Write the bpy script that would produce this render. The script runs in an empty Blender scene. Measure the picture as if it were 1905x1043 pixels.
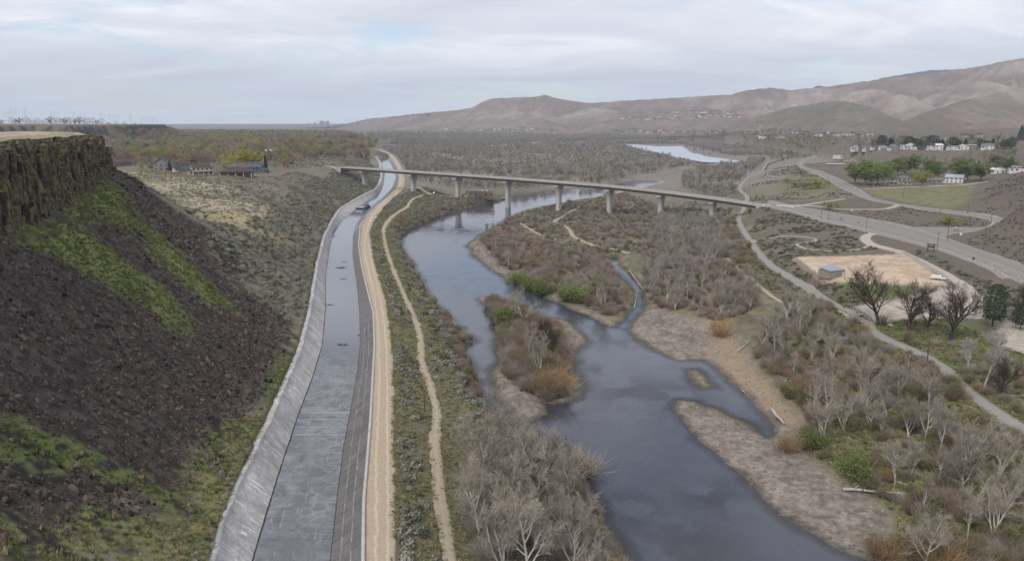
import bpy, math, random
import numpy as np
from mathutils import Vector, Matrix

# ------------------------------------------------------------------ camera, sky, sun, exposure
scene = bpy.context.scene
COL = scene.collection
R = math.radians
CAM_H = 80.0
PITCH = math.atan2(521.5 - 228.0, 1360.0)
cam_d = bpy.data.cameras.new('camera')
cam_d.sensor_width = 36.0
cam_d.lens = 36.0 * 1360.0 / 1905.0
cam_d.clip_start = 0.5
cam_d.clip_end = 60000.0
cam = bpy.data.objects.new('camera', cam_d)
cam.location = (0, 0, CAM_H)
cam.rotation_euler = (math.pi / 2 - PITCH, 0, 0)
COL.objects.link(cam)
scene.camera = cam

SUN_EL, SUN_AZ = R(48), R(215)          # azimuth clockwise from +Y
sun_d = bpy.data.lights.new('sun', 'SUN')
sun_d.energy = 1.5
sun_d.angle = R(14)
sun_d.color = (1.0, 0.955, 0.9)
sun = bpy.data.objects.new('sun', sun_d)
sd = Vector((math.sin(SUN_AZ) * math.cos(SUN_EL), math.cos(SUN_AZ) * math.cos(SUN_EL), math.sin(SUN_EL)))
sun.rotation_euler = sd.to_track_quat('Z', 'Y').to_euler()
sun.location = (0, -200, 600)
COL.objects.link(sun)

world = bpy.data.worlds.new('World')
scene.world = world
world.use_nodes = True
def build_world():
    nt = world.node_tree
    N, L = nt.nodes, nt.links
    for n in list(N): N.remove(n)
    out = N.new('ShaderNodeOutputWorld')
    sky = N.new('ShaderNodeTexSky'); sky.sky_type = 'NISHITA'; sky.sun_disc = False
    sky.sun_elevation = SUN_EL; sky.sun_rotation = SUN_AZ
    sky.air_density = 1.0; sky.dust_density = 1.6; sky.ozone_density = 1.2; sky.altitude = 900
    b1 = N.new('ShaderNodeBackground'); b1.inputs[1].default_value = 0.12
    L.new(sky.outputs[0], b1.inputs[0])
    tc = N.new('ShaderNodeTexCoord')
    sep = N.new('ShaderNodeSeparateXYZ'); L.new(tc.outputs['Generated'], sep.inputs[0])
    def m(op, a, b=None, clamp=False):
        n = N.new('ShaderNodeMath'); n.operation = op; n.use_clamp = clamp
        for i, v in enumerate((a, b)):
            if v is None: continue
            if isinstance(v, (int, float)): n.inputs[i].default_value = v
            else: L.new(v, n.inputs[i])
        return n.outputs[0]
    zz = m('ADD', m('MAXIMUM', sep.outputs[2], 0.0), 0.13)
    px, py = m('DIVIDE', sep.outputs[0], zz), m('DIVIDE', sep.outputs[1], zz)
    cmb = N.new('ShaderNodeCombineXYZ'); L.new(px, cmb.inputs[0]); L.new(py, cmb.inputs[1])
    def noise(scale, detail, rough, off, sx=1.0, sy=1.0, dist=0.0):
        mp = N.new('ShaderNodeMapping'); mp.inputs['Location'].default_value = off
        mp.inputs['Scale'].default_value = (sx, sy, 1); mp.inputs['Rotation'].default_value = (0, 0, R(8))
        L.new(cmb.outputs[0], mp.inputs[0])
        n = N.new('ShaderNodeTexNoise'); n.inputs['Scale'].default_value = scale
        n.inputs['Detail'].default_value = detail; n.inputs['Roughness'].default_value = rough
        n.inputs['Distortion'].default_value = dist
        L.new(mp.outputs[0], n.inputs[0]); return n.outputs[0]
    def ramp(src, stops):
        r = N.new('ShaderNodeValToRGB'); e = r.color_ramp.elements
        while len(e) < len(stops): e.new(0.5)
        for el, (p, c) in zip(e, stops): el.position = p; el.color = (*c, 1)
        L.new(src, r.inputs[0]); return r.outputs[0]
    n1 = noise(0.75, 8, 0.58, (3.1, 1.7, 0), 0.85, 1.1, 0.7)
    cover = ramp(n1, [(0.37, (0, 0, 0)), (0.46, (1, 1, 1))])
    n2 = noise(0.9, 7, 0.6, (8.4, -2.2, 0), 0.8, 1.1, 0.8)
    tone = ramp(n2, [(0.32, (0.53, 0.55, 0.615)), (0.44, (0.60, 0.62, 0.68)), (0.55, (0.67, 0.685, 0.735)), (0.66, (0.80, 0.81, 0.83))])
    n3 = noise(2.6, 5, 0.6, (1.4, 4.2, 0), 0.5, 1.6, 0.2)
    fine = ramp(n3, [(0.3, (0.95, 0.95, 0.96)), (0.7, (1.04, 1.04, 1.03))])
    mx = N.new('ShaderNodeMixRGB'); mx.blend_type = 'MULTIPLY'; mx.inputs[0].default_value = 1
    L.new(tone, mx.inputs[1]); L.new(fine, mx.inputs[2])
    # towards the horizon the deck thins into pale blue veil
    hz = ramp(sep.outputs[2], [(0.0, (0.62, 0.62, 0.62)), (0.10, (0.12, 0.12, 0.12)), (0.20, (0, 0, 0))])
    mh = N.new('ShaderNodeMixRGB'); L.new(hz, mh.inputs[0]); L.new(mx.outputs[0], mh.inputs[1])
    mh.inputs[2].default_value = (0.55, 0.645, 0.76, 1)
    b2 = N.new('ShaderNodeBackground'); b2.inputs[1].default_value = 1.0
    L.new(mh.outputs[0], b2.inputs[0])
    ms = N.new('ShaderNodeMixShader')
    bw = m('MAXIMUM', cover, hz)
    L.new(m('ADD', m('MULTIPLY', bw, 0.8), 0.2), ms.inputs[0]); L.new(b1.outputs[0], ms.inputs[1]); L.new(b2.outputs[0], ms.inputs[2])
    L.new(ms.outputs[0], out.inputs[0])
build_world()
vs = scene.view_settings
vs.view_transform = 'Standard'; vs.look = 'None'; vs.gamma = 1.0; vs.use_curve_mapping = False
vs.exposure = 0.5
cy = scene.cycles
cy.max_bounces = 5; cy.diffuse_bounces = 2; cy.glossy_bounces = 2; cy.transmission_bounces = 2
cy.transparent_max_bounces = 8; cy.volume_bounces = 0
cy.use_denoising = True
cy.sample_clamp_indirect = 4.0
cy.caustics_reflective = False; cy.caustics_refractive = False

# ------------------------------------------------------------------ helpers
SP, CP = math.sin(PITCH), math.cos(PITCH)
def ray(x, y):
    u, v = (x - 952.5) / 1360.0, (y - 521.5) / 1360.0
    return np.array((u, CP - v * SP, -SP - v * CP))
def at(x, y, z):                      # where the sight line of a picture point meets the level z
    d = ray(x, y); t = (z - CAM_H) / d[2]
    return np.array((d[0] * t, d[1] * t, z))
def at_t(x, y, t):                    # a point t metres out along the view axis
    d = ray(x, y); return np.array((d[0] * t, d[1] * t, CAM_H + d[2] * t))
def atl(pts, z):
    return np.array([at(p[0], p[1], p[2] if len(p) > 2 else z) for p in pts])

def _h(ix, iy, s):
    n = (ix.astype(np.int64) * 374761393 + iy.astype(np.int64) * 668265263 + s * 974634777) & 0xffffffff
    n = ((n ^ (n >> 13)) * 1274126177) & 0xffffffff
    return ((n ^ (n >> 16)) & 0xffffff) / float(0xffffff)
def vnoise(x, y, s=0):
    x = np.asarray(x, float); y = np.asarray(y, float)
    ix, iy = np.floor(x), np.floor(y); fx, fy = x - ix, y - iy
    fx = fx * fx * fx * (fx * (fx * 6 - 15) + 10); fy = fy * fy * fy * (fy * (fy * 6 - 15) + 10)
    a, b, c, d = _h(ix, iy, s), _h(ix + 1, iy, s), _h(ix, iy + 1, s), _h(ix + 1, iy + 1, s)
    return (a + (b - a) * fx) * (1 - fy) + (c + (d - c) * fx) * fy
def fbm(x, y, s=0, o=4, g=0.5):
    t, a, w = 0, 1, 0
    for i in range(o):
        t = t + a * vnoise(x * 2 ** i + 17.3 * i, y * 2 ** i - 9.1 * i, s + i); w += a; a *= g
    return t / w                       # 0..1
def sstep(a, b, x):
    t = np.clip((x - a) / (b - a), 0, 1); return t * t * (3 - 2 * t)

def seg_dist(P, poly, closed=True):    # P (n,2): distance to the polyline
    poly = np.asarray(poly)[:, :2]
    A = poly; B = np.roll(poly, -1, 0)
    if not closed: A, B = poly[:-1], poly[1:]
    best = np.full(len(P), 1e12)
    for a, b in zip(A, B):
        ab = b - a; l2 = max(ab @ ab, 1e-9)
        t = np.clip(((P[:, 0] - a[0]) * ab[0] + (P[:, 1] - a[1]) * ab[1]) / l2, 0, 1)
        d = (P[:, 0] - a[0] - t * ab[0]) ** 2 + (P[:, 1] - a[1] - t * ab[1]) ** 2
        np.minimum(best, d, out=best)
    return np.sqrt(best)
def inside(P, poly):
    poly = np.asarray(poly)[:, :2]
    r = np.zeros(len(P), bool); x, y = P[:, 0], P[:, 1]
    j = len(poly) - 1
    for i in range(len(poly)):
        xi, yi = poly[i]; xj, yj = poly[j]
        if yi != yj:
            c = ((yi > y) != (yj > y)) & (x < (xj - xi) * (y - yi) / (yj - yi) + xi)
            r ^= c
        j = i
    return r
def sdf(P, poly, far=60.0):            # signed distance, negative inside, clipped at far
    poly = np.asarray(poly)[:, :2]
    lo, hi = poly.min(0) - far, poly.max(0) + far
    out = np.full(len(P), far)
    k = np.where((P[:, 0] > lo[0]) & (P[:, 0] < hi[0]) & (P[:, 1] > lo[1]) & (P[:, 1] < hi[1]))[0]
    if len(k):
        q = P[k]; d = seg_dist(q, poly); d[inside(q, poly)] *= -1; out[k] = np.minimum(d, far)
    return out
def resample(pts, n):
    pts = np.asarray(pts, float); s = np.r_[0, np.cumsum(np.linalg.norm(np.diff(pts, axis=0), axis=1))]
    q = np.linspace(0, s[-1], n)
    return np.stack([np.interp(q, s, pts[:, i]) for i in range(pts.shape[1])], 1)
def smooth_line(pts, n=12, closed=False):   # Catmull-Rom
    p = np.asarray(pts, float); m_ = len(p); out = []
    for i in range(m_ if closed else m_ - 1):
        if closed: a, b, c, d = p[i - 1], p[i], p[(i + 1) % m_], p[(i + 2) % m_]
        else: a, b, c, d = p[max(i - 1, 0)], p[i], p[i + 1], p[min(i + 2, m_ - 1)]
        for k in range(n):
            t = k / n
            out.append(0.5 * (2 * b + (c - a) * t + (2 * a - 5 * b + 4 * c - d) * t * t + (3 * b - a - 3 * c + d) * t ** 3))
    if not closed: out.append(p[-1])
    return np.array(out)

# ---- objects
def tag(o, label=None, cat=None, group=None, kind=None):
    for k, v in (('label', label), ('category', cat), ('group', group), ('kind', kind)):
        if v: o[k] = v
    return o
def mesh_np(name, V, F, mat=None, smooth=False):
    """V (n,3); F either (m,3|4) array or list of index tuples"""
    me = bpy.data.meshes.new(name)
    V = np.asarray(V, np.float32)
    if isinstance(F, np.ndarray):
        k = F.shape[1]; m_ = len(F)
        me.vertices.add(len(V)); me.vertices.foreach_set('co', V.ravel())
        me.loops.add(m_ * k); me.loops.foreach_set('vertex_index', F.astype(np.int32).ravel())
        me.polygons.add(m_); me.polygons.foreach_set('loop_start', np.arange(0, m_ * k, k, dtype=np.int32))
        me.polygons.foreach_set('loop_total', np.full(m_, k, np.int32))
        me.update(calc_edges=True)
    else:
        me.from_pydata([tuple(v) for v in V.tolist()], [], F); me.update()
    if smooth: me.polygons.foreach_set('use_smooth', np.ones(len(me.polygons), bool))
    if mat: me.materials.append(mat)
    return me
def obj(name, me, parent=None, loc=None, rotz=None, scale=None):
    o = bpy.data.objects.new(name, me); COL.objects.link(o)
    if parent: o.parent = parent
    if loc is not None: o.location = tuple(loc)
    if rotz is not None: o.rotation_euler = (0, 0, rotz)
    if scale is not None: o.scale = (scale,) * 3 if isinstance(scale, (int, float)) else tuple(scale)
    return o
def empty(name, loc, rotz=0.0, scale=1.0):
    o = obj(name, None, None, loc, rotz, float(scale)); o.empty_display_size = 0.5; return o
def set_col(me, rgb, name='Col'):
    a = me.color_attributes.new(name, 'FLOAT_COLOR', 'POINT')
    c = np.ones((len(rgb), 4), np.float32); c[:, :3] = rgb; a.data.foreach_set('color', c.ravel())
def set_f(me, v, name):
    a = me.attributes.new(name, 'FLOAT', 'POINT'); a.data.foreach_set('value', np.asarray(v, np.float32))
def grid_faces(nr, nc):
    i = np.arange(nr * nc).reshape(nr, nc)
    return np.stack([i[:-1, :-1], i[:-1, 1:], i[1:, 1:], i[1:, :-1]], -1).reshape(-1, 4)

class MB:                              # collects simple solids into one mesh
    def __init__(s): s.v, s.f = [], []
    def add(s, v, f):
        b = len(s.v); s.v += [tuple(map(float, p)) for p in v]; s.f += [tuple(i + b for i in q) for q in f]; return s
    def box(s, x0, x1, y0, y1, z0, z1):
        return s.add([(x0, y0, z0), (x1, y0, z0), (x1, y1, z0), (x0, y1, z0), (x0, y0, z1), (x1, y0, z1), (x1, y1, z1), (x0, y1, z1)],
                     [(0, 3, 2, 1), (4, 5, 6, 7), (0, 1, 5, 4), (1, 2, 6, 5), (2, 3, 7, 6), (3, 0, 4, 7)])
    def bar(s, a, b, w, h=None, up=(0, 0, 1)):
        a, b = Vector(a), Vector(b); h = h or w; d = (b - a).normalized(); u = Vector(up)
        if abs(d.dot(u)) > 0.98: u = Vector((1, 0, 0))
        r = d.cross(u).normalized() * w / 2; q = r.cross(d).normalized() * h / 2
        return s.add([a - r - q, a + r - q, a + r + q, a - r + q, b - r - q, b + r - q, b + r + q, b - r + q],
                     [(0, 1, 2, 3), (7, 6, 5, 4), (0, 4, 5, 1), (1, 5, 6, 2), (2, 6, 7, 3), (3, 7, 4, 0)])
    def tube(s, pts, rad, n=6, cap=True):
        pts = [Vector(p) for p in pts]; rings = []
        for i, p in enumerate(pts):
            d = (pts[min(i + 1, len(pts) - 1)] - pts[max(i - 1, 0)]).normalized()
            u = Vector((0, 0, 1)) if abs(d.z) < 0.95 else Vector((1, 0, 0))
            a = d.cross(u).normalized(); b = a.cross(d)
            r = rad[i] if isinstance(rad, (list, tuple)) else rad
            rings.append([p + a * r * math.cos(6.28318 * k / n) + b * r * math.sin(6.28318 * k / n) for k in range(n)])
        v = [q for g in rings for q in g]; f = []
        for i in range(len(pts) - 1):
            for k in range(n):
                f.append((i * n + k, i * n + (k + 1) % n, (i + 1) * n + (k + 1) % n, (i + 1) * n + k))
        if cap: f.append(tuple(range(n - 1, -1, -1))); f.append(tuple((len(pts) - 1) * n + k for k in range(n)))
        return s.add(v, f)
    def prism(s, poly, z0, z1):        # poly in xy
        n = len(poly)
        return s.add([(p[0], p[1], z0) for p in poly] + [(p[0], p[1], z1) for p in poly],
                     [tuple(range(n - 1, -1, -1)), tuple(range(n, 2 * n))] + [(i, (i + 1) % n, n + (i + 1) % n, n + i) for i in range(n)])
    def me(s, name, mat, smooth=False):
        m_ = mesh_np(name, np.array(s.v, np.float32).reshape(-1, 3), s.f, mat, smooth); return m_
    def build(s, name, mat, parent=None, loc=None, rotz=None, smooth=False):
        return obj(name, s.me(name, mat, smooth), parent, loc, rotz)

# ---- materials
def new_mat(name):
    m_ = bpy.data.materials.new(name); m_.use_nodes = True
    nt = m_.node_tree; b = nt.nodes['Principled BSDF']
    b.inputs['Specular IOR Level'].default_value = 0.25
    return m_, nt, b
def nd(nt, t, **kw):
    n = nt.nodes.new(t)
    for k, v in kw.items():
        if k in n.inputs.keys(): n.inputs[k].default_value = v
        else: setattr(n, k, v)
    return n
def tint_noise(nt, src, scales, amp, coord=None, b=None):
    """multiplies a colour by noise at several scales"""
    L = nt.links
    for sc, am in zip(scales, amp):
        n = nd(nt, 'ShaderNodeTexNoise', Scale=sc, Detail=4.0, Roughness=0.6)
        if coord is not None: L.new(coord, n.inputs[0])
        mr = nd(nt, 'ShaderNodeMapRange'); mr.inputs[1].default_value = 0.25; mr.inputs[2].default_value = 0.75
        mr.inputs[3].default_value = 1 - am; mr.inputs[4].default_value = 1 + am
        L.new(n.outputs[0], mr.inputs[0])
        mx = nd(nt, 'ShaderNodeMixRGB', blend_type='MULTIPLY'); mx.inputs[0].default_value = 1
        L.new(src, mx.inputs[1]); L.new(mr.outputs[0], mx.inputs[2]); src = mx.outputs[0]
    return src
def flat_mat(name, rgb, rough=0.8, scales=(0.4, 3.0), amp=(0.12, 0.1), rnd=0.0, metal=0.0, bump=0.0, bscale=8.0, spec=0.25):
    m_, nt, b = new_mat(name)
    c = nd(nt, 'ShaderNodeRGB'); c.outputs[0].default_value = (*rgb, 1); src = c.outputs[0]
    geo = nd(nt, 'ShaderNodeNewGeometry')
    src = tint_noise(nt, src, scales, amp, geo.outputs['Position'])
    if rnd:
        oi = nd(nt, 'ShaderNodeObjectInfo')
        mr = nd(nt, 'ShaderNodeMapRange'); mr.inputs[3].default_value = 1 - rnd; mr.inputs[4].default_value = 1 + rnd
        nt.links.new(oi.outputs['Random'], mr.inputs[0])
        mx = nd(nt, 'ShaderNodeMixRGB', blend_type='MULTIPLY'); mx.inputs[0].default_value = 1
        nt.links.new(src, mx.inputs[1]); nt.links.new(mr.outputs[0], mx.inputs[2]); src = mx.outputs[0]
    nt.links.new(src, b.inputs['Base Color'])
    b.inputs['Roughness'].default_value = rough; b.inputs['Metallic'].default_value = metal
    b.inputs['Specular IOR Level'].default_value = spec
    if bump:
        n = nd(nt, 'ShaderNodeTexNoise', Scale=bscale, Detail=5.0); nt.links.new(geo.outputs['Position'], n.inputs[0])
        bp = nd(nt, 'ShaderNodeBump', Strength=bump, Distance=0.3); nt.links.new(n.outputs[0], bp.inputs['Height'])
        nt.links.new(bp.outputs[0], b.inputs['Normal'])
    return m_
# ------------------------------------------------------------------ the lie of the land
Z_ROAD, Z_FLOOR, Z_CANALW = 10.0, 5.2, 5.262
def ext(P, y0):                        # carry a line on towards and past the viewpoint
    a, b = P[0], P[1]; k = (y0 - a[1]) / (b[1] - a[1]); return np.vstack([a + (b - a) * k, P])
PX_CL = [(400,1043),(418,975),(448,898),(490,814),(513,766),(537,707),(561,653),(576,599),(586,539),(594,486),(606,438),(615,420),(634,389),(671,366),(702,351),(711,336),(712,321),(709,301),(699,291)]
PX_FL = [(470,1043),(490,975),(519,880),(555,772),(582,701),(600,641),(606,569),(606,510),(614,456),(621,430),(637,410),(657,394),(680,376),(703,361),(713,346),(716,322),(709,303),(702,295)]
PX_FR = [(614,1043),(627,928),(639,832),(654,754),(666,683),(670,641),(669,581),(663,521),(656,474),(657,438),(662,420),(674,402),(692,384),(712,368),(729,351),(737,331),(733,316),(727,305),(720,296)]
PX_CR = [(672,1043),(674,928),(681,850),(687,778),(691,707),(695,641),(693,581),(682,539),(672,498),(666,456),(669,422),(684,399),(702,381),(725,364),(740,346),(742,331),(740,316),(733,301),(725,288)]
CL, CR = (ext(atl(q, Z_ROAD), -60) for q in (PX_CL, PX_CR))
FL, FR = (ext(atl(q, Z_FLOOR), -60) for q in (PX_FL, PX_FR))
PX_RD = [(737,1043),(736,928),(735,838),(735,754),(733,689),(729,617),(720,557),(705,510),(693,468),(687,425),(697,406),(713,386),(733,366),(752,351),(754,335),(752,321),(745,306),(735,291),(717,281),(687,273.5)]
RDr = ext(atl(PX_RD, Z_ROAD), -60)
PX_PATH = [(850,1120),(839,1043),(827,975),(815,892),(809,814),(812,766),(801,719),(784,671),(782,629),(770,587),(752,551),(735,510),(720,468),(713,432),(722,412),(738,397),(757,385),(761,378),(771,369),(788,363)]
PATH = atl(PX_PATH, 7.0)
PATH_SP = atl([(752,352,9.9),(775,348,9.5),(800,360,8.2),(830,364,7.5),(870,366,7.0)], 7)
PX_BIKE = [(1960,836),(1905,798),(1858,768),(1811,736),(1779,708),(1756,684),(1722,663),(1691,650),(1656,634),(1621,615),(1598,596),(1570,577),(1541,561),(1503,539),(1465,516),(1436,497),(1414,475),(1401,456),(1386,434),(1375,415),(1375,403),(1383,389),(1390,367),(1378,355),(1378,346),(1390,331),(1405,324),(1417,319),(1421,313),(1429,303),(1447,297),(1459,292)]
BIKE = atl(PX_BIKE, 6.5)
TRAIL = atl([(1352,480),(1373,501),(1392,516),(1417,535),(1443,554),(1475,570),(1503,579),(1541,581),(1562,578)], 5.5)
def hw(p): return atl(p, 15.5)
HW_N = atl([(1413,383.5,16.5),(1429,386,16),(1470,394,15.6),(1524,411,15),(1598,428,14.6),(1640,438,14.5),(1696,452,14.5),(1755,468,14.5),(1814,490,14.5),(1905,527,14.5),(2010,572,14.5)], 15)
HW_F = atl([(1430,371.5,16.5),(1443,374,16),(1482,383,15.6),(1577,399,15),(1654,412,14.6),(1710,424,14.5),(1761,441,14.5),(1814,461,14.5),(1905,494,14.5),(2030,540,14.5)], 15)
AV_A = atl([(1758,440,14.5),(1785,434,14.7),(1844,431,15),(1876,426,15.5),(1903,413,16),(1874,407,16.3),(1814,396,16.6),(1755,389,16.8),(1681,380,17),(1625,367,17),(1601,352,17),(1565,334,17),(1530,319,17),(1506,313,17),(1492,306,17),(1499,299,18),(1520,291.5,20)], 16)
AV_B = atl([(1700,421.5,14.5),(1755,421.5,14.7),(1812,422,15),(1838,418,15.5),(1843,411,16),(1822,405,16.3),(1785,399,16.6),(1711,390,16.8),(1666,381,17),(1623,374,17),(1588,361,17),(1556,346,17),(1527,328,17),(1500,318,17),(1483,306,17),(1491,297,18),(1516,289,20)], 16)
SIDE = atl([(1466,381,15.6),(1530,385,15.6),(1560,389,15.6),(1610,389.5,16),(1650,388,16.4),(1672,381,17)], 15.6)
SIDE2 = atl([(1478,384,15.6),(1520,379,15.8),(1571,371,16.3)], 15.6)
ENTRY = atl([(1626,434,14.4),(1611,440,13.6),(1612,448,13.2),(1628,455,13),(1650,462,12.8),(1664,466,12.6),(1678,470,12.4),(1713,487,12.2),(1744,503,12),(1776,521,11.5),(1800,537,10.5),(1818,553,9.8),(1815,572,9.4),(1800,584,9.2)], 12)
LOOP = atl([(1402,438.5),(1452,438.5),(1503,442),(1519,446.7),(1503,451),(1482,453.5),(1497,461),(1535,466),(1579,466),(1605,462),(1617,455),(1614,447)], 12.0)
LOT = atl([(1476,478),(1540,477),(1620,474),(1678,472),(1716,493),(1754,514),(1767,529),(1713,532),(1660,529),(1598,526),(1535,520),(1505,500)], 12.0)
PARK = atl([(1592,567),(1640,560),(1725,550),(1790,540),(1826,555),(1822,590),(1740,590),(1650,594),(1620,597),(1585,585),(1560,572)], 9.0)
PARK2 = atl([(1848,604),(1880,597),(1960,594),(1990,640),(1930,662),(1870,646),(1848,637),(1866,622)], 8.5)
DRIVE = atl([(1606,351,17.2),(1660,349,17.6),(1720,346,18),(1780,343,18.5),(1840,338,20)], 18)
SANDY = atl([(1075,384),(1064,388),(1047,399),(1031,410),(1045,417),(1060,428),(1068,440),(1107,456),(1141,463),(1170,471)], 2.4)
SANDY2 = atl([(968,414),(991,429),(1014,440),(1045,446)], 2.2)
FIELD = atl([(1608,353),(1660,351),(1720,348),(1780,346),(1818,344),(1806,362),(1800,378),(1770,386),(1700,379),(1632,364)], 17.4)

PX_RIVER = [(1240,1250),(1185,1080),(1165,1043),(1135,990),(1105,935),(1096,895),(1075,868),(1045,838),(1000,812),(955,798),(918,772),(897,740),(882,692),(862,652),(880,633),(856,614),(830,582),(803,561),(788,530),(765,490),(745,462),(745,441),(765,425),(800,410),(850,392),(885,383),(925,375),(945,367),(985,360),(1017,353),(1050,351),(1100,348),(1150,340),(1200,332),(1240,325),(1265,321),
 (1263,330),(1225,343),(1190,352),(1160,358),(1120,367),(1070,373),(1040,379),(1000,386),(968,396),(949,403),(909,429),(888,442),(869,456),(880,475),(903,494),(926,510),(953,527),(999,546),(1037,563),(1068,577),(1103,592),(1130,605),(1145,609),
 (1160,592),(1176,573),(1182,553),(1172,532),(1156,516),(1140,500),(1135,480),(1148,478),(1154,496),(1174,510),(1192,528),(1200,552),(1194,578),(1176,602),(1168,614),
 (1184,628),(1210,646),(1237,659),(1262,671),(1280,671),(1306,669),(1334,680),(1353,703),(1381,727),(1400,746),(1424,770),(1446,791),(1443,812),(1426,816),(1400,792),(1367,779),(1334,760),(1293,746),(1262,744),(1256,762),(1283,796),(1325,838),(1367,875),(1408,912),(1450,949),(1496,981),(1552,1012),(1598,1032),(1620,1045),(1680,1085),(1800,1250)]
RIVER = atl(PX_RIVER, 0)
ISLAND = atl([(888,555),(907,554),(928,560),(975,575),(1018,590),(1060,598),(1080,621),(1091,638),(1072,659),(1070,694),(1082,717),(1076,740),(1045,752),(1010,748),(1018,770),(992,786),(956,774),(936,750),(919,724),(911,690),(930,674),(922,644),(930,625),(922,605),(915,582),(903,567)], 0)
BAR = atl([(1283,688),(1298,687),(1312,702),(1334,722),(1312,721),(1294,713),(1285,700)], 0)
Z_REACH = 3.5
REACH = atl([(1148,270.2),(1173,268.5),(1222,272.5),(1268,272),(1284,283),(1320,292.5),(1384,302),(1376,306),(1326,303),(1288,297),(1249,291),(1217,283),(1190,276)], Z_REACH)
GRAVEL = [atl([(1166,614),(1190,572),(1230,577),(1290,590),(1345,605),(1380,640),(1405,690),(1435,722),(1475,765),(1500,800),(1475,830),(1520,868),(1600,915),(1645,960),(1655,1010),(1650,1100),(1560,1100),(1400,930),(1240,770),(1240,730),(1420,800),(1330,690),(1262,676)], 0.5), ISLAND, BAR,
          atl([(1145,612),(1068,580),(999,549),(926,513),(866,462),(866,450),(890,452),(930,500),(1000,538),(1070,568),(1150,598)], .4)]
MESA = np.array([(-84,-120),(-88,0),(-94,60),(-104,120),(-116,168),(-131,215),(-143,250),(-153,281),(-166,300),(-200,312),(-260,325),(-400,345),(-720,330),(-720,-120)], float)
MESA2 = np.array([at_t(x, 236, t)[:2] for x, t in ((-260,1150),(-60,1250),(60,1380),(130,1380),(200,1500),(232,1520),(270,1700),(308,1900),(300,2300),(200,2900),(-400,3000))])

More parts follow.
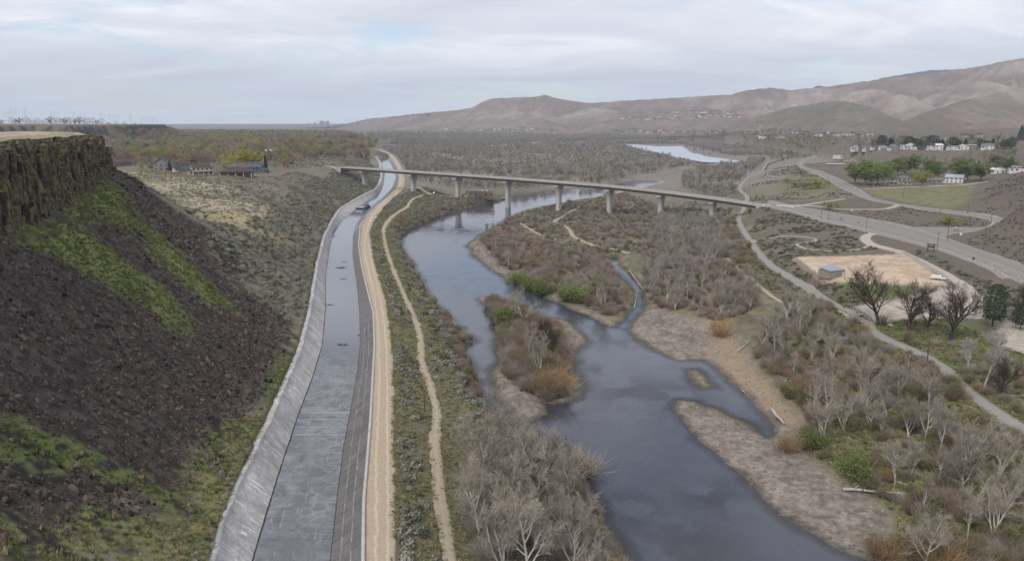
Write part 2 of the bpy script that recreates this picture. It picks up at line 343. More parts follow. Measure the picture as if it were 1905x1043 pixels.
def _ctrl():
    c = []
    def line(P, z=None, step=9.0, off=None):
        P = np.asarray(P, float); L_ = np.linalg.norm(np.diff(P[:, :2], axis=0), axis=1).sum()
        q = resample(P, max(2, int(L_ / step)))
        for p in q: c.append((p[0], p[1], p[2] if z is None else z))
    def px(pts):
        for x, y, z in pts: c.append(tuple(at(x, y, z)))
    def wp(pts): c.extend(pts)
    line(CL, 10.0, 12); line(CR, 10.0, 12); line(RDr, 9.9, 14); line(PATH, None, 14); line(PATH_SP, None, 14)
    line(BIKE[:24], None, 12); line(BIKE[24:], None, 30); line(TRAIL, None, 14); line(HW_N, None, 16); line(HW_F, None, 16)
    line(AV_A, None, 28); line(AV_B, None, 28); line(ENTRY, None, 14); line(LOOP, None, 16); line(np.vstack([LOT, LOT[:1]]), 12.0, 12); line(PARK, 9.0, 16); line(PARK2, 8.5, 16)
    line(SIDE, None, 25); line(DRIVE, None, 25); line(FIELD, None, 30)
    wp([(LOT[:, 0].mean(), LOT[:, 1].mean(), 12.0), (PARK[:, 0].mean(), PARK[:, 1].mean(), 9.0)])
    # talus under the cliff
    for Y, xe, zb in ((-100,-85,50),(-40,-86,51),(0,-88,52),(40,-91,53),(80,-97,54),(120,-104,55.5),(168,-116,57.5),(215,-131,59.5),(250,-143,61),(281,-153,62.5)):
        xc = np.interp(Y, CL[:, 1], CL[:, 0]); w = xc - xe
        c.append((xc - 5, Y, 11.5))
        for k in (0.3, 0.55, 0.8): c.append((xc - 5 - (w - 5) * k, Y, 11.5 + (zb - 11.5) * (k ** 1.06)))
        c.append((xe, Y, zb))
    for x, y, t in ((228,322,292),(248,334,300),(290,368,314),(330,400,324),(372,425,336)): c.append(tuple(at_t(x, y, t)))
    wp([(-170,318,56),(-210,328,56),(-300,345,56),(-400,362,55),(-150,345,40),(-185,352,40),(-230,362,40),(-300,382,40),(-420,400,41),(-170,372,35),(-240,395,36),(-330,420,37),(-500,440,38),(-700,450,39)])
    # terrace with the houses, scarp above the canal
    px([(420,428,33.5),(440,424,33.5),(472,400,33.3),(506,376,33),(545,346,33),(582,326,32.5),(620,309,32),(642,299,32),(662,288,31),(680,278,30),(690,273,28)])
    px([(300,370,35.5),(360,390,34.6),(420,395,34),(330,345,36),(420,350,35),(500,340,34.2),(260,325,36.5),(350,325,36.5),(450,325,36),(540,315,35),(250,300,36.5),(350,300,36),(450,300,36),(560,295,35),(620,290,34)])
    for t, xs, z in ((1000,(-650,-450,-330),36),(1500,(-1000,-700,-450,-330),35),(2200,(-1500,-1000,-650,-470),33),(3200,(-2200,-1500,-1000,-650),30),(4800,(-3300,-2300,-1500,-900),24)):
        for x in xs: c.append((x, t, z))
    # valley floor with the woods
    for t, xs, z in ((760,(0,60,140,210),2.2),(860,(-20,60,150,250),2.4),(780,(-60,),3.5),(870,(-80,),4),(1000,(-140,-60,40),5),(1000,(150,270),3.5),(1250,(-190,-100,0,150,300),5),(1700,(-270,-150,0,200,400),6),(2300,(-330,-100,150,450),6),(3200,(-450,-100,300,700,1000),8),(4800,(-500,200,900,1600,2500),9)):
        for x in xs: c.append((x, t, z))
    # river margins
    px([(1000,440,2.2),(1060,420,2.6),(960,460,2),(1020,500,1.8),(1100,480,2.2),(1080,540,1.6),(1130,430,2.6),(1180,450,2.6),(1240,430,2.8),(1300,430,3),(1340,450,3.4),(1250,500,2.4),(1300,520,2.4),(1340,560,2.8),(1280,560,1.6),(1230,600,.7),(1300,640,.8),(1370,690,.9),(1440,740,1.2),(1330,600,1.2),(1360,640,1.2)])
    px([(1400,600,3),(1450,640,3.2),(1500,680,3.2),(1480,600,4.3),(1560,640,4.6),(1560,720,3.4),(1640,720,4),(1640,800,3.2),(1720,800,3.6),(1720,900,3),(1820,850,3.8),(1860,960,3),(1760,1020,2.2),(1900,1043,3),(1560,830,1.6),(1650,900,1.6),(1680,960,1.3),(1420,880,.8),(1360,820,.8),(1480,900,.9),(1540,950,.9),(1600,1000,.8),(1990,960,5)])
    px([(985,640,1.3),(1010,680,1.3),(1000,720,1.0),(960,620,.9),(1300,706,.4),(1040,640,1.2)])
    px([(900,620,2),(800,600,4),(830,650,4),(860,720,4),(880,800,4),(930,860,4),(1000,900,3),(900,950,4.5),(1050,960,2.5),(1000,1040,3.5),(1100,1040,1.5),(770,500,4),(740,430,5),(790,395,4.5),(830,380,5),(880,374,4),(900,368,5.5),(925,360,5.5),(860,352,6),(940,350,5)])
    # right-hand benches and slopes
    px([(1440,430,12.5),(1480,420,13),(1560,430,13.6),(1540,455,12.4),(1440,455,11.5),(1430,400,14.5),(1650,600,8),(1700,640,7.5),(1780,640,7.5),(1850,690,7),(1905,720,7.2),(1700,700,6.5),(1800,760,6.2),(1560,545,8.6),(1500,520,8.8),(1450,480,9.5),(1860,560,10.5),(1905,570,10.5),(1860,520,12),(1700,520,11.9),(1640,395,16),(1720,405,15.5),(1780,412,15.2),(1600,395,15.8)])
    px([(1790,450,15),(1840,452,16),(1905,440,18.5),(1960,440,24),(1850,470,15.5),(1905,478,17),(1960,500,17)])
    px([(1830,350,19.5),(1850,370,20),(1880,385,20),(1850,340,23),(1905,345,34),(1905,325,40),(1960,330,50),(1905,385,24),(1990,380,40)])
    px([(1440,340,14),(1500,345,15.5),(1450,320,12),(1540,360,16.4),(1480,310,13.5),(1550,300,20),(1600,300,22),(1650,318,19),(1700,330,18),(1800,330,19.5),(1560,284,30),(1620,281,34),(1700,280,35),(1800,279,35.5),(1880,280,36),(1960,281,38),(1580,290,28),(1700,291,27),(1850,296,28),(1700,308,19.5),(1850,318,21),(1700,268,37),(1850,266,39),(1500,275,22),(1430,285,9)])
    for p in ((600,1400,42),(800,1500,50),(1100,1900,60),(900,2600,50),(1800,2600,60),(700,900,55),(500,600,60),(400,400,55),(330,250,22),(330,120,14),(500,200,40),(120,60,2.5),(160,90,3.5),(60,20,-.5),(0,60,1.5),(220,20,7),(900,300,90),(900,900,90)): c.append(p)
    return np.array(c, float)
_C = _ctrl()
def _rbf_fit():
    C = _C.copy()
    keep = np.ones(len(C), bool)
    D = np.sqrt(((C[:, None, :2] - C[None, :, :2]) ** 2).sum(-1))
    for i in range(len(C)):
        if keep[i]: keep[np.where((D[i] < 2.5) & (np.arange(len(C)) > i))[0]] = False
    C = C[keep]; n = len(C)
    D = np.sqrt(((C[:, None, :2] - C[None, :, :2]) ** 2).sum(-1))
    A = np.zeros((n + 1, n + 1)); A[:n, :n] = D - np.eye(n) * 0.6; A[:n, n] = 1; A[n, :n] = 1
    w = np.linalg.solve(A, np.r_[C[:, 2], 0])
    return C[:, :2], w
_RC, _RW = _rbf_fit()
def rbf(P):
    out = np.empty(len(P))
    for i in range(0, len(P), 20000):
        q = P[i:i + 20000]
        d2 = (q ** 2).sum(1)[:, None] + (_RC ** 2).sum(1)[None] - 2 * q @ _RC.T
        out[i:i + 20000] = np.sqrt(np.maximum(d2, 0)) @ _RW[:-1] + _RW[-1]
    return out
class Grid:
    def __init__(s, x0, x1, y0, y1, h):
        s.x0, s.y0, s.h = x0, y0, h
        s.X = np.arange(x0, x1 + h, h); s.Y = np.arange(y0, y1 + h, h)
        g = np.stack(np.meshgrid(s.X, s.Y), -1).reshape(-1, 2)
        s.g = rbf(g).reshape(len(s.Y), len(s.X)); s.x1, s.y1 = s.X[-1], s.Y[-1]
    def __call__(s, P):
        fx = np.clip((P[:, 0] - s.x0) / s.h, 0, len(s.X) - 1.001); fy = np.clip((P[:, 1] - s.y0) / s.h, 0, len(s.Y) - 1.001)
        ix, iy = fx.astype(int), fy.astype(int); fx -= ix; fy -= iy
        g = s.g
        return (g[iy, ix] * (1 - fx) + g[iy, ix + 1] * fx) * (1 - fy) + (g[iy + 1, ix] * (1 - fx) + g[iy + 1, ix + 1] * fx) * fy
    def has(s, P): return (P[:, 0] > s.x0) & (P[:, 0] < s.x1) & (P[:, 1] > s.y0) & (P[:, 1] < s.y1)
_GF = Grid(-260, 340, -20, 900, 4.0)
_GC = Grid(-2600, 2600, -120, 5000, 16.0)
def base_h(P):
    P = np.asarray(P, float)[:, :2]
    z = _GC(P); k = _GF.has(P)
    if k.any(): z[k] = _GF(P[k])
    r = P[:, 1]; f = sstep(3600, 5000, np.maximum(r, np.abs(P[:, 0]) * 1.9))
    return z * (1 - f) + 10 * f
def water_d(P):
    P = np.asarray(P, float)[:, :2]
    wob = (fbm(P[:, 0] * .16, P[:, 1] * .16, 5, 3) - .5) * 3.0
    d = sdf(P, RIVER); 
    for isl in (ISLAND, BAR): d = np.maximum(d, -sdf(P, isl))
    return d + np.where(np.abs(d) < 30, wob, 0)
def strip_poly(P, half):               # polygon of a path of even width
    P = np.asarray(P)[:, :2]; d = np.gradient(P, axis=0); n = np.stack([-d[:, 1], d[:, 0]], 1); n /= np.linalg.norm(n, axis=1)[:, None] + 1e-9
    return np.vstack([P + n * half, (P - n * half)[::-1]])
S = lambda P, n=4: smooth_line(P, n)
sPATH, sSP, sBIKE, sTRAIL, sENTRY, sLOOP, sSIDE, sSIDE2, sDRIVE, sSANDY, sSANDY2 = (S(q) for q in (PATH, PATH_SP, BIKE, TRAIL, ENTRY, LOOP, SIDE, SIDE2, DRIVE, SANDY, SANDY2))
CANAL_POLY = np.vstack([CL, CR[::-1]])
ROAD_POLY = np.vstack([CR, RDr[::-1]])
CARVE = {'road': (ROAD_POLY, .35), 'path': (strip_poly(sPATH, 1.3), .3), 'spur': (strip_poly(sSP, 2.2), .3), 'bike': (strip_poly(sBIKE, 1.75), .35), 'trail': (strip_poly(sTRAIL, .9), .25),
         'hw': (np.vstack([HW_N, HW_F[::-1]]), .4), 'av': (np.vstack([S(AV_A), S(AV_B)[::-1]]), .4), 'entry': (strip_poly(sENTRY, 3.0), .3), 'loop': (strip_poly(sLOOP, .8), .25),
         'side': (strip_poly(sSIDE, 2.2), .3), 'side2': (strip_poly(sSIDE2, 2.0), .3), 'drive': (strip_poly(sDRIVE, 2.5), .3), 'sandy': (strip_poly(sSANDY, 1.1), .25), 'sandy2': (strip_poly(sSANDY2, .9), .25), 'lot': (LOT, .0), 'park': (PARK, .0), 'park2': (PARK2, .0)}
def mesa_z(P, d):                      # height on top of the near lava table, d = distance in from its rim
    return 76.2 + 2.6 * sstep(0, 130, d) + (fbm(P[:, 0] * .05, P[:, 1] * .05, 3) - .5) * 1.6 - 1.2 * (1 - sstep(0, 5, d))
def height(P, carve=True, info=None):
    P = np.asarray(P, float)[:, :2]
    z = base_h(P)
    dist = np.hypot(P[:, 0], P[:, 1])
    dC = sdf(P, CANAL_POLY, 25)
    masks = {k: sdf(P, poly, 12) for k, (poly, dep) in CARVE.items()}
    dR = np.minimum.reduce(list(masks.values()))
    rough = sstep(1.0, 9.0, dC) * sstep(.3, 6.0, dR)
    z = z + (fbm(P[:, 0] * .09, P[:, 1] * .09, 11, 4) - .5) * 1.2 * rough * sstep(0, 3, z)
    z = z + (fbm(P[:, 0] * .02, P[:, 1] * .02, 21, 3) - .5) * 3.0 * rough * sstep(12, 22, z) * (1 - .8 * sstep(1000, 2500, dist))
    dW = water_d(P)
    zb = np.maximum(z, .45)
    land = zb * sstep(-1, 7.0, dW) + .04 + .03 * np.clip(dW, 0, 5)
    z = np.where(dW < 0, np.maximum(dW * .16, -1.3) + .02, np.minimum(zb, land))
    dQ = sdf(P, REACH, 260) + (fbm(P[:, 0] * .03, P[:, 1] * .03, 6, 3) - .5) * 14
    z = np.where(dQ < 0, Z_REACH - .8, np.where(dQ < 230, np.minimum(z, Z_REACH + .15 + .002 * dQ), z)); dW = np.minimum(dW, dQ)
    for k, (poly, dep) in CARVE.items():
        d = masks[k]
        if carve and dep: z = z - dep * (1 - sstep(-.6, .15, d)) 
    dCc = dC - .0028 * np.minimum(dist, 1400) - .55
    if carve: z = np.where(dCc < 0, np.minimum(z, 10 - 7.5 * sstep(.1, 1.6, -dCc)), z)
    dM = sdf(P, MESA, 220)
    z = np.where(dM < -3.0, np.maximum(mesa_z(P, -dM - 3.0), z), z)
    dM2 = sdf(P, MESA2, 260)
    m2 = np.where(dM2 < 0, 74.5 + 1.5 * sstep(0, 300, -dM2), 74.5 - 17 * sstep(0, 7, dM2) - np.maximum(dM2 - 5, 0) * .42)
    m2 = m2 + (fbm(P[:, 0] * .02, P[:, 1] * .02, 31) - .5) * 4 * (dM2 > 3)
    z = np.maximum(z, m2)
    if info is not None: info.update(dW=dW, dC=dC, dM=dM, dM2=dM2, masks=masks, dist=dist, dR=dR)
    return z
# ------------------------------------------------------------------ hills behind the valley
_RID = [  # picture x, y, distance along the axis; then how gently the flank falls
 ([(560,237,9000),(620,235,8500),(650,229,8000),(690,220,7600),(740,215,7200),(800,209,6800),(850,205,6500),(880,200,6300),(900,189,6200),(916,183,6150),(960,181,6100),(1000,180,6050),(1013,176,6050),(1028,181,6000),(1060,187,6000),(1100,191.5,6000),(1150,188,6000),(1200,185,6000),(1250,182,6000),(1300,179,6000),(1350,176,6000),(1400,176,6000)], 4.2),
 ([(905,196,5700),(960,205,5200),(1010,222,4700),(1050,238,4300)], 5.0),
 ([(1100,200,5400),(1160,207,4900),(1200,215,4600),(1260,222,4300)], 6.0),
 ([(1330,186,5000),(1380,169,5000),(1430,163,5000),(1470,167,5000),(1530,162,4900),(1600,152.5,4800),(1640,147,4700),(1700,141,4600),(1760,133,4500),(1830,122,4300),(1870,113,4200),(1905,108,4100),(1990,98,4000),(2150,90,3900)], 3.4),
 ([(1300,196,4700),(1340,206,4300),(1375,215,4000),(1400,222,3800)], 4.5),
 ([(1470,185,10500),(1520,159.5,10500),(1560,163,10500),(1600,160,10500),(1640,145,10500),(1700,135,10500),(1740,129,10500),(1760,124,10500),(1800,118,10500),(1828,119.5,10500),(1880,124,10500),(1960,120,10500)], 4.0),
 ([(1560,182,4200),(1590,170,4100),(1617,165,4100),(1645,168,4050),(1680,185,3900)], 3.2),
 ([(1610,200,3700),(1645,184,3600),(1675,175,3550),(1700,182,3450),(1735,205,3200)], 2.9),
 ([(1750,170,3900),(1790,157,3800),(1829,149,3750),(1860,156,3650),(1890,170,3500)], 3.0),
 ([(1385,228,3300),(1410,216,3200),(1440,207,3150),(1480,198,3100),(1530,190,3000),(1572,187,2900),(1605,195,2800),(1640,213,2600),(1680,236,2400)], 3.6),
 ([(1470,225,2700),(1520,218,2600),(1580,222,2450),(1640,240,2300)], 4.5),
 ([(1660,240,2300),(1700,222,2350),(1740,203,2450),(1800,185,2600),(1860,173,2700),(1905,165,2750),(1990,150,2900),(2150,130,3000)], 3.0),
 ([(1790,236,2000),(1850,224,2100),(1905,214,2150),(1990,200,2200),(2150,180,2300)], 3.6),
]
_RW3 = [(np.array([at_t(*p) for p in pts]), k) for pts, k in _RID]
def hills_h(P, want=False):
    P = np.asarray(P, float)[:, :2]
    wx = (fbm(P[:, 0] / 420, P[:, 1] / 420, 41, 3) - .5) * 170; wy = (fbm(P[:, 0] / 420, P[:, 1] / 420, 47, 3) - .5) * 170
    Q = P + np.stack([wx, wy], 1)
    best = np.full(len(P), -30.0); dn = np.full(len(P), 1e9)
    for C, k in _RW3:
        for W, q in ((P, 0), (Q, 1)):
            d2 = np.full(len(P), 1e18); hz = np.zeros(len(P))
            for a, b in zip(C[:-1], C[1:]):
                ab = b[:2] - a[:2]; l2 = ab @ ab
                t = np.clip(((W - a[:2]) @ ab) / l2, 0, 1)
                dd = ((W - a[:2] - t[:, None] * ab) ** 2).sum(1); m_ = dd < d2
                d2[m_] = dd[m_]; hz[m_] = (a[2] + (b[2] - a[2]) * t)[m_]
            d = np.sqrt(d2)
            if q == 0: dc = d; h0 = hz
            else:
                f = sstep(0, 260, dc); deff = d * f + dc * (1 - f); hh = h0 * (1 - f) + hz * f
                w = np.maximum(hh, 30) * k
                u = np.clip(deff / w, 0, 1)
                h = hh * (1 - u) ** 1.25 * (1 + .25 * u) - 30 * u
                dn = np.where(h > best, dc, dn); best = np.maximum(best, h)
    g = 1 - np.abs(2 * fbm(P[:, 0] / 210 + wx / 200, P[:, 1] / 210 + wy / 200, 51, 5, .55) - 1)
    amp = np.clip(best, 0, 260) * .36 * sstep(10, 320, dn)
    best = best - amp * (g - .35)
    best = best - (1 - np.abs(2 * fbm(P[:, 0] / 85 + wy / 60, P[:, 1] / 85, 55, 3, .55) - 1) - .4) * np.clip(best * .13, 0, 22) * sstep(10, 200, dn)
    best = best + (fbm(P[:, 0] / 40, P[:, 1] / 40, 57, 3) - .5) * 5 * sstep(10, 60, best)
    return (best, g) if want else best
def ground(P):                         # whatever stands uppermost: valley or hills
    P = np.asarray(P, float)[:, :2]; z = height(P, False)
    k = (P[:, 1] > 1700) & (P[:, 0] > -2500)
    if k.any(): z[k] = np.maximum(z[k], hills_h(P[k]))
    return z
def hits(pxs, tmin=60, tmax=9000, fn=None, n=330):
    fn_ = fast_ground if fn is ground else fast_h; near = fast_h; out = []
    ts_all = np.geomspace(tmin, tmax, n)
    for x, y in pxs:
        d = ray(x, y); ts = ts_all; fn = fn_
        tt = ts
        for _ in range(2):
            Q = np.outer(tt, d) + np.array((0, 0, CAM_H)); h = fn(Q[:, :2]); b = Q[:, 2] < h
            i = int(np.argmax(b)) if b.any() else len(tt) - 1
            tt = np.linspace(tt[max(i - 1, 0)], tt[i], 26)
        t = tt[-1]; p = d * t; out.append((p[0], p[1], CAM_H + p[2]))
    return np.array(out)

class Raster:
    def __init__(s, fn, x0, x1, y0, y1, h):
        s.x0, s.y0, s.h = x0, y0, h; s.X, s.Y = np.arange(x0, x1 + h, h), np.arange(y0, y1 + h, h); s.x1, s.y1 = s.X[-1], s.Y[-1]
        s.g = fn(np.stack(np.meshgrid(s.X, s.Y), -1).reshape(-1, 2)).reshape(len(s.Y), len(s.X))
    __call__ = Grid.__call__; has = Grid.has
_HN = Raster(lambda q: height(q, False), -240, 330, 50, 900, 2.0); _HF = Raster(lambda q: height(q, False), -2600, 2600, 0, 4200, 14.0); _HH = Raster(hills_h, -2600, 5200, 1700, 9000, 30.0)
def fast_h(q):
    z = _HF(q); k = _HN.has(q)
    if k.any(): z[k] = _HN(q[k])
    return z
def fast_ground(q):
    z = fast_h(q); k = _HH.has(q)
    if k.any(): z[k] = np.maximum(z[k], _HH(q[k]))
    return z
def ramp3(f, cols):                    # numpy colour ramp, cols = [(pos, rgb)]
    p = [c[0] for c in cols]; return np.stack([np.interp(f, p, [c[1][i] for c in cols]) for i in range(3)], -1)
def ground_mat(name, scales, amp, bump, bscale, rough=0.95):
    m_, nt, b = new_mat(name); L = nt.links
    a = nd(nt, 'ShaderNodeVertexColor', layer_name='Col'); geo = nd(nt, 'ShaderNodeNewGeometry')
    src = tint_noise(nt, a.outputs[0], scales, amp, geo.outputs['Position'])
    L.new(src, b.inputs['Base Color']); b.inputs['Roughness'].default_value = rough; b.inputs['Specular IOR Level'].default_value = 0.1
    if bump:
        n = nd(nt, 'ShaderNodeTexNoise', Scale=bscale, Detail=6.0, Roughness=0.65); L.new(geo.outputs['Position'], n.inputs[0])
        bp = nd(nt, 'ShaderNodeBump', Strength=bump, Distance=0.6); L.new(n.outputs[0], bp.inputs['Height']); L.new(bp.outputs[0], b.inputs['Normal'])
    return m_
def build_hills():
    az = np.radians(np.arange(-17, 47, .085)); r = np.r_[np.arange(1750, 5200, 16.0), np.arange(5200, 7000, 26), np.arange(7000, 12500, 80)]
    A, Rr = np.meshgrid(az, r); X = (np.sin(A) * Rr).ravel(); Y = (np.cos(A) * Rr).ravel()
    P = np.stack([X, Y], 1); Z, G = hills_h(P, True)
    F = grid_faces(len(r), len(az))
    F = F[(Z[F] > -4).any(1)]
    keep = np.zeros(len(Z), bool); keep[F.ravel()] = True; idx = np.cumsum(keep) - 1
    P, Z, F, G = P[keep], Z[keep], idx[F], G[keep]
    n1 = fbm(P[:, 0] / 600, P[:, 1] / 600, 61, 4); n2 = fbm(P[:, 0] / 120, P[:, 1] / 120, 65, 4); n3 = fbm(P[:, 0] / 30, P[:, 1] / 30, 69, 3)
    c = ramp3(n1 * .6 + n2 * .4, [(.3, (.172, .122, .108)), (.45, (.228, .168, .149)), (.55, (.262, .204, .18)), (.7, (.325, .272, .238))])
    low = sstep(150, 40, Z) * sstep(.35, .6, n2 * .5 + n1 * .5)
    c = c * (1 - .6 * low[:, None]) + np.array((.135, .128, .092)) * .6 * low[:, None]
    gy = np.array((.13, .125, .10))
    ctr = at_t(1520, 215, 2900)[:2]; w = np.exp(-(((P - ctr) / (430, 620)) ** 2).sum(1))[:, None]
    c = c * (1 - .75 * w) + gy * .75 * w
    sp = sstep(.62, .7, n3)[:, None] * sstep(.4, .6, n2)[:, None]; c = c * (1 - .4 * sp) + np.array((.075, .07, .055)) * .4 * sp
    tr = at_t(960, 200, 6000)[:2]; w = np.exp(-(((P - tr) / (900, 1500)) ** 2).sum(1))[:, None]
    c = c * (1 - .35 * w) + np.array((.25, .215, .165)) * .35 * w
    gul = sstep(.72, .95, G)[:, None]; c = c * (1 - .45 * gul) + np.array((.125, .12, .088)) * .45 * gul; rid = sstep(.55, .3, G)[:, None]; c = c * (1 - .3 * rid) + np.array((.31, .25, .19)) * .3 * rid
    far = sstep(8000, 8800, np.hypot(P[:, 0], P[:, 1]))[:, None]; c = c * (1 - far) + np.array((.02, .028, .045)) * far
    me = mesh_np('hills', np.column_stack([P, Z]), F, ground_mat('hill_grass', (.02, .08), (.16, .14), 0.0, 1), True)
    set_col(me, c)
    return tag(obj('hills', me), 'bare tan and mauve foothills rising behind the valley', 'hills', kind='structure')
hills = build_hills()

# ------------------------------------------------------------------ ground
GREEN_PX = {'g1': [(30,412),(90,402),(160,432),(230,482),(300,532),(345,582),(352,630),(310,605),(250,562),(180,522),(100,482),(40,452)],
 'g2': [(112,398),(150,345),(198,326),(240,370),(262,420),(232,440),(190,402),(150,420)], 'g3': [(250,400),(300,438),(360,498),(430,568),(437,580),(390,566),(330,522),(280,472)],
 'g4': [(0,768),(60,798),(130,828),(176,858),(182,886),(120,872),(40,852),(0,850)], 'g5': [(180,878),(260,888),(322,924),(312,936),(240,916),(190,902)],
 'g6': [(0,955),(60,982),(130,940),(200,950),(300,970),(400,950),(425,975),(400,1042),(0,1042)], 'g7': [(350,858),(430,780),(490,768),(503,796),(450,890),(420,960),(360,978),(330,930)],
 'g8': [(505,690),(530,660),(548,672),(520,735),(500,745)]}
GREEN = {k: hits(v, 60, 700) for k, v in GREEN_PX.items()}
PALE = atl([(232,322),(330,328),(420,345),(470,352),(500,372),(470,405),(430,428),(395,408),(350,392),(290,360)], 35)
TALUS_EDGE = hits([(215,330),(300,395),(380,450),(430,520),(490,560),(540,600),(530,680),(470,760),(420,820),(330,930),(200,1000),(0,1040)], 60, 700)
TALUS = np.vstack([TALUS_EDGE[:, :2], [(-60, 40), (-90, 20), (-110, 60)], [(-104, 120), (-116, 168), (-131, 215), (-143, 250), (-153, 281), (-175, 312), (-215, 332), (-230, 358), (-185, 352), (-160, 340), (-146, 332)]])
TALUS2 = hits([(205,318),(232,322),(270,350),(330,394),(395,430),(436,458),(470,520),(430,520),(380,450),(300,395),(215,330)], 60, 700)[:, :2]
RIP = atl([(900,560),(870,450),(960,410),(1100,380),(1250,380),(1390,400),(1400,470),(1480,560),(1600,600),(1700,700),(1850,820),(1905,870),(1905,1043),(1640,1043),(1480,830),(1380,640),(1180,575),(1140,600)], 2.5)
SAND = atl([(1290,592),(1345,605),(1378,640),(1400,690),(1435,722),(1475,765),(1500,800),(1460,795),(1424,765),(1390,725),(1350,690),(1320,655),(1330,625)], .6)
def col_ground(P, z, I):
    x, y = P[:, 0], P[:, 1]; dist = I['dist']
    n1, n2 = fbm(x * .03, y * .03, 71, 4), fbm(x * .22, y * .22, 75, 4); n3 = fbm(x * .9, y * .9, 79, 3)
    def mix(c, rgb, w):
        return c * (1 - w[:, None]) + np.asarray(rgb) * w[:, None]
    def zone(poly, soft=3.0, wob=4.0):
        d = sdf(P, poly, 25) + (n2 - .5) * 2 * wob; return sstep(soft, -soft, d)
    c = ramp3(n1 * .5 + n2 * .5, [(.3, (.105, .092, .07)), (.5, (.15, .13, .095)), (.7, (.20, .175, .125))])
    left = sstep(24, 31, z) * (x < -60)
    c = mix(c, (.175, .155, .118), left * .7)
    c = mix(c, (.36, .315, .225), zone(PALE, 6, 9) * sstep(.32, .55, n1 * .4 + n2 * .6) * .95)
    c = mix(c, (.33, .275, .155), np.exp(-(((P - at(420, 405, 34)[:2]) / (26, 34)) ** 2).sum(1)) * .8)
    w = np.maximum(zone(TALUS, 4, 7), zone(TALUS2, 3, 3)); tal = ramp3(n3, [(.25, (.034, .028, .026)), (.5, (.055, .045, .041)), (.75, (.09, .075, .067))]); c = c * (1 - w[:, None]) + tal * w[:, None]
    for k, poly in GREEN.items():
        w = zone(poly, 2.2, 6.5) * sstep(*((.40, .56) if k in ('g6', 'g7') else (.30, .5)), n2 * .6 + n3 * .4)
        yel = (.23, .21, .095) if k in ('g6', 'g7', 'g8') else (.20, .205, .075)
        gc = ramp3(n1 * .35 + n2 * .65, [(.35, (.085, .13, .035)), (.52, (.155, .18, .06)), (.68, yel)])
        c = c * (1 - w[:, None]) + gc * w[:, None]
    w = zone(RIP, 5, 6); rc = ramp3(n2, [(.3, (.12, .10, .072)), (.5, (.165, .138, .098)), (.6, (.15, .15, .082)), (.75, (.22, .185, .13))]); c = c * (1 - w[:, None]) + rc * w[:, None]
    # strip between canal road and river
    dr = seg_dist(P, PATH, False); k = (dr < 30) & (x > -140) & (y < 700) & (z > 1) & (z < 13); c = mix(c, (.135, .128, .082), k * .6 * sstep(30, 10, dr))
    for g in GRAVEL:
        w = zone(g, 2.5, 3.0); gc = ramp3(n2 * .4 + n3 * .6, [(.3, (.135, .112, .094)), (.5, (.21, .178, .15)), (.7, (.29, .25, .212))]); c = c * (1 - w[:, None]) + gc * w[:, None]
    c = mix(c, (.30, .225, .15), zone(SAND, 3, 4) * .85)
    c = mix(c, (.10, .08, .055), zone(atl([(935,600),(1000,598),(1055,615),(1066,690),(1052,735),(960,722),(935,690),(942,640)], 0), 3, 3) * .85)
    c = mix(c, (.42, .34, .24), zone(atl([(886,554),(908,553),(932,562),(925,572),(905,566)], 0), 1, 1))
    # right benches
    br = (x > 120) & (z > 9.5) & (y > 250); c = mix(c, (.135, .112, .088), br * .75 * sstep(9.5, 12, z))
    c = mix(c, (.19, .165, .12), zone(atl([(1390,345),(1450,300),(1500,320),(1560,350),(1590,372),(1480,380),(1420,370)], 14), 8, 8) * .8)
    c = mix(c, (.13, .15, .06), zone(atl([(1440,335),(1520,325),(1570,345),(1560,362),(1470,355)], 15), 10, 8) * .55)
    c = mix(c, ramp3(n2, [(.3, (.13, .14, .065)), (.6, (.19, .175, .10))]), zone(FIELD, 4, 3))
    c = mix(c, (.125, .098, .088), (sstep(20, 26, z) * (x > 200) * (y < 1100)) * .8)
    c = mix(c, (.10, .135, .04), zone(atl([(1640,600),(1740,596),(1830,600),(1860,630),(1905,660),(1905,730),(1800,700),(1700,660),(1650,625)], 7.5), 5, 8) * sstep(.35, .6, n2) * .9)
    c = mix(c, (.10, .14, .045), zone(atl([(1545,528),(1600,530),(1680,536),(1690,548),(1600,556),(1560,548)], 10), 3, 3) * .8)
    c = mix(c, (.125, .135, .055), zone(atl([(1480,590),(1560,590),(1640,640),(1560,650),(1500,625)], 4.5), 5, 5) * .7)
    m_ = I['masks']
    lot = ramp3(n1 * .3 + n2 * .5 + n3 * .2, [(.3, (.36, .262, .185)), (.5, (.47, .36, .26)), (.7, (.55, .44, .335))]); w = sstep(.6, -.8, m_['lot'])[:, None]; c = c * (1 - w) + lot * w
    pk = ramp3(n2 * .5 + n3 * .5, [(.3, (.33, .275, .225)), (.6, (.44, .385, .33))]); w = sstep(1.2, -1.2, np.minimum(m_['park'], m_['park2']) + (n2 - .5) * 3)[:, None]; c = c * (1 - w) + pk * w
    # shore: damp margin, then the bed
    dW = I['dW']; wet = sstep(2.2, .2, dW); c = c * (1 - .38 * wet[:, None]); bed = sstep(0, -4, dW)
    c = mix(c, (.115, .098, .07), bed * .85)
    # lava tables
    dM = I['dM']; c = mix(c, ramp3(n2, [(.3, (.27, .235, .16)), (.6, (.38, .335, .235))]), sstep(1, -7, dM + (n2 - .5) * 9) * .95)
    d2 = I['dM2']; far2 = (np.abs(x) > 500) * (x < 0)
    c = mix(c, (.15, .13, .098), sstep(6, -6, d2) * far2); c = mix(c, (.045, .042, .042), far2 * sstep(-2, 1, d2) * sstep(13, 8, d2)); c = mix(c, (.115, .098, .078), far2 * sstep(10, 14, d2) * sstep(110, 80, d2) * .8)
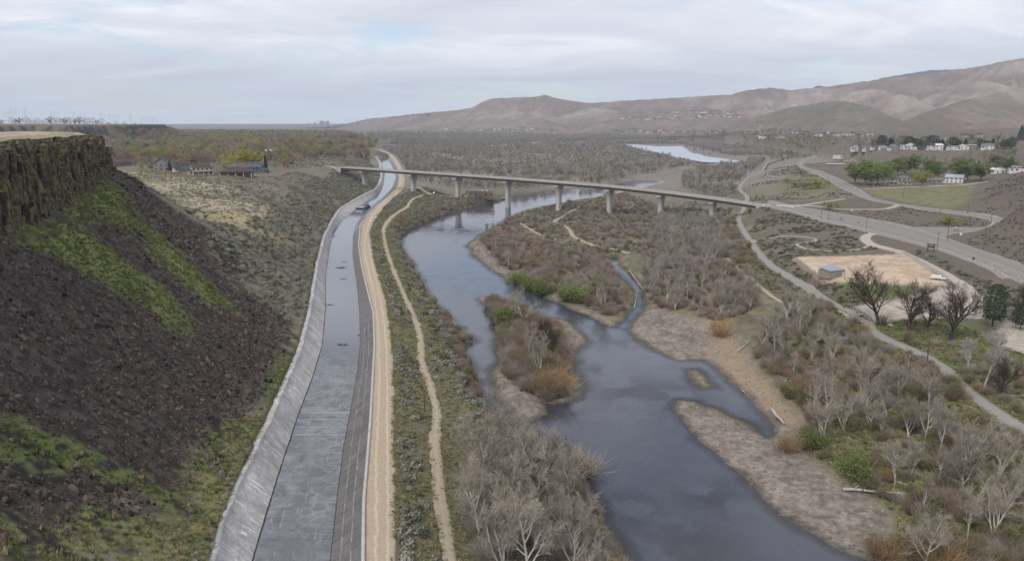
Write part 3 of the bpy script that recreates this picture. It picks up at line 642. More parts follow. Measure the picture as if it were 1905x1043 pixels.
    # far plain
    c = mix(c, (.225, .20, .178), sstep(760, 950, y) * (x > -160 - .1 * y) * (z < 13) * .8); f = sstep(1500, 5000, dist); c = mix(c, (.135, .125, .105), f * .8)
    return c
def build_ground():
    az = np.radians(np.r_[np.arange(-68, -37, .6), np.arange(-37, 37, .088), np.arange(37, 68.1, .6)])
    r = [30.0]
    while r[-1] < 40000:
        q = r[-1]
        if q < 70: d = 1.5
        elif q < 2600: d = min(max(.42, q * q / 58000 * 1.05), max(.42, .0105 * q))
        else: d = .03 * q
        r.append(q + d)
    r = np.array(r); A, Rr = np.meshgrid(az, r)
    P = np.stack([(np.sin(A) * Rr).ravel(), (np.cos(A) * Rr).ravel()], 1)
    I = {}; Z = np.empty(len(P)); Cc = np.empty((len(P), 3))
    n = 120000
    for i in range(0, len(P), n):
        I = {}; q = P[i:i + n]; z = height(q, True, I); Z[i:i + n] = z; Cc[i:i + n] = col_ground(q, z, I)
    me = mesh_np('ground', np.column_stack([P, Z]), grid_faces(len(r), len(az)), ground_mat('earth', (.35, 1.6, 6.0), (.14, .2, .22), .5, 1.8), True)
    set_col(me, Cc)
    return tag(obj('ground', me), 'valley ground of rock slope, terrace, floodplain and far plain', 'ground', kind='structure')
ground_obj = build_ground()

# ------------------------------------------------------------------ river
def water_mat(name, deep, rip_scale, strength, tint=(.72, .78, .74)):
    m_, nt, b = new_mat(name); L = nt.links
    b.inputs['Base Color'].default_value = (*deep, 1); b.inputs['Roughness'].default_value = .06; b.inputs['IOR'].default_value = 1.42
    b.inputs['Specular IOR Level'].default_value = .5
    geo = nd(nt, 'ShaderNodeNewGeometry')
    rf = nd(nt, 'ShaderNodeAttribute', attribute_name='riffle'); dp = nd(nt, 'ShaderNodeAttribute', attribute_name='depth')
    mp = nd(nt, 'ShaderNodeMapping'); mp.inputs['Scale'].default_value = (1, .4, 1); mp.inputs['Rotation'].default_value = (0, 0, R(-25)); L.new(geo.outputs['Position'], mp.inputs[0])
    n1 = nd(nt, 'ShaderNodeTexNoise', Scale=rip_scale, Detail=3.0, Roughness=.55, Distortion=.4); L.new(mp.outputs[0], n1.inputs[0])
    n2 = nd(nt, 'ShaderNodeTexNoise', Scale=rip_scale * .09, Detail=3.0); L.new(geo.outputs['Position'], n2.inputs[0])
    mr = nd(nt, 'ShaderNodeMapRange'); mr.inputs[1].default_value = .42; mr.inputs[2].default_value = .66; L.new(n2.outputs[0], mr.inputs[0])
    ad = nd(nt, 'ShaderNodeMath', operation='MULTIPLY_ADD'); L.new(mr.outputs[0], ad.inputs[0]); ad.inputs[1].default_value = .34 * strength; L.new(rf.outputs['Fac'], ad.inputs[2])
    a2 = nd(nt, 'ShaderNodeMath', operation='ADD'); L.new(ad.outputs[0], a2.inputs[0]); a2.inputs[1].default_value = .035 * strength
    bp = nd(nt, 'ShaderNodeBump', Distance=.25); L.new(a2.outputs[0], bp.inputs['Strength']); L.new(n1.outputs[0], bp.inputs['Height'])
    L.new(bp.outputs[0], b.inputs['Normal'])
    tr = nd(nt, 'ShaderNodeBsdfTransparent'); tr.inputs[0].default_value = (*tint, 1)
    ms = nd(nt, 'ShaderNodeMixShader'); L.new(dp.outputs['Fac'], ms.inputs[0]); L.new(tr.outputs[0], ms.inputs[1]); L.new(b.outputs[0], ms.inputs[2])
    L.new(ms.outputs[0], nt.nodes['Material Output'].inputs[0])
    return m_
M_WATER = water_mat('river_water', (.058, .063, .080), 1.5, 1.15, (.82, .82, .76))
def build_river():
    Vs, Fs, D, Rf = [], [], [], []; base = 0
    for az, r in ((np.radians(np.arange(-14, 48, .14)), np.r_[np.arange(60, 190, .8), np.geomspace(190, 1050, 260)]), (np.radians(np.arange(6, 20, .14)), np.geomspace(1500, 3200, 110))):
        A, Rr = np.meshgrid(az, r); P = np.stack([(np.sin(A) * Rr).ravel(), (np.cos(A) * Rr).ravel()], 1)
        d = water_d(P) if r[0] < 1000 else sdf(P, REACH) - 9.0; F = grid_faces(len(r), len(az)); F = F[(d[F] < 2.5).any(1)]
        keep = np.zeros(len(P), bool); keep[F.ravel()] = True; idx = np.cumsum(keep) - 1; P, d = P[keep], d[keep]
        nz = fbm(P[:, 0] * .12, P[:, 1] * .12, 91, 4)
        dep = .45 + .55 * sstep(0, 4.0, -d + (nz - .5) * 3)
        shoal = np.zeros(len(P))
        for px_, rad in (((960,770),16),((1240,735),15),((1370,785),9),((1330,690),9),((1150,715),9),((1165,640),9),((1010,770),12),((1190,730),15),((1285,1010),11),((1170,960),9),((1120,690),9),((1330,930),9),((930,560),9)):
            q = at(px_[0], px_[1], 0)[:2]; shoal = np.maximum(shoal, np.exp(-((P - q) ** 2).sum(1) / rad ** 2))
        dep = np.clip(dep - .34 * shoal * sstep(.32, .6, nz), .28, 1)
        rif = np.zeros(len(P))
        for pl, rad, am in (([(880,600),(890,640),(900,700),(915,760)],7,.30),([(780,545),(850,560),(890,585)],9,.13),([(1000,560),(1060,590),(1110,625)],10,.16),([(1150,1000),(1250,960),(1300,900)],14,.05),([(1080,720),(1150,720),(1250,740)],9,.10),([(960,350),(1020,360),(1100,355)],14,.2)):
            rif = np.maximum(rif, am * np.exp(-(seg_dist(P, atl(pl, 0), False) / rad) ** 2))
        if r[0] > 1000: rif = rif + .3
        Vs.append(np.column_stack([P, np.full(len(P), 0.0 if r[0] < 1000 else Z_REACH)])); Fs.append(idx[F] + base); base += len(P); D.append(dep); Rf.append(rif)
    me = mesh_np('river', np.vstack(Vs), np.vstack(Fs), M_WATER, True); m_ = water_mat('sky_pale_water', (.40, .43, .47), 1.5, 1.0); m_.node_tree.nodes['Principled BSDF'].inputs['Roughness'].default_value = .3; me.materials.append(m_); me.polygons.foreach_set('material_index', np.r_[np.zeros(len(Fs[0]), np.int32), np.ones(len(Fs[1]), np.int32)])  # far reach: bright sky reflection put into the pale base colour
    set_f(me, np.hstack(D), 'depth'); set_f(me, np.hstack(Rf), 'riffle')
    return tag(obj('river', me), 'slate blue river winding round gravel bars under the bridge', 'river', kind='structure')
river = build_river()

# ------------------------------------------------------------------ roads and paths
def across_mat(name, edge, body, rut, rough=.95, ruts=(.3, .7), fine=(1.2, 6.0), amp=(.12, .12)):
    m_, nt, b = new_mat(name); L = nt.links
    at_ = nd(nt, 'ShaderNodeAttribute', attribute_name='across'); geo = nd(nt, 'ShaderNodeNewGeometry')
    n = nd(nt, 'ShaderNodeTexNoise', Scale=.35, Detail=4.0); L.new(geo.outputs['Position'], n.inputs[0])
    ad = nd(nt, 'ShaderNodeMath', operation='MULTIPLY_ADD'); L.new(n.outputs[0], ad.inputs[0]); ad.inputs[1].default_value = .22; L.new(at_.outputs['Fac'], ad.inputs[2])
    sb = nd(nt, 'ShaderNodeMath', operation='SUBTRACT'); L.new(ad.outputs[0], sb.inputs[0]); sb.inputs[1].default_value = .11
    rp = nd(nt, 'ShaderNodeValToRGB'); e = rp.color_ramp.elements
    st = [(0, edge), (.1, body)] + [s for r in ruts for s in ((r - .07, body), (r, rut), (r + .07, body))] + [(.9, body), (1, edge)]
    while len(e) < len(st): e.new(.5)
    for el, (p, cc) in zip(e, st): el.position = p; el.color = (*cc, 1)
    L.new(sb.outputs[0], rp.inputs[0])
    L.new(tint_noise(nt, rp.outputs[0], fine, amp, geo.outputs['Position']), b.inputs['Base Color'])
    b.inputs['Roughness'].default_value = rough; b.inputs['Specular IOR Level'].default_value = .15
    nb = nd(nt, 'ShaderNodeTexNoise', Scale=5.0, Detail=5.0); L.new(geo.outputs['Position'], nb.inputs[0])
    bp = nd(nt, 'ShaderNodeBump', Strength=.25, Distance=.2); L.new(nb.outputs[0], bp.inputs['Height']); L.new(bp.outputs[0], b.inputs['Normal'])
    return m_
def ribbon(name, A, B, mat, zoff=.06, n=200, jit=0.0, seed=1, nc=9, zfn=None):
    A, B = resample(np.asarray(A)[:, :2], n), resample(np.asarray(B)[:, :2], n)
    k = np.linspace(0, 1, n)
    if jit:
        w = np.linalg.norm(B - A, axis=1, keepdims=True); d = (B - A) / np.maximum(w, 1e-6)
        s = np.r_[0, np.cumsum(np.linalg.norm(np.diff(A, axis=0), axis=1))]
        A = A - d * ((fbm(s * .35, s * 0, seed, 3) - .45) * 2 * jit)[:, None]; B = B + d * ((fbm(s * .35, s * 0 + 5, seed + 9, 3) - .45) * 2 * jit)[:, None]
    u = np.linspace(0, 1, nc); P = (A[:, None] * (1 - u)[None, :, None] + B[:, None] * u[None, :, None]).reshape(-1, 2)
    z = (zfn or base_h)(P) + zoff
    ac = np.tile(u, n); z = z - .12 * ((ac < .01) | (ac > .99))
    me = mesh_np(name, np.column_stack([P, z]), grid_faces(n, nc)[:, ::-1].copy(), mat, True); set_f(me, ac, 'across')
    return obj(name, me)
def path_ribbon(name, C, half, mat, n=240, jit=0.0, zoff=.06, seed=1):
    q = strip_poly(C, half); m_ = len(q) // 2
    return ribbon(name, q[m_:][::-1], q[:m_], mat, zoff, n, jit, seed)
M_DIRT = across_mat('packed_dirt', (.25, .205, .15), (.385, .31, .228), (.50, .415, .315), ruts=(.3, .68))
M_PATH = across_mat('trail_dirt', (.23, .19, .14), (.37, .298, .222), (.42, .345, .262), ruts=(.5,))
M_ASPH = across_mat('old_asphalt', (.27, .24, .205), (.225, .208, .192), (.205, .19, .178), ruts=(.32, .7), amp=(.08, .08))
M_ASPH2 = across_mat('path_asphalt', (.22, .2, .175), (.255, .24, .222), (.27, .255, .235), ruts=(.5,), amp=(.07, .07))
M_GRAV = across_mat('gravel_drive', (.29, .245, .2), (.385, .335, .285), (.42, .37, .315), ruts=(.3, .7))
M_PAINT = flat_mat('road_paint', (.62, .60, .55), .7, (1.5,), (.25,)); M_YEL = flat_mat('yellow_paint', (.50, .36, .07), .7, (1.5,), (.25,))
tag(ribbon('canal_road', CR + np.array((.5, 0, 0)), RDr, M_DIRT, .05, 420, .3, 3, 13), 'wide tan dirt road along the right bank of the canal', 'road', kind='structure')
tag(path_ribbon('river_path', sPATH, 1.35, M_PATH, 420, .55, .06, 7), 'narrow rutted dirt path between the canal road and the river', 'path', kind='structure')
tag(path_ribbon('landing_drive', sSP, 2.3, M_PATH, 120, .4, .07, 9), 'dirt spur leading from the canal road to the flat-roofed building', 'path', kind='structure')
bike = tag(path_ribbon('bike_path', sBIKE, 2.1, M_ASPH2, 500, .1, .06, 11), 'grey paved bike path curving along the right bank', 'path', kind='structure')
tag(path_ribbon('dirt_trail', sTRAIL, .95, M_PATH, 160, .35, .06, 13), 'thin dirt trail running below the paved bike path', 'path', kind='structure')
hwy = tag(ribbon('highway', HW_F, HW_N, M_ASPH, .06, 300, .1, 15, 15), 'grey highway coming off the right end of the bridge', 'road', kind='structure')
ave = tag(ribbon('side_road', S(AV_A), S(AV_B), M_ASPH, .045, 420, .1, 17, 11), 'paved road looping from the junction back toward the far houses', 'road', kind='structure')
tag(path_ribbon('connector_path', sSIDE, 2.2, M_GRAV, 140, .3, .05, 19), 'pale paved spur joining the highway and the looping road', 'path', kind='structure')
tag(path_ribbon('pullout_path', sSIDE2, 1.9, M_GRAV, 80, .3, .07, 20), 'pale pullout beside the bridge end barriers', 'path', kind='structure')
tag(path_ribbon('gravel_drive', sENTRY, 3.0, M_GRAV, 220, .5, .05, 21), 'pale gravel drive passing the fenced dirt lot', 'road', kind='structure')
tag(path_ribbon('sandy_trail', sSANDY, 1.4, M_PATH, 160, .9, .06, 41), 'pale sandy track winding over the scrubby point below the bridge', 'path', kind='structure')
tag(path_ribbon('sandy_spur', sSANDY2, 1.0, M_PATH, 80, .7, .06, 43), 'short pale spur off the sandy track on the point', 'path', kind='structure')
tag(path_ribbon('loop_trail', sLOOP, .8, M_GRAV, 260, .15, .05, 23), 'thin pale trail looping through the dark scrub', 'path', kind='structure')
tag(path_ribbon('farm_drive', sDRIVE, 2.5, M_GRAV, 120, .3, .06, 25), 'pale drive along the far side of the green field', 'road', kind='structure')
def lerp_line(A, B, k, n=260):
    A, B = resample(np.asarray(A)[:, :2], n), resample(np.asarray(B)[:, :2], n); return A * (1 - k) + B * k
def marking(parent, A, B, k, w, mat, dash=None, zoff=.085):
    C = lerp_line(A, B, k); s = np.r_[0, np.cumsum(np.linalg.norm(np.diff(C, axis=0), axis=1))]
    def strip(a, b):
        q = np.linspace(a, b, max(2, int((b - a) / 4))); P = np.stack([np.interp(q, s, C[:, i]) for i in (0, 1)], 1)
        d = np.gradient(P, axis=0); nn = np.stack([-d[:, 1], d[:, 0]], 1); nn /= np.linalg.norm(nn, axis=1)[:, None]
        V = np.stack([P - nn * w / 2, P + nn * w / 2], 1).reshape(-1, 2)
        o = obj('road_marking', mesh_np('road_marking', np.column_stack([V, base_h(V) + zoff]), grid_faces(len(P), 2), mat), parent)
    if not dash: strip(0, s[-1])
    else:
        a = 0
        while a + dash[0] < min(s[-1], dash[2]): strip(a, a + dash[0]); a += dash[0] + dash[1]
marking(hwy, HW_F, HW_N, .12, .28, M_PAINT, (70, 60, 320)); marking(hwy, HW_F, HW_N, .85, .28, M_PAINT)
marking(hwy, HW_F, HW_N, .47, .22, M_YEL); marking(hwy, HW_F, HW_N, .53, .22, M_YEL); marking(hwy, HW_F, HW_N, .68, .22, M_PAINT, (4, 9, 400))
marking(ave, S(AV_A), S(AV_B), .5, .25, M_YEL, zoff=.08); marking(ave, S(AV_A), S(AV_B), .1, .2, M_PAINT, zoff=.08); marking(ave, S(AV_A), S(AV_B), .9, .2, M_PAINT, zoff=.08)
q = strip_poly(sBIKE, 1.8); m2 = len(q) // 2
marking(bike, q[m2:][::-1], q[:m2], .5, .14, M_YEL, (1.5, 3.5, 130))

# ------------------------------------------------------------------ canal
def xs_at(line, Y): return np.interp(Y, line[:, 1], line[:, 0])
YS = [45.0]
while YS[-1] < 1700: YS.append(YS[-1] + max(1.7, YS[-1] ** 1.5 * .0011))
YS = np.array(YS)
def shell(name, a, b, za, zb, mat, nc=7, dz=0.0, seed=0, y0=45, y1=1700):
    Y = YS[(YS >= y0) & (YS <= y1)]; u = np.linspace(0, 1, nc)
    X = xs_at(a, Y)[:, None] * (1 - u) + xs_at(b, Y)[:, None] * u
    # the slope's foot and head lie on slightly different Y for one picture row; rows here are true cross-sections
    Z = za * (1 - u)[None] + zb * u[None] + np.zeros_like(X); YY = np.repeat(Y[:, None], nc, 1)
    if dz: Z = Z + (fbm(X * .5, YY * .5, seed, 3) - .5) * dz * np.sin(np.pi * u)[None]
    me = mesh_np(name, np.stack([X, YY, Z], -1).reshape(-1, 3), grid_faces(len(Y), nc), mat, True)
    set_f(me, np.tile(u, len(Y)), 'across'); return me
def lining_mat(name, dark, mid, light, sx=1.0):
    m_, nt, b = new_mat(name); L = nt.links; geo = nd(nt, 'ShaderNodeNewGeometry')
    mp = nd(nt, 'ShaderNodeMapping'); mp.inputs['Scale'].default_value = (.5, 2.6, .2); L.new(geo.outputs['Position'], mp.inputs[0])
    n = nd(nt, 'ShaderNodeTexNoise', Scale=.8, Detail=6.0, Roughness=.65, Distortion=.5); L.new(mp.outputs[0], n.inputs[0])
    rp = nd(nt, 'ShaderNodeValToRGB'); e = rp.color_ramp.elements
    st = [(.32, dark), (.45, mid), (.57, mid), (.64, light)]
    while len(e) < 4: e.new(.5)
    for el, (p, cc) in zip(e, st): el.position = p; el.color = (*cc, 1)
    L.new(n.outputs[0], rp.inputs[0]); L.new(tint_noise(nt, rp.outputs[0], (.12, .6, 2.5), (.28, .22, .16), geo.outputs['Position']), b.inputs['Base Color'])
    b.inputs['Roughness'].default_value = .85
    nb = nd(nt, 'ShaderNodeTexNoise', Scale=1.6, Detail=6.0); L.new(geo.outputs['Position'], nb.inputs[0])
    bp = nd(nt, 'ShaderNodeBump', Strength=.5, Distance=.3); L.new(nb.outputs[0], bp.inputs['Height']); L.new(bp.outputs[0], b.inputs['Normal'])
    return m_
M_LIN = lining_mat('shotcrete', (.27, .255, .238), (.385, .37, .352), (.68, .67, .66))
M_LIN2 = flat_mat('panel_concrete', (.155, .146, .146), .75, (.3, 2.0), (.18, .15), rnd=.12, bump=.2, bscale=2)
M_SEAL = flat_mat('joint_sealant', (.36, .35, .33), .85, (.6, 3), (.35, .2))
canal = empty('canal', (0, 0, 0)); tag(canal, 'concrete lined irrigation canal running along the foot of the rock slope', 'canal', kind='structure')
obj('left_bank_lining', shell('left_bank_lining', CL - np.array((.5, 0, 0)), FL, 10.12, Z_FLOOR - .05, M_LIN, 15, .55, 5), canal)
M_FLOORBED = flat_mat('floor_silt', (.55, .555, .53), .55, (.12, .5, 2.0), (.35, .3, .2))
bedr = obj('right_bank_bed', shell('right_bank_bed', CR, FR, 10.02, Z_FLOOR - .08, M_SEAL, 3), canal)
bedf = obj('floor_bed', shell('floor_bed', FL - np.array((.3, 0, 0)), FR + np.array((.3, 0, 0)), Z_FLOOR - .05, Z_FLOOR - .05, M_FLOORBED, 5), canal)
def floor_mat():
    m_, nt, b = new_mat('wet_floor'); L = nt.links; geo = nd(nt, 'ShaderNodeNewGeometry'); oi = nd(nt, 'ShaderNodeObjectInfo')
    rp = nd(nt, 'ShaderNodeValToRGB'); e = rp.color_ramp.elements
    st = [(0, (.205, .175, .168)), (.35, (.24, .215, .207)), (.65, (.275, .262, .253)), (1, (.31, .30, .29))]
    while len(e) < 4: e.new(.5)
    for el, (p, cc) in zip(e, st): el.position = p; el.color = (*cc, 1)
    L.new(oi.outputs['Random'], rp.inputs[0])
    n = nd(nt, 'ShaderNodeTexNoise', Scale=.16, Detail=6.0, Roughness=.6, Distortion=.6); L.new(geo.outputs['Position'], n.inputs[0])
    mr = nd(nt, 'ShaderNodeMapRange'); mr.inputs[1].default_value = .47; mr.inputs[2].default_value = .66; L.new(n.outputs[0], mr.inputs[0])
    mx = nd(nt, 'ShaderNodeMixRGB'); L.new(mr.outputs[0], mx.inputs[0]); L.new(rp.outputs[0], mx.inputs[1]); mx.inputs[2].default_value = (.50, .505, .475, 1)
    vn = nd(nt, 'ShaderNodeTexNoise', Scale=.5, Detail=3.0); L.new(geo.outputs['Position'], vn.inputs[0]); va = nd(nt, 'ShaderNodeMixRGB', blend_type='ADD'); va.inputs[0].default_value = 1.6; L.new(geo.outputs['Position'], va.inputs[1]); L.new(vn.outputs['Color'], va.inputs[2])
    vo = nd(nt, 'ShaderNodeTexVoronoi', Scale=.33); vo.feature = 'DISTANCE_TO_EDGE'; L.new(va.outputs[0], vo.inputs['Vector'])
    vm_ = nd(nt, 'ShaderNodeMapRange'); vm_.inputs[1].default_value = .02; vm_.inputs[2].default_value = .075; vm_.inputs[3].default_value = .75; vm_.inputs[4].default_value = 0.0; L.new(vo.outputs['Distance'], vm_.inputs[0])
    v2 = nd(nt, 'ShaderNodeMath', operation='MULTIPLY'); L.new(vm_.outputs[0], v2.inputs[0]); n9 = nd(nt, 'ShaderNodeTexNoise', Scale=.12, Detail=2.0); L.new(geo.outputs['Position'], n9.inputs[0]); r9 = nd(nt, 'ShaderNodeMapRange'); r9.inputs[1].default_value = .4; r9.inputs[2].default_value = .6; L.new(n9.outputs[0], r9.inputs[0]); L.new(r9.outputs[0], v2.inputs[1])
    m9 = nd(nt, 'ShaderNodeMixRGB'); L.new(v2.outputs[0], m9.inputs[0]); L.new(mx.outputs[0], m9.inputs[1]); m9.inputs[2].default_value = (.62, .625, .60, 1); mx = m9
    L.new(tint_noise(nt, mx.outputs[0], (.5, 3), (.2, .15), geo.outputs['Position']), b.inputs['Base Color'])
    n2 = nd(nt, 'ShaderNodeTexNoise', Scale=.25, Detail=3.0); L.new(geo.outputs['Position'], n2.inputs[0])
    m3 = nd(nt, 'ShaderNodeMapRange'); m3.inputs[1].default_value = .35; m3.inputs[2].default_value = .65; m3.inputs[3].default_value = .16; m3.inputs[4].default_value = .5
    L.new(n2.outputs[0], m3.inputs[0]); L.new(m3.outputs[0], b.inputs['Roughness']); b.inputs['Specular IOR Level'].default_value = .5
    return m_
M_FLOOR = floor_mat()
rng = random.Random(7)
def panels(name, a, b, za, zb, cols, mat, y0, y1, dy, gap, th, jit, parent, skew=0.0):
    Y = y0; row = 0
    while Y + dy < y1:
        for i in range(cols):
            u0, u1 = i / cols, (i + 1) / cols; v = []
            for (yy, uu) in ((Y, u0), (Y, u1), (Y + dy, u1), (Y + dy, u0)):
                yy_ = yy + skew * uu
                yq = yy_ + (gap / 2 if yy == Y else -gap / 2)
                xa, xb = xs_at(a, yq), xs_at(b, yq); w = abs(xb - xa); g = gap / 2 / w
                uq = uu + (g if uu == u0 else -g) + (rng.uniform(-jit, jit) / w if 0 < uu < 1 else 0)
                v.append(np.array((xa * (1 - uq) + xb * uq, yq + rng.uniform(-jit, jit) * .5, za * (1 - uq) + zb * uq)))
            v = np.array(v); up = np.array((0, 0, th + rng.uniform(0, th * .5)))
            c = v.mean(0)
            MB().add(np.vstack([v - c, v - c + up]), [(4, 5, 6, 7), (0, 1, 5, 4), (1, 2, 6, 5), (2, 3, 7, 6), (3, 0, 4, 7)]).build(name, mat, parent, c)
        Y += dy if 'floor' not in name else rng.choice((dy * .75, dy, dy, dy * 1.3)); row += 1
panels('floor_panel', FL, FR, Z_FLOOR, Z_FLOOR, 4, M_FLOOR, 96, 250, 3.6, .13, .03, .3, bedf)
panels('lining_panel', FR, CR, Z_FLOOR - .04, 10.04, 3, M_LIN2, 96, 262, 3.0, .17, .05, .07, bedr, -2.0)
obj('right_bank_upper', shell('right_bank_upper', FR, CR, Z_FLOOR + .0, 10.08, M_LIN2, 3, y0=258), canal)
M_CURB = flat_mat('pale_concrete', (.43, .415, .39), .85, (.5, 3), (.2, .15))
def curb(name, line, dx, w, z0, z1, mat, jit=0.0):
    X = xs_at(line, YS) + dx + (fbm(YS * .4, YS * 0, 3, 3) - .5) * jit; V = []
    for x, y in zip(X, YS): e_ = max(0.0, y - 250) * .0032 if 'lip' in name else 0.0; V += [(x - w / 2 - e_, y, z0), (x - w / 2 - e_, y, z1), (x + w / 2, y, z1), (x + w / 2, y, z0)]
    return obj(name, mesh_np(name, np.array(V), grid_faces(len(YS), 4), mat), canal)
curb('right_curb', CR, .3, .6, 9.0, 10.2, M_CURB); curb('left_lip', CL, -.75, 1.5, 8.6, 10.2, M_LIN, .7)
M_CW = water_mat('canal_water', (.115, .125, .148), .5, .12, (.93, .95, .97))  # bluish body colour adds sky sheen to the wet film
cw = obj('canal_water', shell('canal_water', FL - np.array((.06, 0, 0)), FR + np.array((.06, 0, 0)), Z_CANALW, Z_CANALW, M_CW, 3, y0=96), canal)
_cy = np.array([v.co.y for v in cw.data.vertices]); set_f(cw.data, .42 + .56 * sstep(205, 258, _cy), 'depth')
MB_ = flat_mat('black_seam', (.03, .03, .032), .8)
curb('floor_seam', FL, -.05, .3, Z_FLOOR - .1, Z_FLOOR + .11, MB_, .25); curb('floor_seam', FR, .02, .16, Z_FLOOR - .1, Z_FLOOR + .1, MB_); set_f(cw.data, np.zeros(len(cw.data.vertices)), 'riffle')
# ------------------------------------------------------------------ bridge
M_CONC = flat_mat('bridge_concrete', (.36, .345, .32), .85, (.12, 1.5), (.14, .1), bump=.15, bscale=1.5)
M_CONC2 = flat_mat('pier_concrete', (.42, .405, .375), .85, (.1, 1.2), (.12, .1), bump=.15, bscale=1.5)
M_DECK = flat_mat('deck_asphalt', (.245, .228, .21), .9, (.08, 1.0), (.1, .08)); M_STEEL = flat_mat('shade_dark_girder', (.085, .074, .066), .8, (.1, 1.0), (.15, .1))  # girder colour darkened for the shadow under the deck
def build_bridge():
    L0, R0 = at_t(627, 311, 807), at_t(1413, 383, 570)
    xs = [627, 700, 769, 852, 945, 1040, 1135, 1231, 1328, 1413]; ys = [311, 315.6, 320.3, 326, 332.5, 339.7, 347.4, 357.8, 370.2, 383]
    pts = []
    for x, y in zip(xs, ys):          # where each sight line crosses the plan line of the bridge
        d = ray(x, y); e = R0 - L0; A = np.array([[d[0], -e[0]], [d[1], -e[1]]]); t, s_ = np.linalg.solve(A, L0[:2])
        pts.append(d * t + np.array((0, 0, CAM_H)))
    near = smooth_line(np.array(pts), 8)
    e = (R0 - L0)[:2]; e /= np.linalg.norm(e); nrm = np.array((-e[1], e[0]))      # nrm points away from the viewer
    W = 13.0
    org = at_t(945, 332.5, 693); org = np.array((org[0], org[1], 0.0))
    br = empty('bridge', org); tag(br, 'long grey concrete highway bridge on tall flared piers across the river', 'bridge')
    S0 = np.array([(p[:2] - org[:2]) @ e for p in near]); Zd = near[:, 2]
    zat = lambda s: np.interp(s, S0, Zd)
    def w3(s, o, z): q = e * s + nrm * o; return (q[0], q[1], z)
    st = np.linspace(S0[0], S0[-1], 110)
    def sweep(name, prof, mat, par=br, s0=None, s1=None):     # prof: closed list of (offset, dz)
        ss = st if s0 is None else np.linspace(s0, s1, 12)
        V = [w3(s, o, zat(s) + dz) for s in ss for o, dz in prof]; n = len(prof); F = []
        for i in range(len(ss) - 1):
            for k in range(n): F.append((i * n + k, i * n + (k + 1) % n, (i + 1) * n + (k + 1) % n, (i + 1) * n + k))
        F += [tuple(range(n)), tuple((len(ss) - 1) * n + k for k in range(n - 1, -1, -1))]
        return obj(name, mesh_np(name, np.array(V), F, mat), par)
    deck = sweep('deck', [(0, -.95), (W, -.95), (W, -.62), (0, -.62)], M_CONC)
    sweep('road_surface', [(.45, -.60), (W - .45, -.60), (W - .45, -.55), (.45, -.55)], M_DECK, deck)
    for o, m_, w in ((1.6, M_PAINT, .22), (W - 1.6, M_PAINT, .22), (W / 2 - .25, M_YEL, .16), (W / 2 + .25, M_YEL, .16)):
        sweep('road_marking', [(o, -.545), (o + w, -.545), (o + w, -.535), (o, -.535)], m_, deck)
    for o in (0, W - .42):
        b_ = sweep('barrier', [(o, -.62), (o + .42, -.62), (o + .3, .0), (o + .12, .0)], M_CONC)
        sweep('rail', [(o + .13, .22), (o + .27, .22), (o + .27, .34), (o + .13, .34)], M_CONC, b_)
        mp = MB().box(-.07, .07, -.07, .07, -.05, .25).me('rail_post', M_CONC)
        for s in np.arange(S0[0] + 2, S0[-1], 6.0): obj('rail_post', mp, b_, w3(s, o + .2, zat(s)))
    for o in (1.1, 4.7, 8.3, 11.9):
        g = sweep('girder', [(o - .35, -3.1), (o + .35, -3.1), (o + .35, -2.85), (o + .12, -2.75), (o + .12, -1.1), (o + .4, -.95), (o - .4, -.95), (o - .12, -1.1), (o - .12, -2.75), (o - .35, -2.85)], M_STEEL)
    ang = math.atan2(nrm[1], nrm[0])
    for x, yb in ((679, 345), (769, 361), (852, 373), (945, 388), (1040, 382), (1135, 391), (1231, 407), (1328, 412)):
        d = ray(x, 340); A = np.array([[d[0], -e[0]], [d[1], -e[1]]]); c0 = org[:2] + nrm * W / 2
        t, s = np.linalg.solve(A, c0); P = c0 + e * s
        zt = zat(s) - 3.1; zg = min(float(height(P[None], False)[0]), zt - 6) - 2.0
        H = zt - zg; sec = []
        for z in (0, H - 11.5, H - 9, H - 6.8, H - 5.2, H - 3.8, H - 2.6, H - 1.5):
            f = max(0.0, (z - (H - 11.5)) / 10.0); hw = 2.7 + 3.5 * f ** 1.9; sec.append((z, hw, 1.8 + .25 * f))
        V, F = [], []
        for z, hw, hl in sec:
            c = .5
            V += [(hw, -hl + c, z), (hw, hl - c, z), (hw - c, hl, z), (-hw + c, hl, z), (-hw, hl - c, z), (-hw, -hl + c, z), (-hw + c, -hl, z), (hw - c, -hl, z)]
        for i in range(len(sec) - 1):
            for k in range(8): F.append((i * 8 + k, i * 8 + (k + 1) % 8, (i + 1) * 8 + (k + 1) % 8, (i + 1) * 8 + k))
        F += [tuple(range(7, -1, -1)), tuple((len(sec) - 1) * 8 + k for k in range(8))]
        pr = MB().add(V, F).build('pier', M_CONC2, br, (P[0] - org[0], P[1] - org[1], zg), ang)
        MB().box(-6.4, 6.4, -2.15, 2.15, H - 1.5, H - .25).build('pier_cap', M_CONC2, pr)
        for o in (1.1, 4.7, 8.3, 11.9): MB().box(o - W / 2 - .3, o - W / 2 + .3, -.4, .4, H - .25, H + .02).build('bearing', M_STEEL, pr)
        MB().box(-3.4, 3.4, -2.3, 2.3, 0, 2.4).build('pier_footing', M_CONC2, pr)
    for s in (S0[0] - .8, S0[-1] + .8):
        q = MB().box(-W / 2 - .6, W / 2 + .6, -.8, .8, -7, -.1)
        q.box(-W / 2 - .6, -W / 2 + .0, -4, 4, -6, .1); q.box(W / 2, W / 2 + .6, -4, 4, -6, .1)
        p = w3(s, W / 2, float(zat(s)))
        q.build('abutment', M_CONC2, br, p, ang)
    return br, org, e, nrm, zat, S0
bridge, BR_O, BR_E, BR_N, BR_Z, BR_S = build_bridge()
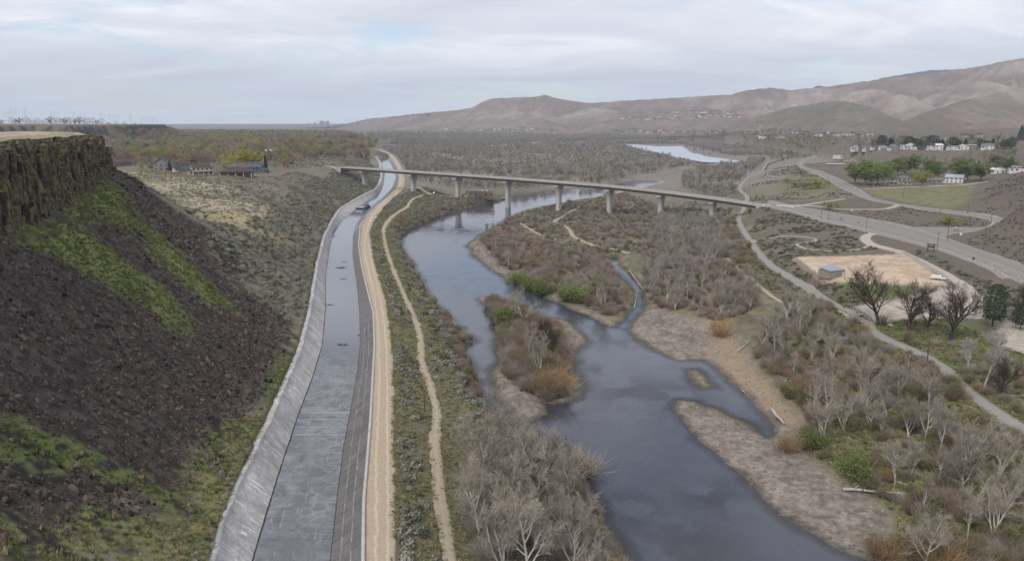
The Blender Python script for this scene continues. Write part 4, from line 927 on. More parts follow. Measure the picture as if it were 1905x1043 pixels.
APP = np.array([BR_O[:2] + BR_E * (BR_S[0] - d) + BR_N * (6.5 + d * d * .0009) for d in (0, 25, 60, 110, 170, 240, 320)])
path_ribbon('approach_road', np.column_stack([APP, np.zeros(len(APP))]), 6.0, M_GRAV, 60, .3, .35, 31)
tag(bpy.data.objects['approach_road'], 'pale road running left from the bridge end across the terrace', 'road', kind='structure')

# ------------------------------------------------------------------ buildings
def place(x, y, **k): return hits([(x, y)], fn=ground, **k)[0]
M_GLASS = flat_mat('window_glass', (.035, .042, .05), .12, (1.0,), (.2,), spec=.6)
M_TRIM = flat_mat('white_trim', (.66, .65, .62), .7, (1.0,), (.06,)); M_DOOR = flat_mat('brown_door', (.12, .07, .045), .6)
def wm(n, c): return flat_mat(n, c, .85, (.25, 2.0), (.08, .08))
W_CREAM, W_BROWN, W_GREY, W_WHITE, W_BLUE, W_DARK, W_TAN = wm('cream_stucco', (.47, .42, .33)), wm('brown_siding', (.17, .115, .085)), wm('grey_siding', (.22, .215, .21)), wm('white_siding', (.62, .61, .58)), wm('slate_siding', (.14, .16, .20)), wm('charcoal_siding', (.06, .06, .065)), wm('tan_siding', (.36, .31, .235))
def rm(n, c): return flat_mat(n, c, .9, (.3, 3.0), (.12, .12), bump=.3, bscale=4)
R_BROWN, R_SLATE, R_GREY, R_DARK, R_RED, R_METAL = rm('brown_shingle', (.072, .054, .048)), rm('slate_shingle', (.085, .095, .12)), rm('grey_shingle', (.15, .14, .135)), rm('black_shingle', (.045, .045, .05)), rm('russet_shingle', (.085, .058, .052)), flat_mat('metal_roof', (.36, .40, .46), .45, (.5, 3), (.06, .06), metal=.3)
def house(root, w, d, h, roof, wm_, rm_, z0=0.0, cx=0.0, cy=0.0, pitch=.45, floors=1, nwin=3, door=True, over=.6, porch=False, detail=True):
    """one block of a house: walls, roof, windows and a door on the -y face (and sides)"""
    wl = MB().box(cx - w / 2, cx + w / 2, cy - d / 2, cy + d / 2, z0 - 2.5, z0 + h)
    rf = MB(); x0, x1, y0, y1 = cx - w / 2 - over, cx + w / 2 + over, cy - d / 2 - over, cy + d / 2 + over; e = z0 + h + .02; t = .22
    if roof == 'hip':
        rr = min(w, d) / 2 + over; top = e + rr * pitch; a = max((x1 - x0) / 2 - rr, .2); b = max((y1 - y0) / 2 - rr, .2)
        v = [(x0, y0, e), (x1, y0, e), (x1, y1, e), (x0, y1, e), (x0, y0, e + t), (x1, y0, e + t), (x1, y1, e + t), (x0, y1, e + t),
             (cx - a, cy - b, top), (cx + a, cy - b, top), (cx + a, cy + b, top), (cx - a, cy + b, top)]
        rf.add(v, [(3, 2, 1, 0), (0, 1, 5, 4), (1, 2, 6, 5), (2, 3, 7, 6), (3, 0, 4, 7), (4, 5, 9, 8), (5, 6, 10, 9), (6, 7, 11, 10), (7, 4, 8, 11), (8, 9, 10, 11)])
    elif roof == 'gable':              # ridge along x
        top = e + (d / 2 + over) * pitch
        rf.add([(x0, y0, e), (x1, y0, e), (x1, cy, top), (x0, cy, top), (x1, y1, e), (x0, y1, e), (x0, y0, e + t), (x1, y0, e + t), (x1, cy, top + t), (x0, cy, top + t), (x1, y1, e + t), (x0, y1, e + t)],
               [(0, 3, 2, 1), (3, 5, 4, 2), (6, 7, 8, 9), (9, 8, 10, 11), (0, 1, 7, 6), (5, 11, 10, 4), (0, 6, 9, 3), (3, 9, 11, 5), (1, 2, 8, 7), (2, 4, 10, 8)])
        wl.add([(cx - w / 2, cy - d / 2, z0 + h), (cx - w / 2, cy + d / 2, z0 + h), (cx - w / 2, cy, z0 + h + d / 2 * pitch), (cx + w / 2, cy - d / 2, z0 + h), (cx + w / 2, cy + d / 2, z0 + h), (cx + w / 2, cy, z0 + h + d / 2 * pitch)], [(0, 2, 1), (3, 4, 5)])
    elif roof == 'gablef':             # ridge along y, gable to the front
        top = e + (w / 2 + over) * pitch
        rf.add([(x0, y0, e), (x0, y1, e), (cx, y1, top), (cx, y0, top), (x1, y1, e), (x1, y0, e), (x0, y0, e + t), (x0, y1, e + t), (cx, y1, top + t), (cx, y0, top + t), (x1, y1, e + t), (x1, y0, e + t)],
               [(0, 3, 2, 1)[::-1], (3, 5, 4, 2)[::-1], (6, 7, 8, 9)[::-1], (9, 8, 10, 11)[::-1], (0, 1, 7, 6)[::-1], (5, 11, 10, 4)[::-1], (0, 6, 9, 3)[::-1], (3, 9, 11, 5)[::-1], (1, 2, 8, 7)[::-1], (2, 4, 10, 8)[::-1]])
        wl.add([(cx - w / 2, cy - d / 2, z0 + h), (cx + w / 2, cy - d / 2, z0 + h), (cx, cy - d / 2, z0 + h + w / 2 * pitch)], [(0, 1, 2)])
    elif roof == 'shed':
        rf.add([(x0, y0, e + .05), (x1, y0, e + .05), (x1, y1, e + d * pitch), (x0, y1, e + d * pitch), (x0, y0, e + .3), (x1, y0, e + .3), (x1, y1, e + d * pitch + .25), (x0, y1, e + d * pitch + .25)], [(3, 2, 1, 0), (4, 5, 6, 7), (0, 1, 5, 4), (1, 2, 6, 5), (2, 3, 7, 6), (3, 0, 4, 7)])
        wl.add([(cx - w / 2, cy - d / 2, z0 + h), (cx - w / 2, cy + d / 2, z0 + h), (cx - w / 2, cy + d / 2, z0 + h + d * pitch), (cx + w / 2, cy - d / 2, z0 + h), (cx + w / 2, cy + d / 2, z0 + h), (cx + w / 2, cy + d / 2, z0 + h + d * pitch)], [(0, 2, 1), (3, 4, 5)])
    else:
        rf.box(x0, x1, y0, y1, e, e + .35)
    wall = wl.build('wall', wm_, root); roof_o = rf.build('roof', rm_, root)
    if not detail: return wall, roof_o
    fh = h / floors; n = 0
    for f in range(floors):
        for i in range(nwin):
            xw = cx - w / 2 + w * (i + .5) / nwin; zb = z0 + f * fh + fh * .32; ht = fh * .46; ww = min(1.9, w / nwin * .5)
            if door and f == 0 and i == nwin // 2:
                MB().box(xw - .55, xw + .55, cy - d / 2 - .07, cy - d / 2 - .01, z0, z0 + 2.15).build('door', M_DOOR, root); continue
            fr = MB().box(xw - ww / 2 - .12, xw + ww / 2 + .12, cy - d / 2 - .08, cy - d / 2 - .01, zb - .12, zb + ht + .12).build('window', M_TRIM, root)
            MB().box(xw - ww / 2, xw + ww / 2, cy - d / 2 - .11, cy - d / 2 - .085, zb, zb + ht).build('pane', M_GLASS, fr)
        for sx in (-1, 1):
            zb = z0 + f * fh + fh * .32; ht = fh * .44; xx = cx + sx * (w / 2)
            fr = MB().box(min(xx + sx * .01, xx + sx * .08), max(xx + sx * .01, xx + sx * .08), cy - .9, cy + .9, zb, zb + ht).build('window', M_TRIM, root)
            MB().box(min(xx + sx * .085, xx + sx * .11), max(xx + sx * .085, xx + sx * .11), cy - .75, cy + .75, zb + .1, zb + ht - .1).build('pane', M_GLASS, fr)
    if porch:
        pz = z0 + min(h, 3.0); yp = cy - d / 2 - 3.0
        MB().box(cx - w / 2 + .3, cx + w / 2 - .3, yp, cy - d / 2 - .02, pz - .3, pz - .05).build('porch_roof', rm_, root)
        for k in range(5):
            xx = cx - w / 2 + .6 + (w - 1.2) * k / 4; MB().box(xx - .22, xx + .22, yp + .1, yp + .54, z0 - 1.5, pz - .3).build('porch_column', M_TRIM, root)
    return wall, roof_o
def face_cam(p, off=0.0): return math.atan2(-p[0], p[1]) + off      # -y side towards the viewpoint
HOMES = []
def home(name, x, y, label, cat='house', off=0.0, group=None):
    p = place(x, y); HOMES.append(p[:2]); r = empty(name, p, face_cam(p, off)); tag(r, label, cat, group); return r
def chimney(r, x, y, z, ro): MB().box(x - .5, x + .5, y - .4, y + .4, z - 1.5, z + 1.4).build('chimney', W_BROWN, ro)
G1 = 'houses on the left terrace'
r = home('house', 376, 325, 'cream two-storey house with rows of white-framed windows at the terrace edge', off=.12, group=G1)
_, ro = house(r, 17, 11, 6.6, 'hip', W_CREAM, R_BROWN, floors=2, nwin=5, porch=True); chimney(r, 4, 2, 9, ro)
house(r, 5, 4, 4.0, 'hip', W_CREAM, R_BROWN, cx=-9, cy=-3, nwin=1, door=False)
r = home('house', 441, 327, 'low brown house with a broad hipped roof and pale porch columns', off=-.1, group=G1)
_, ro = house(r, 26, 14, 3.6, 'hip', W_BROWN, R_BROWN, pitch=.5, nwin=6, porch=True)
r = home('house', 474, 321, 'slate-blue house with white trim next to a dark conical evergreen', off=.25, group=G1)
house(r, 18, 12, 5.0, 'hip', W_BLUE, R_SLATE, floors=2, nwin=4); house(r, 7, 6, 4.2, 'gablef', W_BLUE, R_SLATE, cx=5, cy=-7, nwin=2, door=False)
r = home('house', 339, 318, 'narrow grey house with bright white windows left of the cream house', off=.3, group=G1)
house(r, 10, 10, 6.0, 'gable', W_GREY, R_BROWN, floors=2, nwin=3); house(r, 5, 4, 3.2, 'shed', W_WHITE, R_BROWN, cx=-6, cy=-3, nwin=1, door=False, pitch=.3)
r = home('house', 303, 316, 'grey-blue house with a steep dark roof behind a round shrub', off=-.2, group=G1)
house(r, 13, 11, 5.6, 'gablef', W_GREY, R_SLATE, floors=2, nwin=3, pitch=.7); house(r, 8, 8, 3.2, 'hip', W_GREY, R_SLATE, cx=9, cy=1, nwin=2, door=False)
r = home('house', 262, 308, 'sprawling brown-roofed house low behind the dark rock slope', off=.1, group=G1)
house(r, 30, 14, 4.0, 'hip', W_TAN, R_BROWN, pitch=.5, nwin=7); house(r, 12, 10, 6.4, 'hip', W_TAN, R_BROWN, cx=4, cy=7, nwin=3, door=False)
r = home('house', 222, 309, 'plum-brown house half hidden at the left end of the terrace row', off=.2, group=G1)
house(r, 18, 11, 4.0, 'gable', W_BROWN, R_RED, nwin=4)
r = home('house', 272, 284, 'tall gabled dark house standing behind the terrace row', off=.35, group=G1)
house(r, 14, 10, 7.0, 'gablef', W_BROWN, R_DARK, floors=2, nwin=3, pitch=.8)
r = home('garage', 546, 284, 'small white garage among bare trees right of the yellow willows', 'garage', group=G1)
house(r, 10, 8, 3.6, 'gablef', W_WHITE, R_BROWN, nwin=1, door=True)
r = home('house', 635, 277, 'pale gabled house beside a big dark evergreen above the canal', off=.3, group=G1)
house(r, 12, 10, 6.0, 'gablef', W_WHITE, R_GREY, floors=2, nwin=3, pitch=.7)
for x, y, lb in ((345, 262, 'far pale rooftop showing above the red-brown suburb trees at left'), (513, 262, 'far grey rooftop among suburb trees left of the canal bend'), (606, 263, 'far long low roof at the right edge of the suburb trees'), (672, 256, 'far white-walled house below the dark evergreen clump'), (560, 252, 'farthest pale roof glinting in the middle of the suburb')):
    r = home('house', x, y, lb, group='far roofs in the suburb'); house(r, 22, 13, 6.5, 'hip', W_WHITE, R_GREY, nwin=4, door=False)
rr = random.Random(8)
for i, (x, y) in enumerate(((238,296),(330,292),(362,290),(398,287),(432,286),(470,284),(505,290),(520,276),(575,281),(300,272),(372,272),(420,268),(455,263),(490,268),(548,266),(590,268),(238,275),(322,262))):
    r = home('house', x, y, f"{['brown','grey','cream','dark'][i % 4]}-roofed house deep in the suburb trees, {['leftmost','left of centre','centre left','centre','centre right','right of centre','rightmost'][min(6, int((x - 230) / 55))]}, {'front' if y > 280 else 'rear'} rank", off=rr.uniform(-.5, .5), group='roofs among the suburb trees')
    house(r, rr.uniform(14, 20), rr.uniform(10, 13), rr.uniform(4, 6.5), rr.choice(['hip', 'gable', 'gablef']), rr.choice([W_CREAM, W_TAN, W_GREY, W_WHITE]), [R_BROWN, R_GREY, M_TRIM, R_DARK][i % 4], nwin=3)
# pump house and yard by the bridge
r = home('pump_house', 893, 366, 'tan flat-roofed building by the river beneath the bridge', 'building', off=.12)
wl, ro = house(r, 27, 12, 5.2, 'flat', W_TAN, R_GREY, nwin=5, over=.3)
for k in range(5): MB().box(-10 + k * 4.2, -8.6 + k * 4.2, 1.2, 2.6, 5.5, 6.6).build('roof_vent', W_WHITE, ro)
p = place(935, 370); r = empty('intake_wall', (p[0], p[1], 0)); tag(r, 'low dark concrete landing at the water edge beside the pump house', 'wall')
MB().box(-9, 7, -1.5, 1.5, -1.5, 1.3).build('wall', M_STEEL, r); MB().box(-9.3, 7.3, -1.8, 1.8, 1.3, 1.6).build('coping', M_CURB, r)
# shed on the dirt lot
p = place(1546, 514); r = empty('shed', p, R(24)); tag(r, 'small tan metal shed with a pale blue roof on the dirt lot', 'shed')
M_SHEDW = flat_mat('ribbed_tan_steel', (.29, .255, .2), .6, (.5, 4), (.06, .05))
MB().box(-4.6, 4.6, -3.2, 3.2, -.3, 3.3).build('wall', M_SHEDW, r)
rs = MB().add([(-4.9, -3.5, 3.32), (4.9, -3.5, 3.32), (4.9, 3.5, 4.1), (-4.9, 3.5, 4.1), (-4.9, -3.5, 3.5), (4.9, -3.5, 3.5), (4.9, 3.5, 4.28), (-4.9, 3.5, 4.28)], [(3, 2, 1, 0), (4, 5, 6, 7), (0, 1, 5, 4), (1, 2, 6, 5), (2, 3, 7, 6), (3, 0, 4, 7)]).build('roof', R_METAL, r)
for k in range(12): MB().bar((-4.5 + k * .82, -3.5, 3.54), (-4.5 + k * .82, 3.5, 4.32), .08, .1).build('roof_rib', R_METAL, rs)
for k in range(14): MB().box(-4.5 + k * .69, -4.36 + k * .69, -3.26, -3.201, -.2, 3.28).build('wall_rib', M_SHEDW, r)
MB().box(.2, 2.6, -3.34, -3.27, 0, 2.5).build('roller_door', W_GREY, r); MB().box(3.2, 4.1, -3.34, -3.27, 0, 2.1).build('door', M_TRIM, r)
dw = MB().box(-1.6, -.6, -3.34, -3.27, 1.2, 2.1).build('window', M_TRIM, r); MB().box(-1.5, -.7, -3.37, -3.345, 1.28, 2.02).build('pane', M_GLASS, dw)
# right-hand houses
G2 = 'houses by the green trees'
r = home('farmhouse', 1674, 343, 'farmhouse with a grey upper storey and white porch roof behind the field', off=.15, group=G2)
_, ro = house(r, 20, 11, 3.4, 'hip', W_TAN, R_GREY, nwin=5, pitch=.3); house(r, 12, 9, 6.8, 'hip', W_TAN, R_GREY, cx=3, cy=1, floors=2, nwin=3, door=False)
MB().box(-15, -3, -8, -5.5, 3.0, 3.35).build('porch_roof', M_TRIM, r)
for k in range(4): MB().box(-14.6 + k * 3.7, -14.3 + k * 3.7, -7.8, -7.5, -1, 3).build('porch_column', M_TRIM, r)
r = home('house', 1775, 340, 'white house with a pale metal roof and round shrub in front', off=-.1, group=G2)
house(r, 16, 11, 5.6, 'gable', W_WHITE, R_METAL, floors=2, nwin=4, pitch=.5); house(r, 10, 7, 3.2, 'gable', W_WHITE, R_GREY, cx=-13, cy=-1, nwin=2, door=False)
r = home('barn', 1738, 341, 'low grey outbuilding between the farmhouse and the white house', 'barn', group=G2); house(r, 13, 7, 3.4, 'gable', W_GREY, R_GREY, nwin=3)
r = home('house', 1894, 320, 'white modern house at the right edge above the scrub hillside', off=.2, group=G2); house(r, 18, 10, 4.6, 'flat', W_WHITE, R_DARK, nwin=4); house(r, 8, 8, 7, 'flat', W_WHITE, R_DARK, cx=-2, cy=2, nwin=2, door=False)
r = home('house', 1856, 322, 'small white-roofed house under the round green tree', group=G2); house(r, 14, 9, 3.6, 'gable', W_WHITE, M_TRIM, nwin=3)
r = home('house', 1561, 293, 'flat-roofed white modern house where the looping road ends', off=-.2, group=G2); house(r, 22, 12, 6.5, 'flat', W_WHITE, R_DARK, floors=2, nwin=5); house(r, 12, 9, 3.6, 'flat', W_CREAM, R_GREY, cx=12, cy=-8, nwin=3, door=False)
r = home('house', 1582, 300, 'tan flat-roofed house just below the white modern house', off=.1, group=G2); house(r, 20, 10, 5.0, 'flat', W_TAN, R_GREY, nwin=4)
r = home('house', 1553, 309, 'low pale roof beside the sweeping road curve', off=.3, group=G2); house(r, 24, 9, 3.2, 'flat', W_GREY, M_TRIM, nwin=5)
# row of modern houses on the bench
rr = random.Random(5); G3 = 'row of modern houses on the right bench'
styles = ['gablef', 'flat', 'gable', 'shed', 'gablef', 'flat']
xsr = [1591, 1611, 1628, 1645, 1662, 1679, 1694, 1710, 1727, 1742, 1757, 1773, 1789, 1806, 1838]
for i, x in enumerate(xsr):
    st_ = styles[i % 6]; wmat = (W_WHITE, W_DARK, W_WHITE, W_GREY, W_WHITE, W_DARK)[(i * 5 + i // 3) % 6]; rmat = (R_DARK, R_DARK, R_GREY, M_TRIM)[(i * 3) % 4]
    lb = f"{ {'gablef':'gable-fronted','flat':'flat-roofed','gable':'side-gabled','shed':'mono-pitch'}[st_] } { {W_WHITE.name:'white',W_DARK.name:'charcoal',W_GREY.name:'grey'}[wmat.name] } house, {['first','second','third','fourth','fifth','sixth','seventh','eighth','ninth','tenth','eleventh','twelfth','thirteenth','fourteenth','last'][i]} from the left in the bench row"
    r = home('house', x, 281 - (i > 1) * 2 - rr.uniform(0, 2), lb, off=rr.uniform(-.25, .25), group=G3)
    house(r, rr.uniform(14, 18), 12, rr.uniform(6, 7.5), st_, wmat, rmat, floors=2, nwin=3, pitch=.5 if st_ != 'shed' else .2)
    house(r, 6, 7, 4.0, 'gablef' if i % 2 else 'flat', W_WHITE, R_DARK, cx=-5, cy=-7, nwin=1, door=False, pitch=.6)
# far subdivisions: simple solids a few pixels each
def far_mesh(nm, wmat, rmat, w, d, h, hip=True):
    q = MB().box(-w / 2, w / 2, -d / 2, d / 2, -3, h); me = q.me(nm, wmat); me.materials.append(rmat)
    b = len(q.v); t = h + d * .28
    V = np.array(q.v + [(-w / 2 - .6, -d / 2 - .6, h + .05), (w / 2 + .6, -d / 2 - .6, h + .05), (w / 2 + .6, d / 2 + .6, h + .05), (-w / 2 - .6, d / 2 + .6, h + .05), (-w / 4, 0, t), (w / 4, 0, t)])
    F = q.f + [(b, b + 1, b + 5, b + 4), (b + 1, b + 2, b + 5), (b + 2, b + 3, b + 4, b + 5), (b + 3, b, b + 4), (b + 3, b + 2, b + 1, b)]
    m_ = mesh_np(nm, V, F); m_.materials.append(wmat); m_.materials.append(rmat)
    m_.polygons.foreach_set('material_index', np.r_[np.zeros(len(q.f), int), np.ones(5, int)]); return m_
FM = [far_mesh('far_house', W_CREAM, R_GREY, 17, 12, 6), far_mesh('far_house', W_TAN, R_BROWN, 16, 12, 6), far_mesh('far_house', W_WHITE, R_GREY, 18, 12, 5.5), far_mesh('far_house', W_GREY, R_DARK, 15, 12, 6)]
rr = random.Random(11); pxs, meta = [], []
ROWS = {}
def row(n, x0, x1, y0, y1, lb, sc=1.0, jy=2.0):
    ROWS[lb] = (x0, x1)
    for i in range(n):
        k = (i + rr.random() * .8) / n; pxs.append((x0 + (x1 - x0) * k, y0 + (y1 - y0) * k + rr.uniform(-jy, jy))); meta.append((lb, sc))
row(30, 1240, 1376, 208.5, 210, 'pale house in the upper row of the hillside subdivision', .95, 1.3)
row(52, 1158, 1380, 222, 215, 'small house in the lower rows of the hillside subdivision', .95, 3.4)
row(46, 690, 1010, 243, 243, 'distant white building at the foot of the flat-topped hill', 1.05, 3.0)
row(30, 1140, 1345, 246, 247, 'distant house among dark trees on the far valley edge', 1.0, 3)
row(16, 1470, 1620, 252, 252, 'house half hidden in bare trees below the foothills', 1.0, 4)
row(10, 640, 700, 226, 222, 'tiny house on the long wooded ridge at the skyline', 1.2, 2.0)
row(6, 1680, 1830, 262, 258, 'house behind the dark evergreens above the bench row', 1.0, 3)
row(8, 1400, 1460, 255, 258, 'tiny house by the bare woods at the hill foot', 1.0, 3)
for p, (lb, sc), i in zip(hits(pxs, 800, 16000, ground, 500), meta, range(9999)):
    o = obj('far_house', FM[rr.randrange(4)], None, p, face_cam(p, rr.uniform(-.5, .5)), sc); tag(o, {W_CREAM.name: 'cream', W_TAN.name: 'tan', W_WHITE.name: 'white', W_GREY.name: 'grey'}[o.data.materials[0].name] + ' ' + lb.replace('pale ', '').replace('white ', '') + ', ' + ('left end', 'left of the middle', 'right of the middle', 'right end')[min(3, int(4 * (pxs[i][0] - ROWS[lb][0]) / (ROWS[lb][1] - ROWS[lb][0])))], 'house', lb.split(' ', 1)[1].replace('house ', 'houses ').replace('building ', 'buildings '))
r = home('hilltop_house', 1477, 197, 'long low white house on the crest of the grey-green hill', 'house'); house(r, 46, 14, 6, 'flat', W_WHITE, M_TRIM, nwin=6, door=False)
# downtown at the end of the plain
M_CITY = flat_mat('hazy_facade', (.42, .43, .45), .7, (.02,), (.1,))  # distance haze mixed into the pale blue-grey facade colour
rr = random.Random(3)
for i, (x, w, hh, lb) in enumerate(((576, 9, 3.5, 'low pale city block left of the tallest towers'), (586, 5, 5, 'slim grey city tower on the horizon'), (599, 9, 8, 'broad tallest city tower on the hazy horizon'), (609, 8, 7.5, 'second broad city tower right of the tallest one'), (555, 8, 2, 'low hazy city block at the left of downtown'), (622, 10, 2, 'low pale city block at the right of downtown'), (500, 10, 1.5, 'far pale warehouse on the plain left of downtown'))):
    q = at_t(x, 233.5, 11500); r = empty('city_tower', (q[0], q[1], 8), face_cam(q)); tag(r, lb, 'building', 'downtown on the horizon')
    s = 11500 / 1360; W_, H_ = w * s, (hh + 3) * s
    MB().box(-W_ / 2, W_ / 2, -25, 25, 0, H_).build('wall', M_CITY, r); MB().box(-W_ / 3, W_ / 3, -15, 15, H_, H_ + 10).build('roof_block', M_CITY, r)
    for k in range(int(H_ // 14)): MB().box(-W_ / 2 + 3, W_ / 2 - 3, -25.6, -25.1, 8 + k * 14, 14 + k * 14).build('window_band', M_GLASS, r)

# ------------------------------------------------------------------ vehicles
M_TYRE = flat_mat('tyre', (.02, .02, .02), .9); M_RIM = flat_mat('rim', (.35, .35, .36), .4, metal=.6); M_LAMP = flat_mat('headlight', (.7, .7, .68), .2); M_TAIL = flat_mat('taillight', (.35, .02, .02), .3)
def car(p, rz, col, label, kind='suv', group=None, L=4.8, W=1.9):
    r = empty('car', p, rz); tag(r, label, 'car', group)
    pm = flat_mat('paint', col, .35, (1.0,), (.03,), spec=.5)
    h0, h1, h2 = .42, 1.0, 1.72
    def loft(secs, name, mat):
        V, F = [], []
        for z, xa, xb, hw in secs: V += [(xa, -hw, z), (xb, -hw, z), (xb, hw, z), (xa, hw, z)]
        for i in range(len(secs) - 1):
            for k in range(4): F.append((i * 4 + k, i * 4 + (k + 1) % 4, i * 4 + 4 + (k + 1) % 4, i * 4 + 4 + k))
        F += [(3, 2, 1, 0), tuple(len(secs) * 4 - 4 + k for k in range(4))]
        return MB().add(V, F).build(name, mat, r)
    body = loft([(h0 - .1, -L / 2 + .15, L / 2 - .15, W / 2 - .12), (h0 + .15, -L / 2, L / 2, W / 2), (h1 - .1, -L / 2, L / 2 - .05, W / 2), (h1, -L / 2 + .08, L / 2 - .18, W / 2 - .06)], 'body', pm)
    if kind == 'suv': a, b, ta, tb = -L / 2 + .12, L / 2 - 1.25, -L / 2 + .45, L / 2 - 2.0
    else: a, b, ta, tb = -.6, L / 2 - 1.2, -.3, L / 2 - 1.9
    loft([(h1 + .005, a, b, W / 2 - .1), (h2 - .1, ta, tb, W / 2 - .28)], 'window', M_GLASS); loft([(h2 - .1, ta - .04, tb + .04, W / 2 - .25), (h2, ta + .1, tb - .1, W / 2 - .33)], 'roof', pm)
    if kind == 'pickup': MB().box(-L / 2 + .12, -.75, -W / 2 + .12, W / 2 - .12, h1 - .35, h1 + .01).build('cargo_bed', M_TYRE, r)
    for sx in (-1, 1):
        for sy in (-1, 1):
            w_ = MB().tube([(sx * L * .31, sy * (W / 2 - .22), .34), (sx * L * .31, sy * (W / 2 + .01), .34)], .34, 12).build('wheel', M_TYRE, r)
            MB().tube([(sx * L * .31, sy * (W / 2 + .011), .34), (sx * L * .31, sy * (W / 2 + .03), .34)], .2, 10).build('rim', M_RIM, w_)
    for sy in (-1, 1):
        MB().box(L / 2 - .06, L / 2 + .02, sy * .62 - .2, sy * .62 + .2, .68, .86).build('headlight', M_LAMP, r); MB().box(-L / 2 - .02, -L / 2 + .05, sy * .7 - .14, sy * .7 + .14, .7, .95).build('taillight', M_TAIL, r)
    return r
def on_road(x, y, dz=.07): p = place(x, y); p[2] = base_h(p[None, :2])[0] + dz; return p
hd = math.atan2(*(HW_N[6] - HW_N[4])[[1, 0]])
car(on_road(1563, 408), hd + math.pi, (.5, .51, .52), 'silver-white pickup driving toward the bridge', 'pickup', L=5.6, W=2.0)
car(on_road(1780, 429), math.atan2(*(AV_A[2] - AV_A[1])[[1, 0]]), (.6, .6, .58), 'white sport utility vehicle turning at the road junction', L=5.0)
for i, (x, y, c, lb, k) in enumerate(((867, 365.5, (.6, .6, .6), 'white van parked left of the pump house door', 'suv'), (876, 365.8, (.6, .6, .58), 'white pickup parked beside the van at the pump house', 'pickup'), (886, 366.2, (.2, .22, .25), 'grey car parked last in the pump house row', 'suv'), (808, 360, (.05, .05, .055), 'black car stopped on the dirt spur under the bridge', 'suv'))):
    p = place(x, y); car(p + np.array((0, 0, .05)), 1.25 + i * .06, c, lb, k, 'vehicles by the pump house')
p = place(1745, 520); r = empty('trailer', p, R(-28)); tag(r, 'white flatbed trailer parked at the corner of the dirt lot', 'trailer')
MB().box(-3, 3, -1.2, 1.2, .7, .95).build('bed', W_WHITE, r); MB().box(-2.6, 1.2, -1.1, 1.1, .96, 1.9).build('tarp_load', M_TRIM, r)
MB().bar((3, 0, .8), (4.4, 0, .6), .15).build('tow_bar', M_STEEL, r)
for sx in (-.7, .5):
    for sy in (-1, 1): MB().tube([(sx, sy * 1.0, .36), (sx, sy * 1.25, .36)], .36, 12).build('wheel', M_TYRE, r)

# ------------------------------------------------------------------ poles, signs, fences
M_WOOD = flat_mat('weathered_wood', (.10, .078, .06), .9, (1, 6), (.15, .2)); M_GALV = flat_mat('galvanised_steel', (.30, .31, .32), .5, (1,), (.1,), metal=.4); M_BARN = flat_mat('brown_stain', (.085, .055, .042), .85)
def pole(x, y, top, label, arm=False, rad=.14, group='utility poles'):
    p = place(x, y); d = ray(x, top); t = p[1] / d[1]; h = CAM_H + d[2] * t - p[2]
    r = empty('utility_pole', p, rr.uniform(-.3, .3)); tag(r, label, 'pole', group)
    MB().tube([(0, 0, -1), (0, 0, h * .5), (0, 0, h)], [rad * 1.15, rad, rad * .75], 8).build('post', M_WOOD, r)
    if arm:
        MB().bar((-1.1, .12, h - .7), (1.1, .12, h - .7), .12).build('crossarm', M_WOOD, r)
        for k in (-1, -.4, .4, 1): MB().tube([(k, .12, h - .64), (k, .12, h - .4)], .06, 6).build('insulator', M_GALV, r)
    else: MB().tube([(0, 0, h), (0, 0, h + .12)], rad * .8, 8).build('pole_cap', M_GALV, r)
    return r
pole(1723, 687, 633, 'tall dark pole standing beside the paved bike path', rad=.17)
pole(1676, 704, 661, 'left of a pair of short dark posts below the bike path', rad=.16); pole(1690, 704, 660, 'right of a pair of short dark posts below the bike path', rad=.16)
pole(790, 767, 725, 'short dark post at the edge of the river path', rad=.14)
for x, y, t, lb in ((1394,350,318,'pole left of the scrub flat where the bike path bends'),(1539,343,321,'pole beside the looping road above yellow shrubs'),(1680,370,345,'pole in the green field left of the scrub hill'),(1527,408,392,'short pole at the highway edge above the dark scrub'),(1541,410,385,'thin pole on the near highway shoulder'),(1611,426,398,'thin pole at the drive entrance off the highway'),(1762,448,400,'thin tall pole at the junction corner'),(1833,438,408,'pole on the far side of the junction loop'),(1800,397,378,'short pole on the upper edge of the looping road'),(1749,398,388,'pole on the inside of the looping road'),(1743,466,431,'pole beside the brown wooden sign'),(1829,466,446,'short pole in the scrub below the junction'),(1843,417,398,'pole at the tip of the road loop'),(822,357,336,'pole under the bridge left of the pump house'),(848,357,338,'second pole under the bridge left of the pump house')):
    pole(x, y, t, lb, arm=(t % 2 == 0), rad=.13)
p = place(1413, 262); d = ray(1413, 232); h = CAM_H + d[2] * p[1] / d[1] - p[2]; r = empty('mast', p); tag(r, 'tall pale monopole mast against the dark foothill', 'mast')
MB().tube([(0, 0, -1), (0, 0, h)], [.9, .6], 8).build('post', M_CURB, r); MB().box(-3.5, 3.5, -.8, .8, h - 5, h - 1).build('antenna_ring', M_CURB, r)
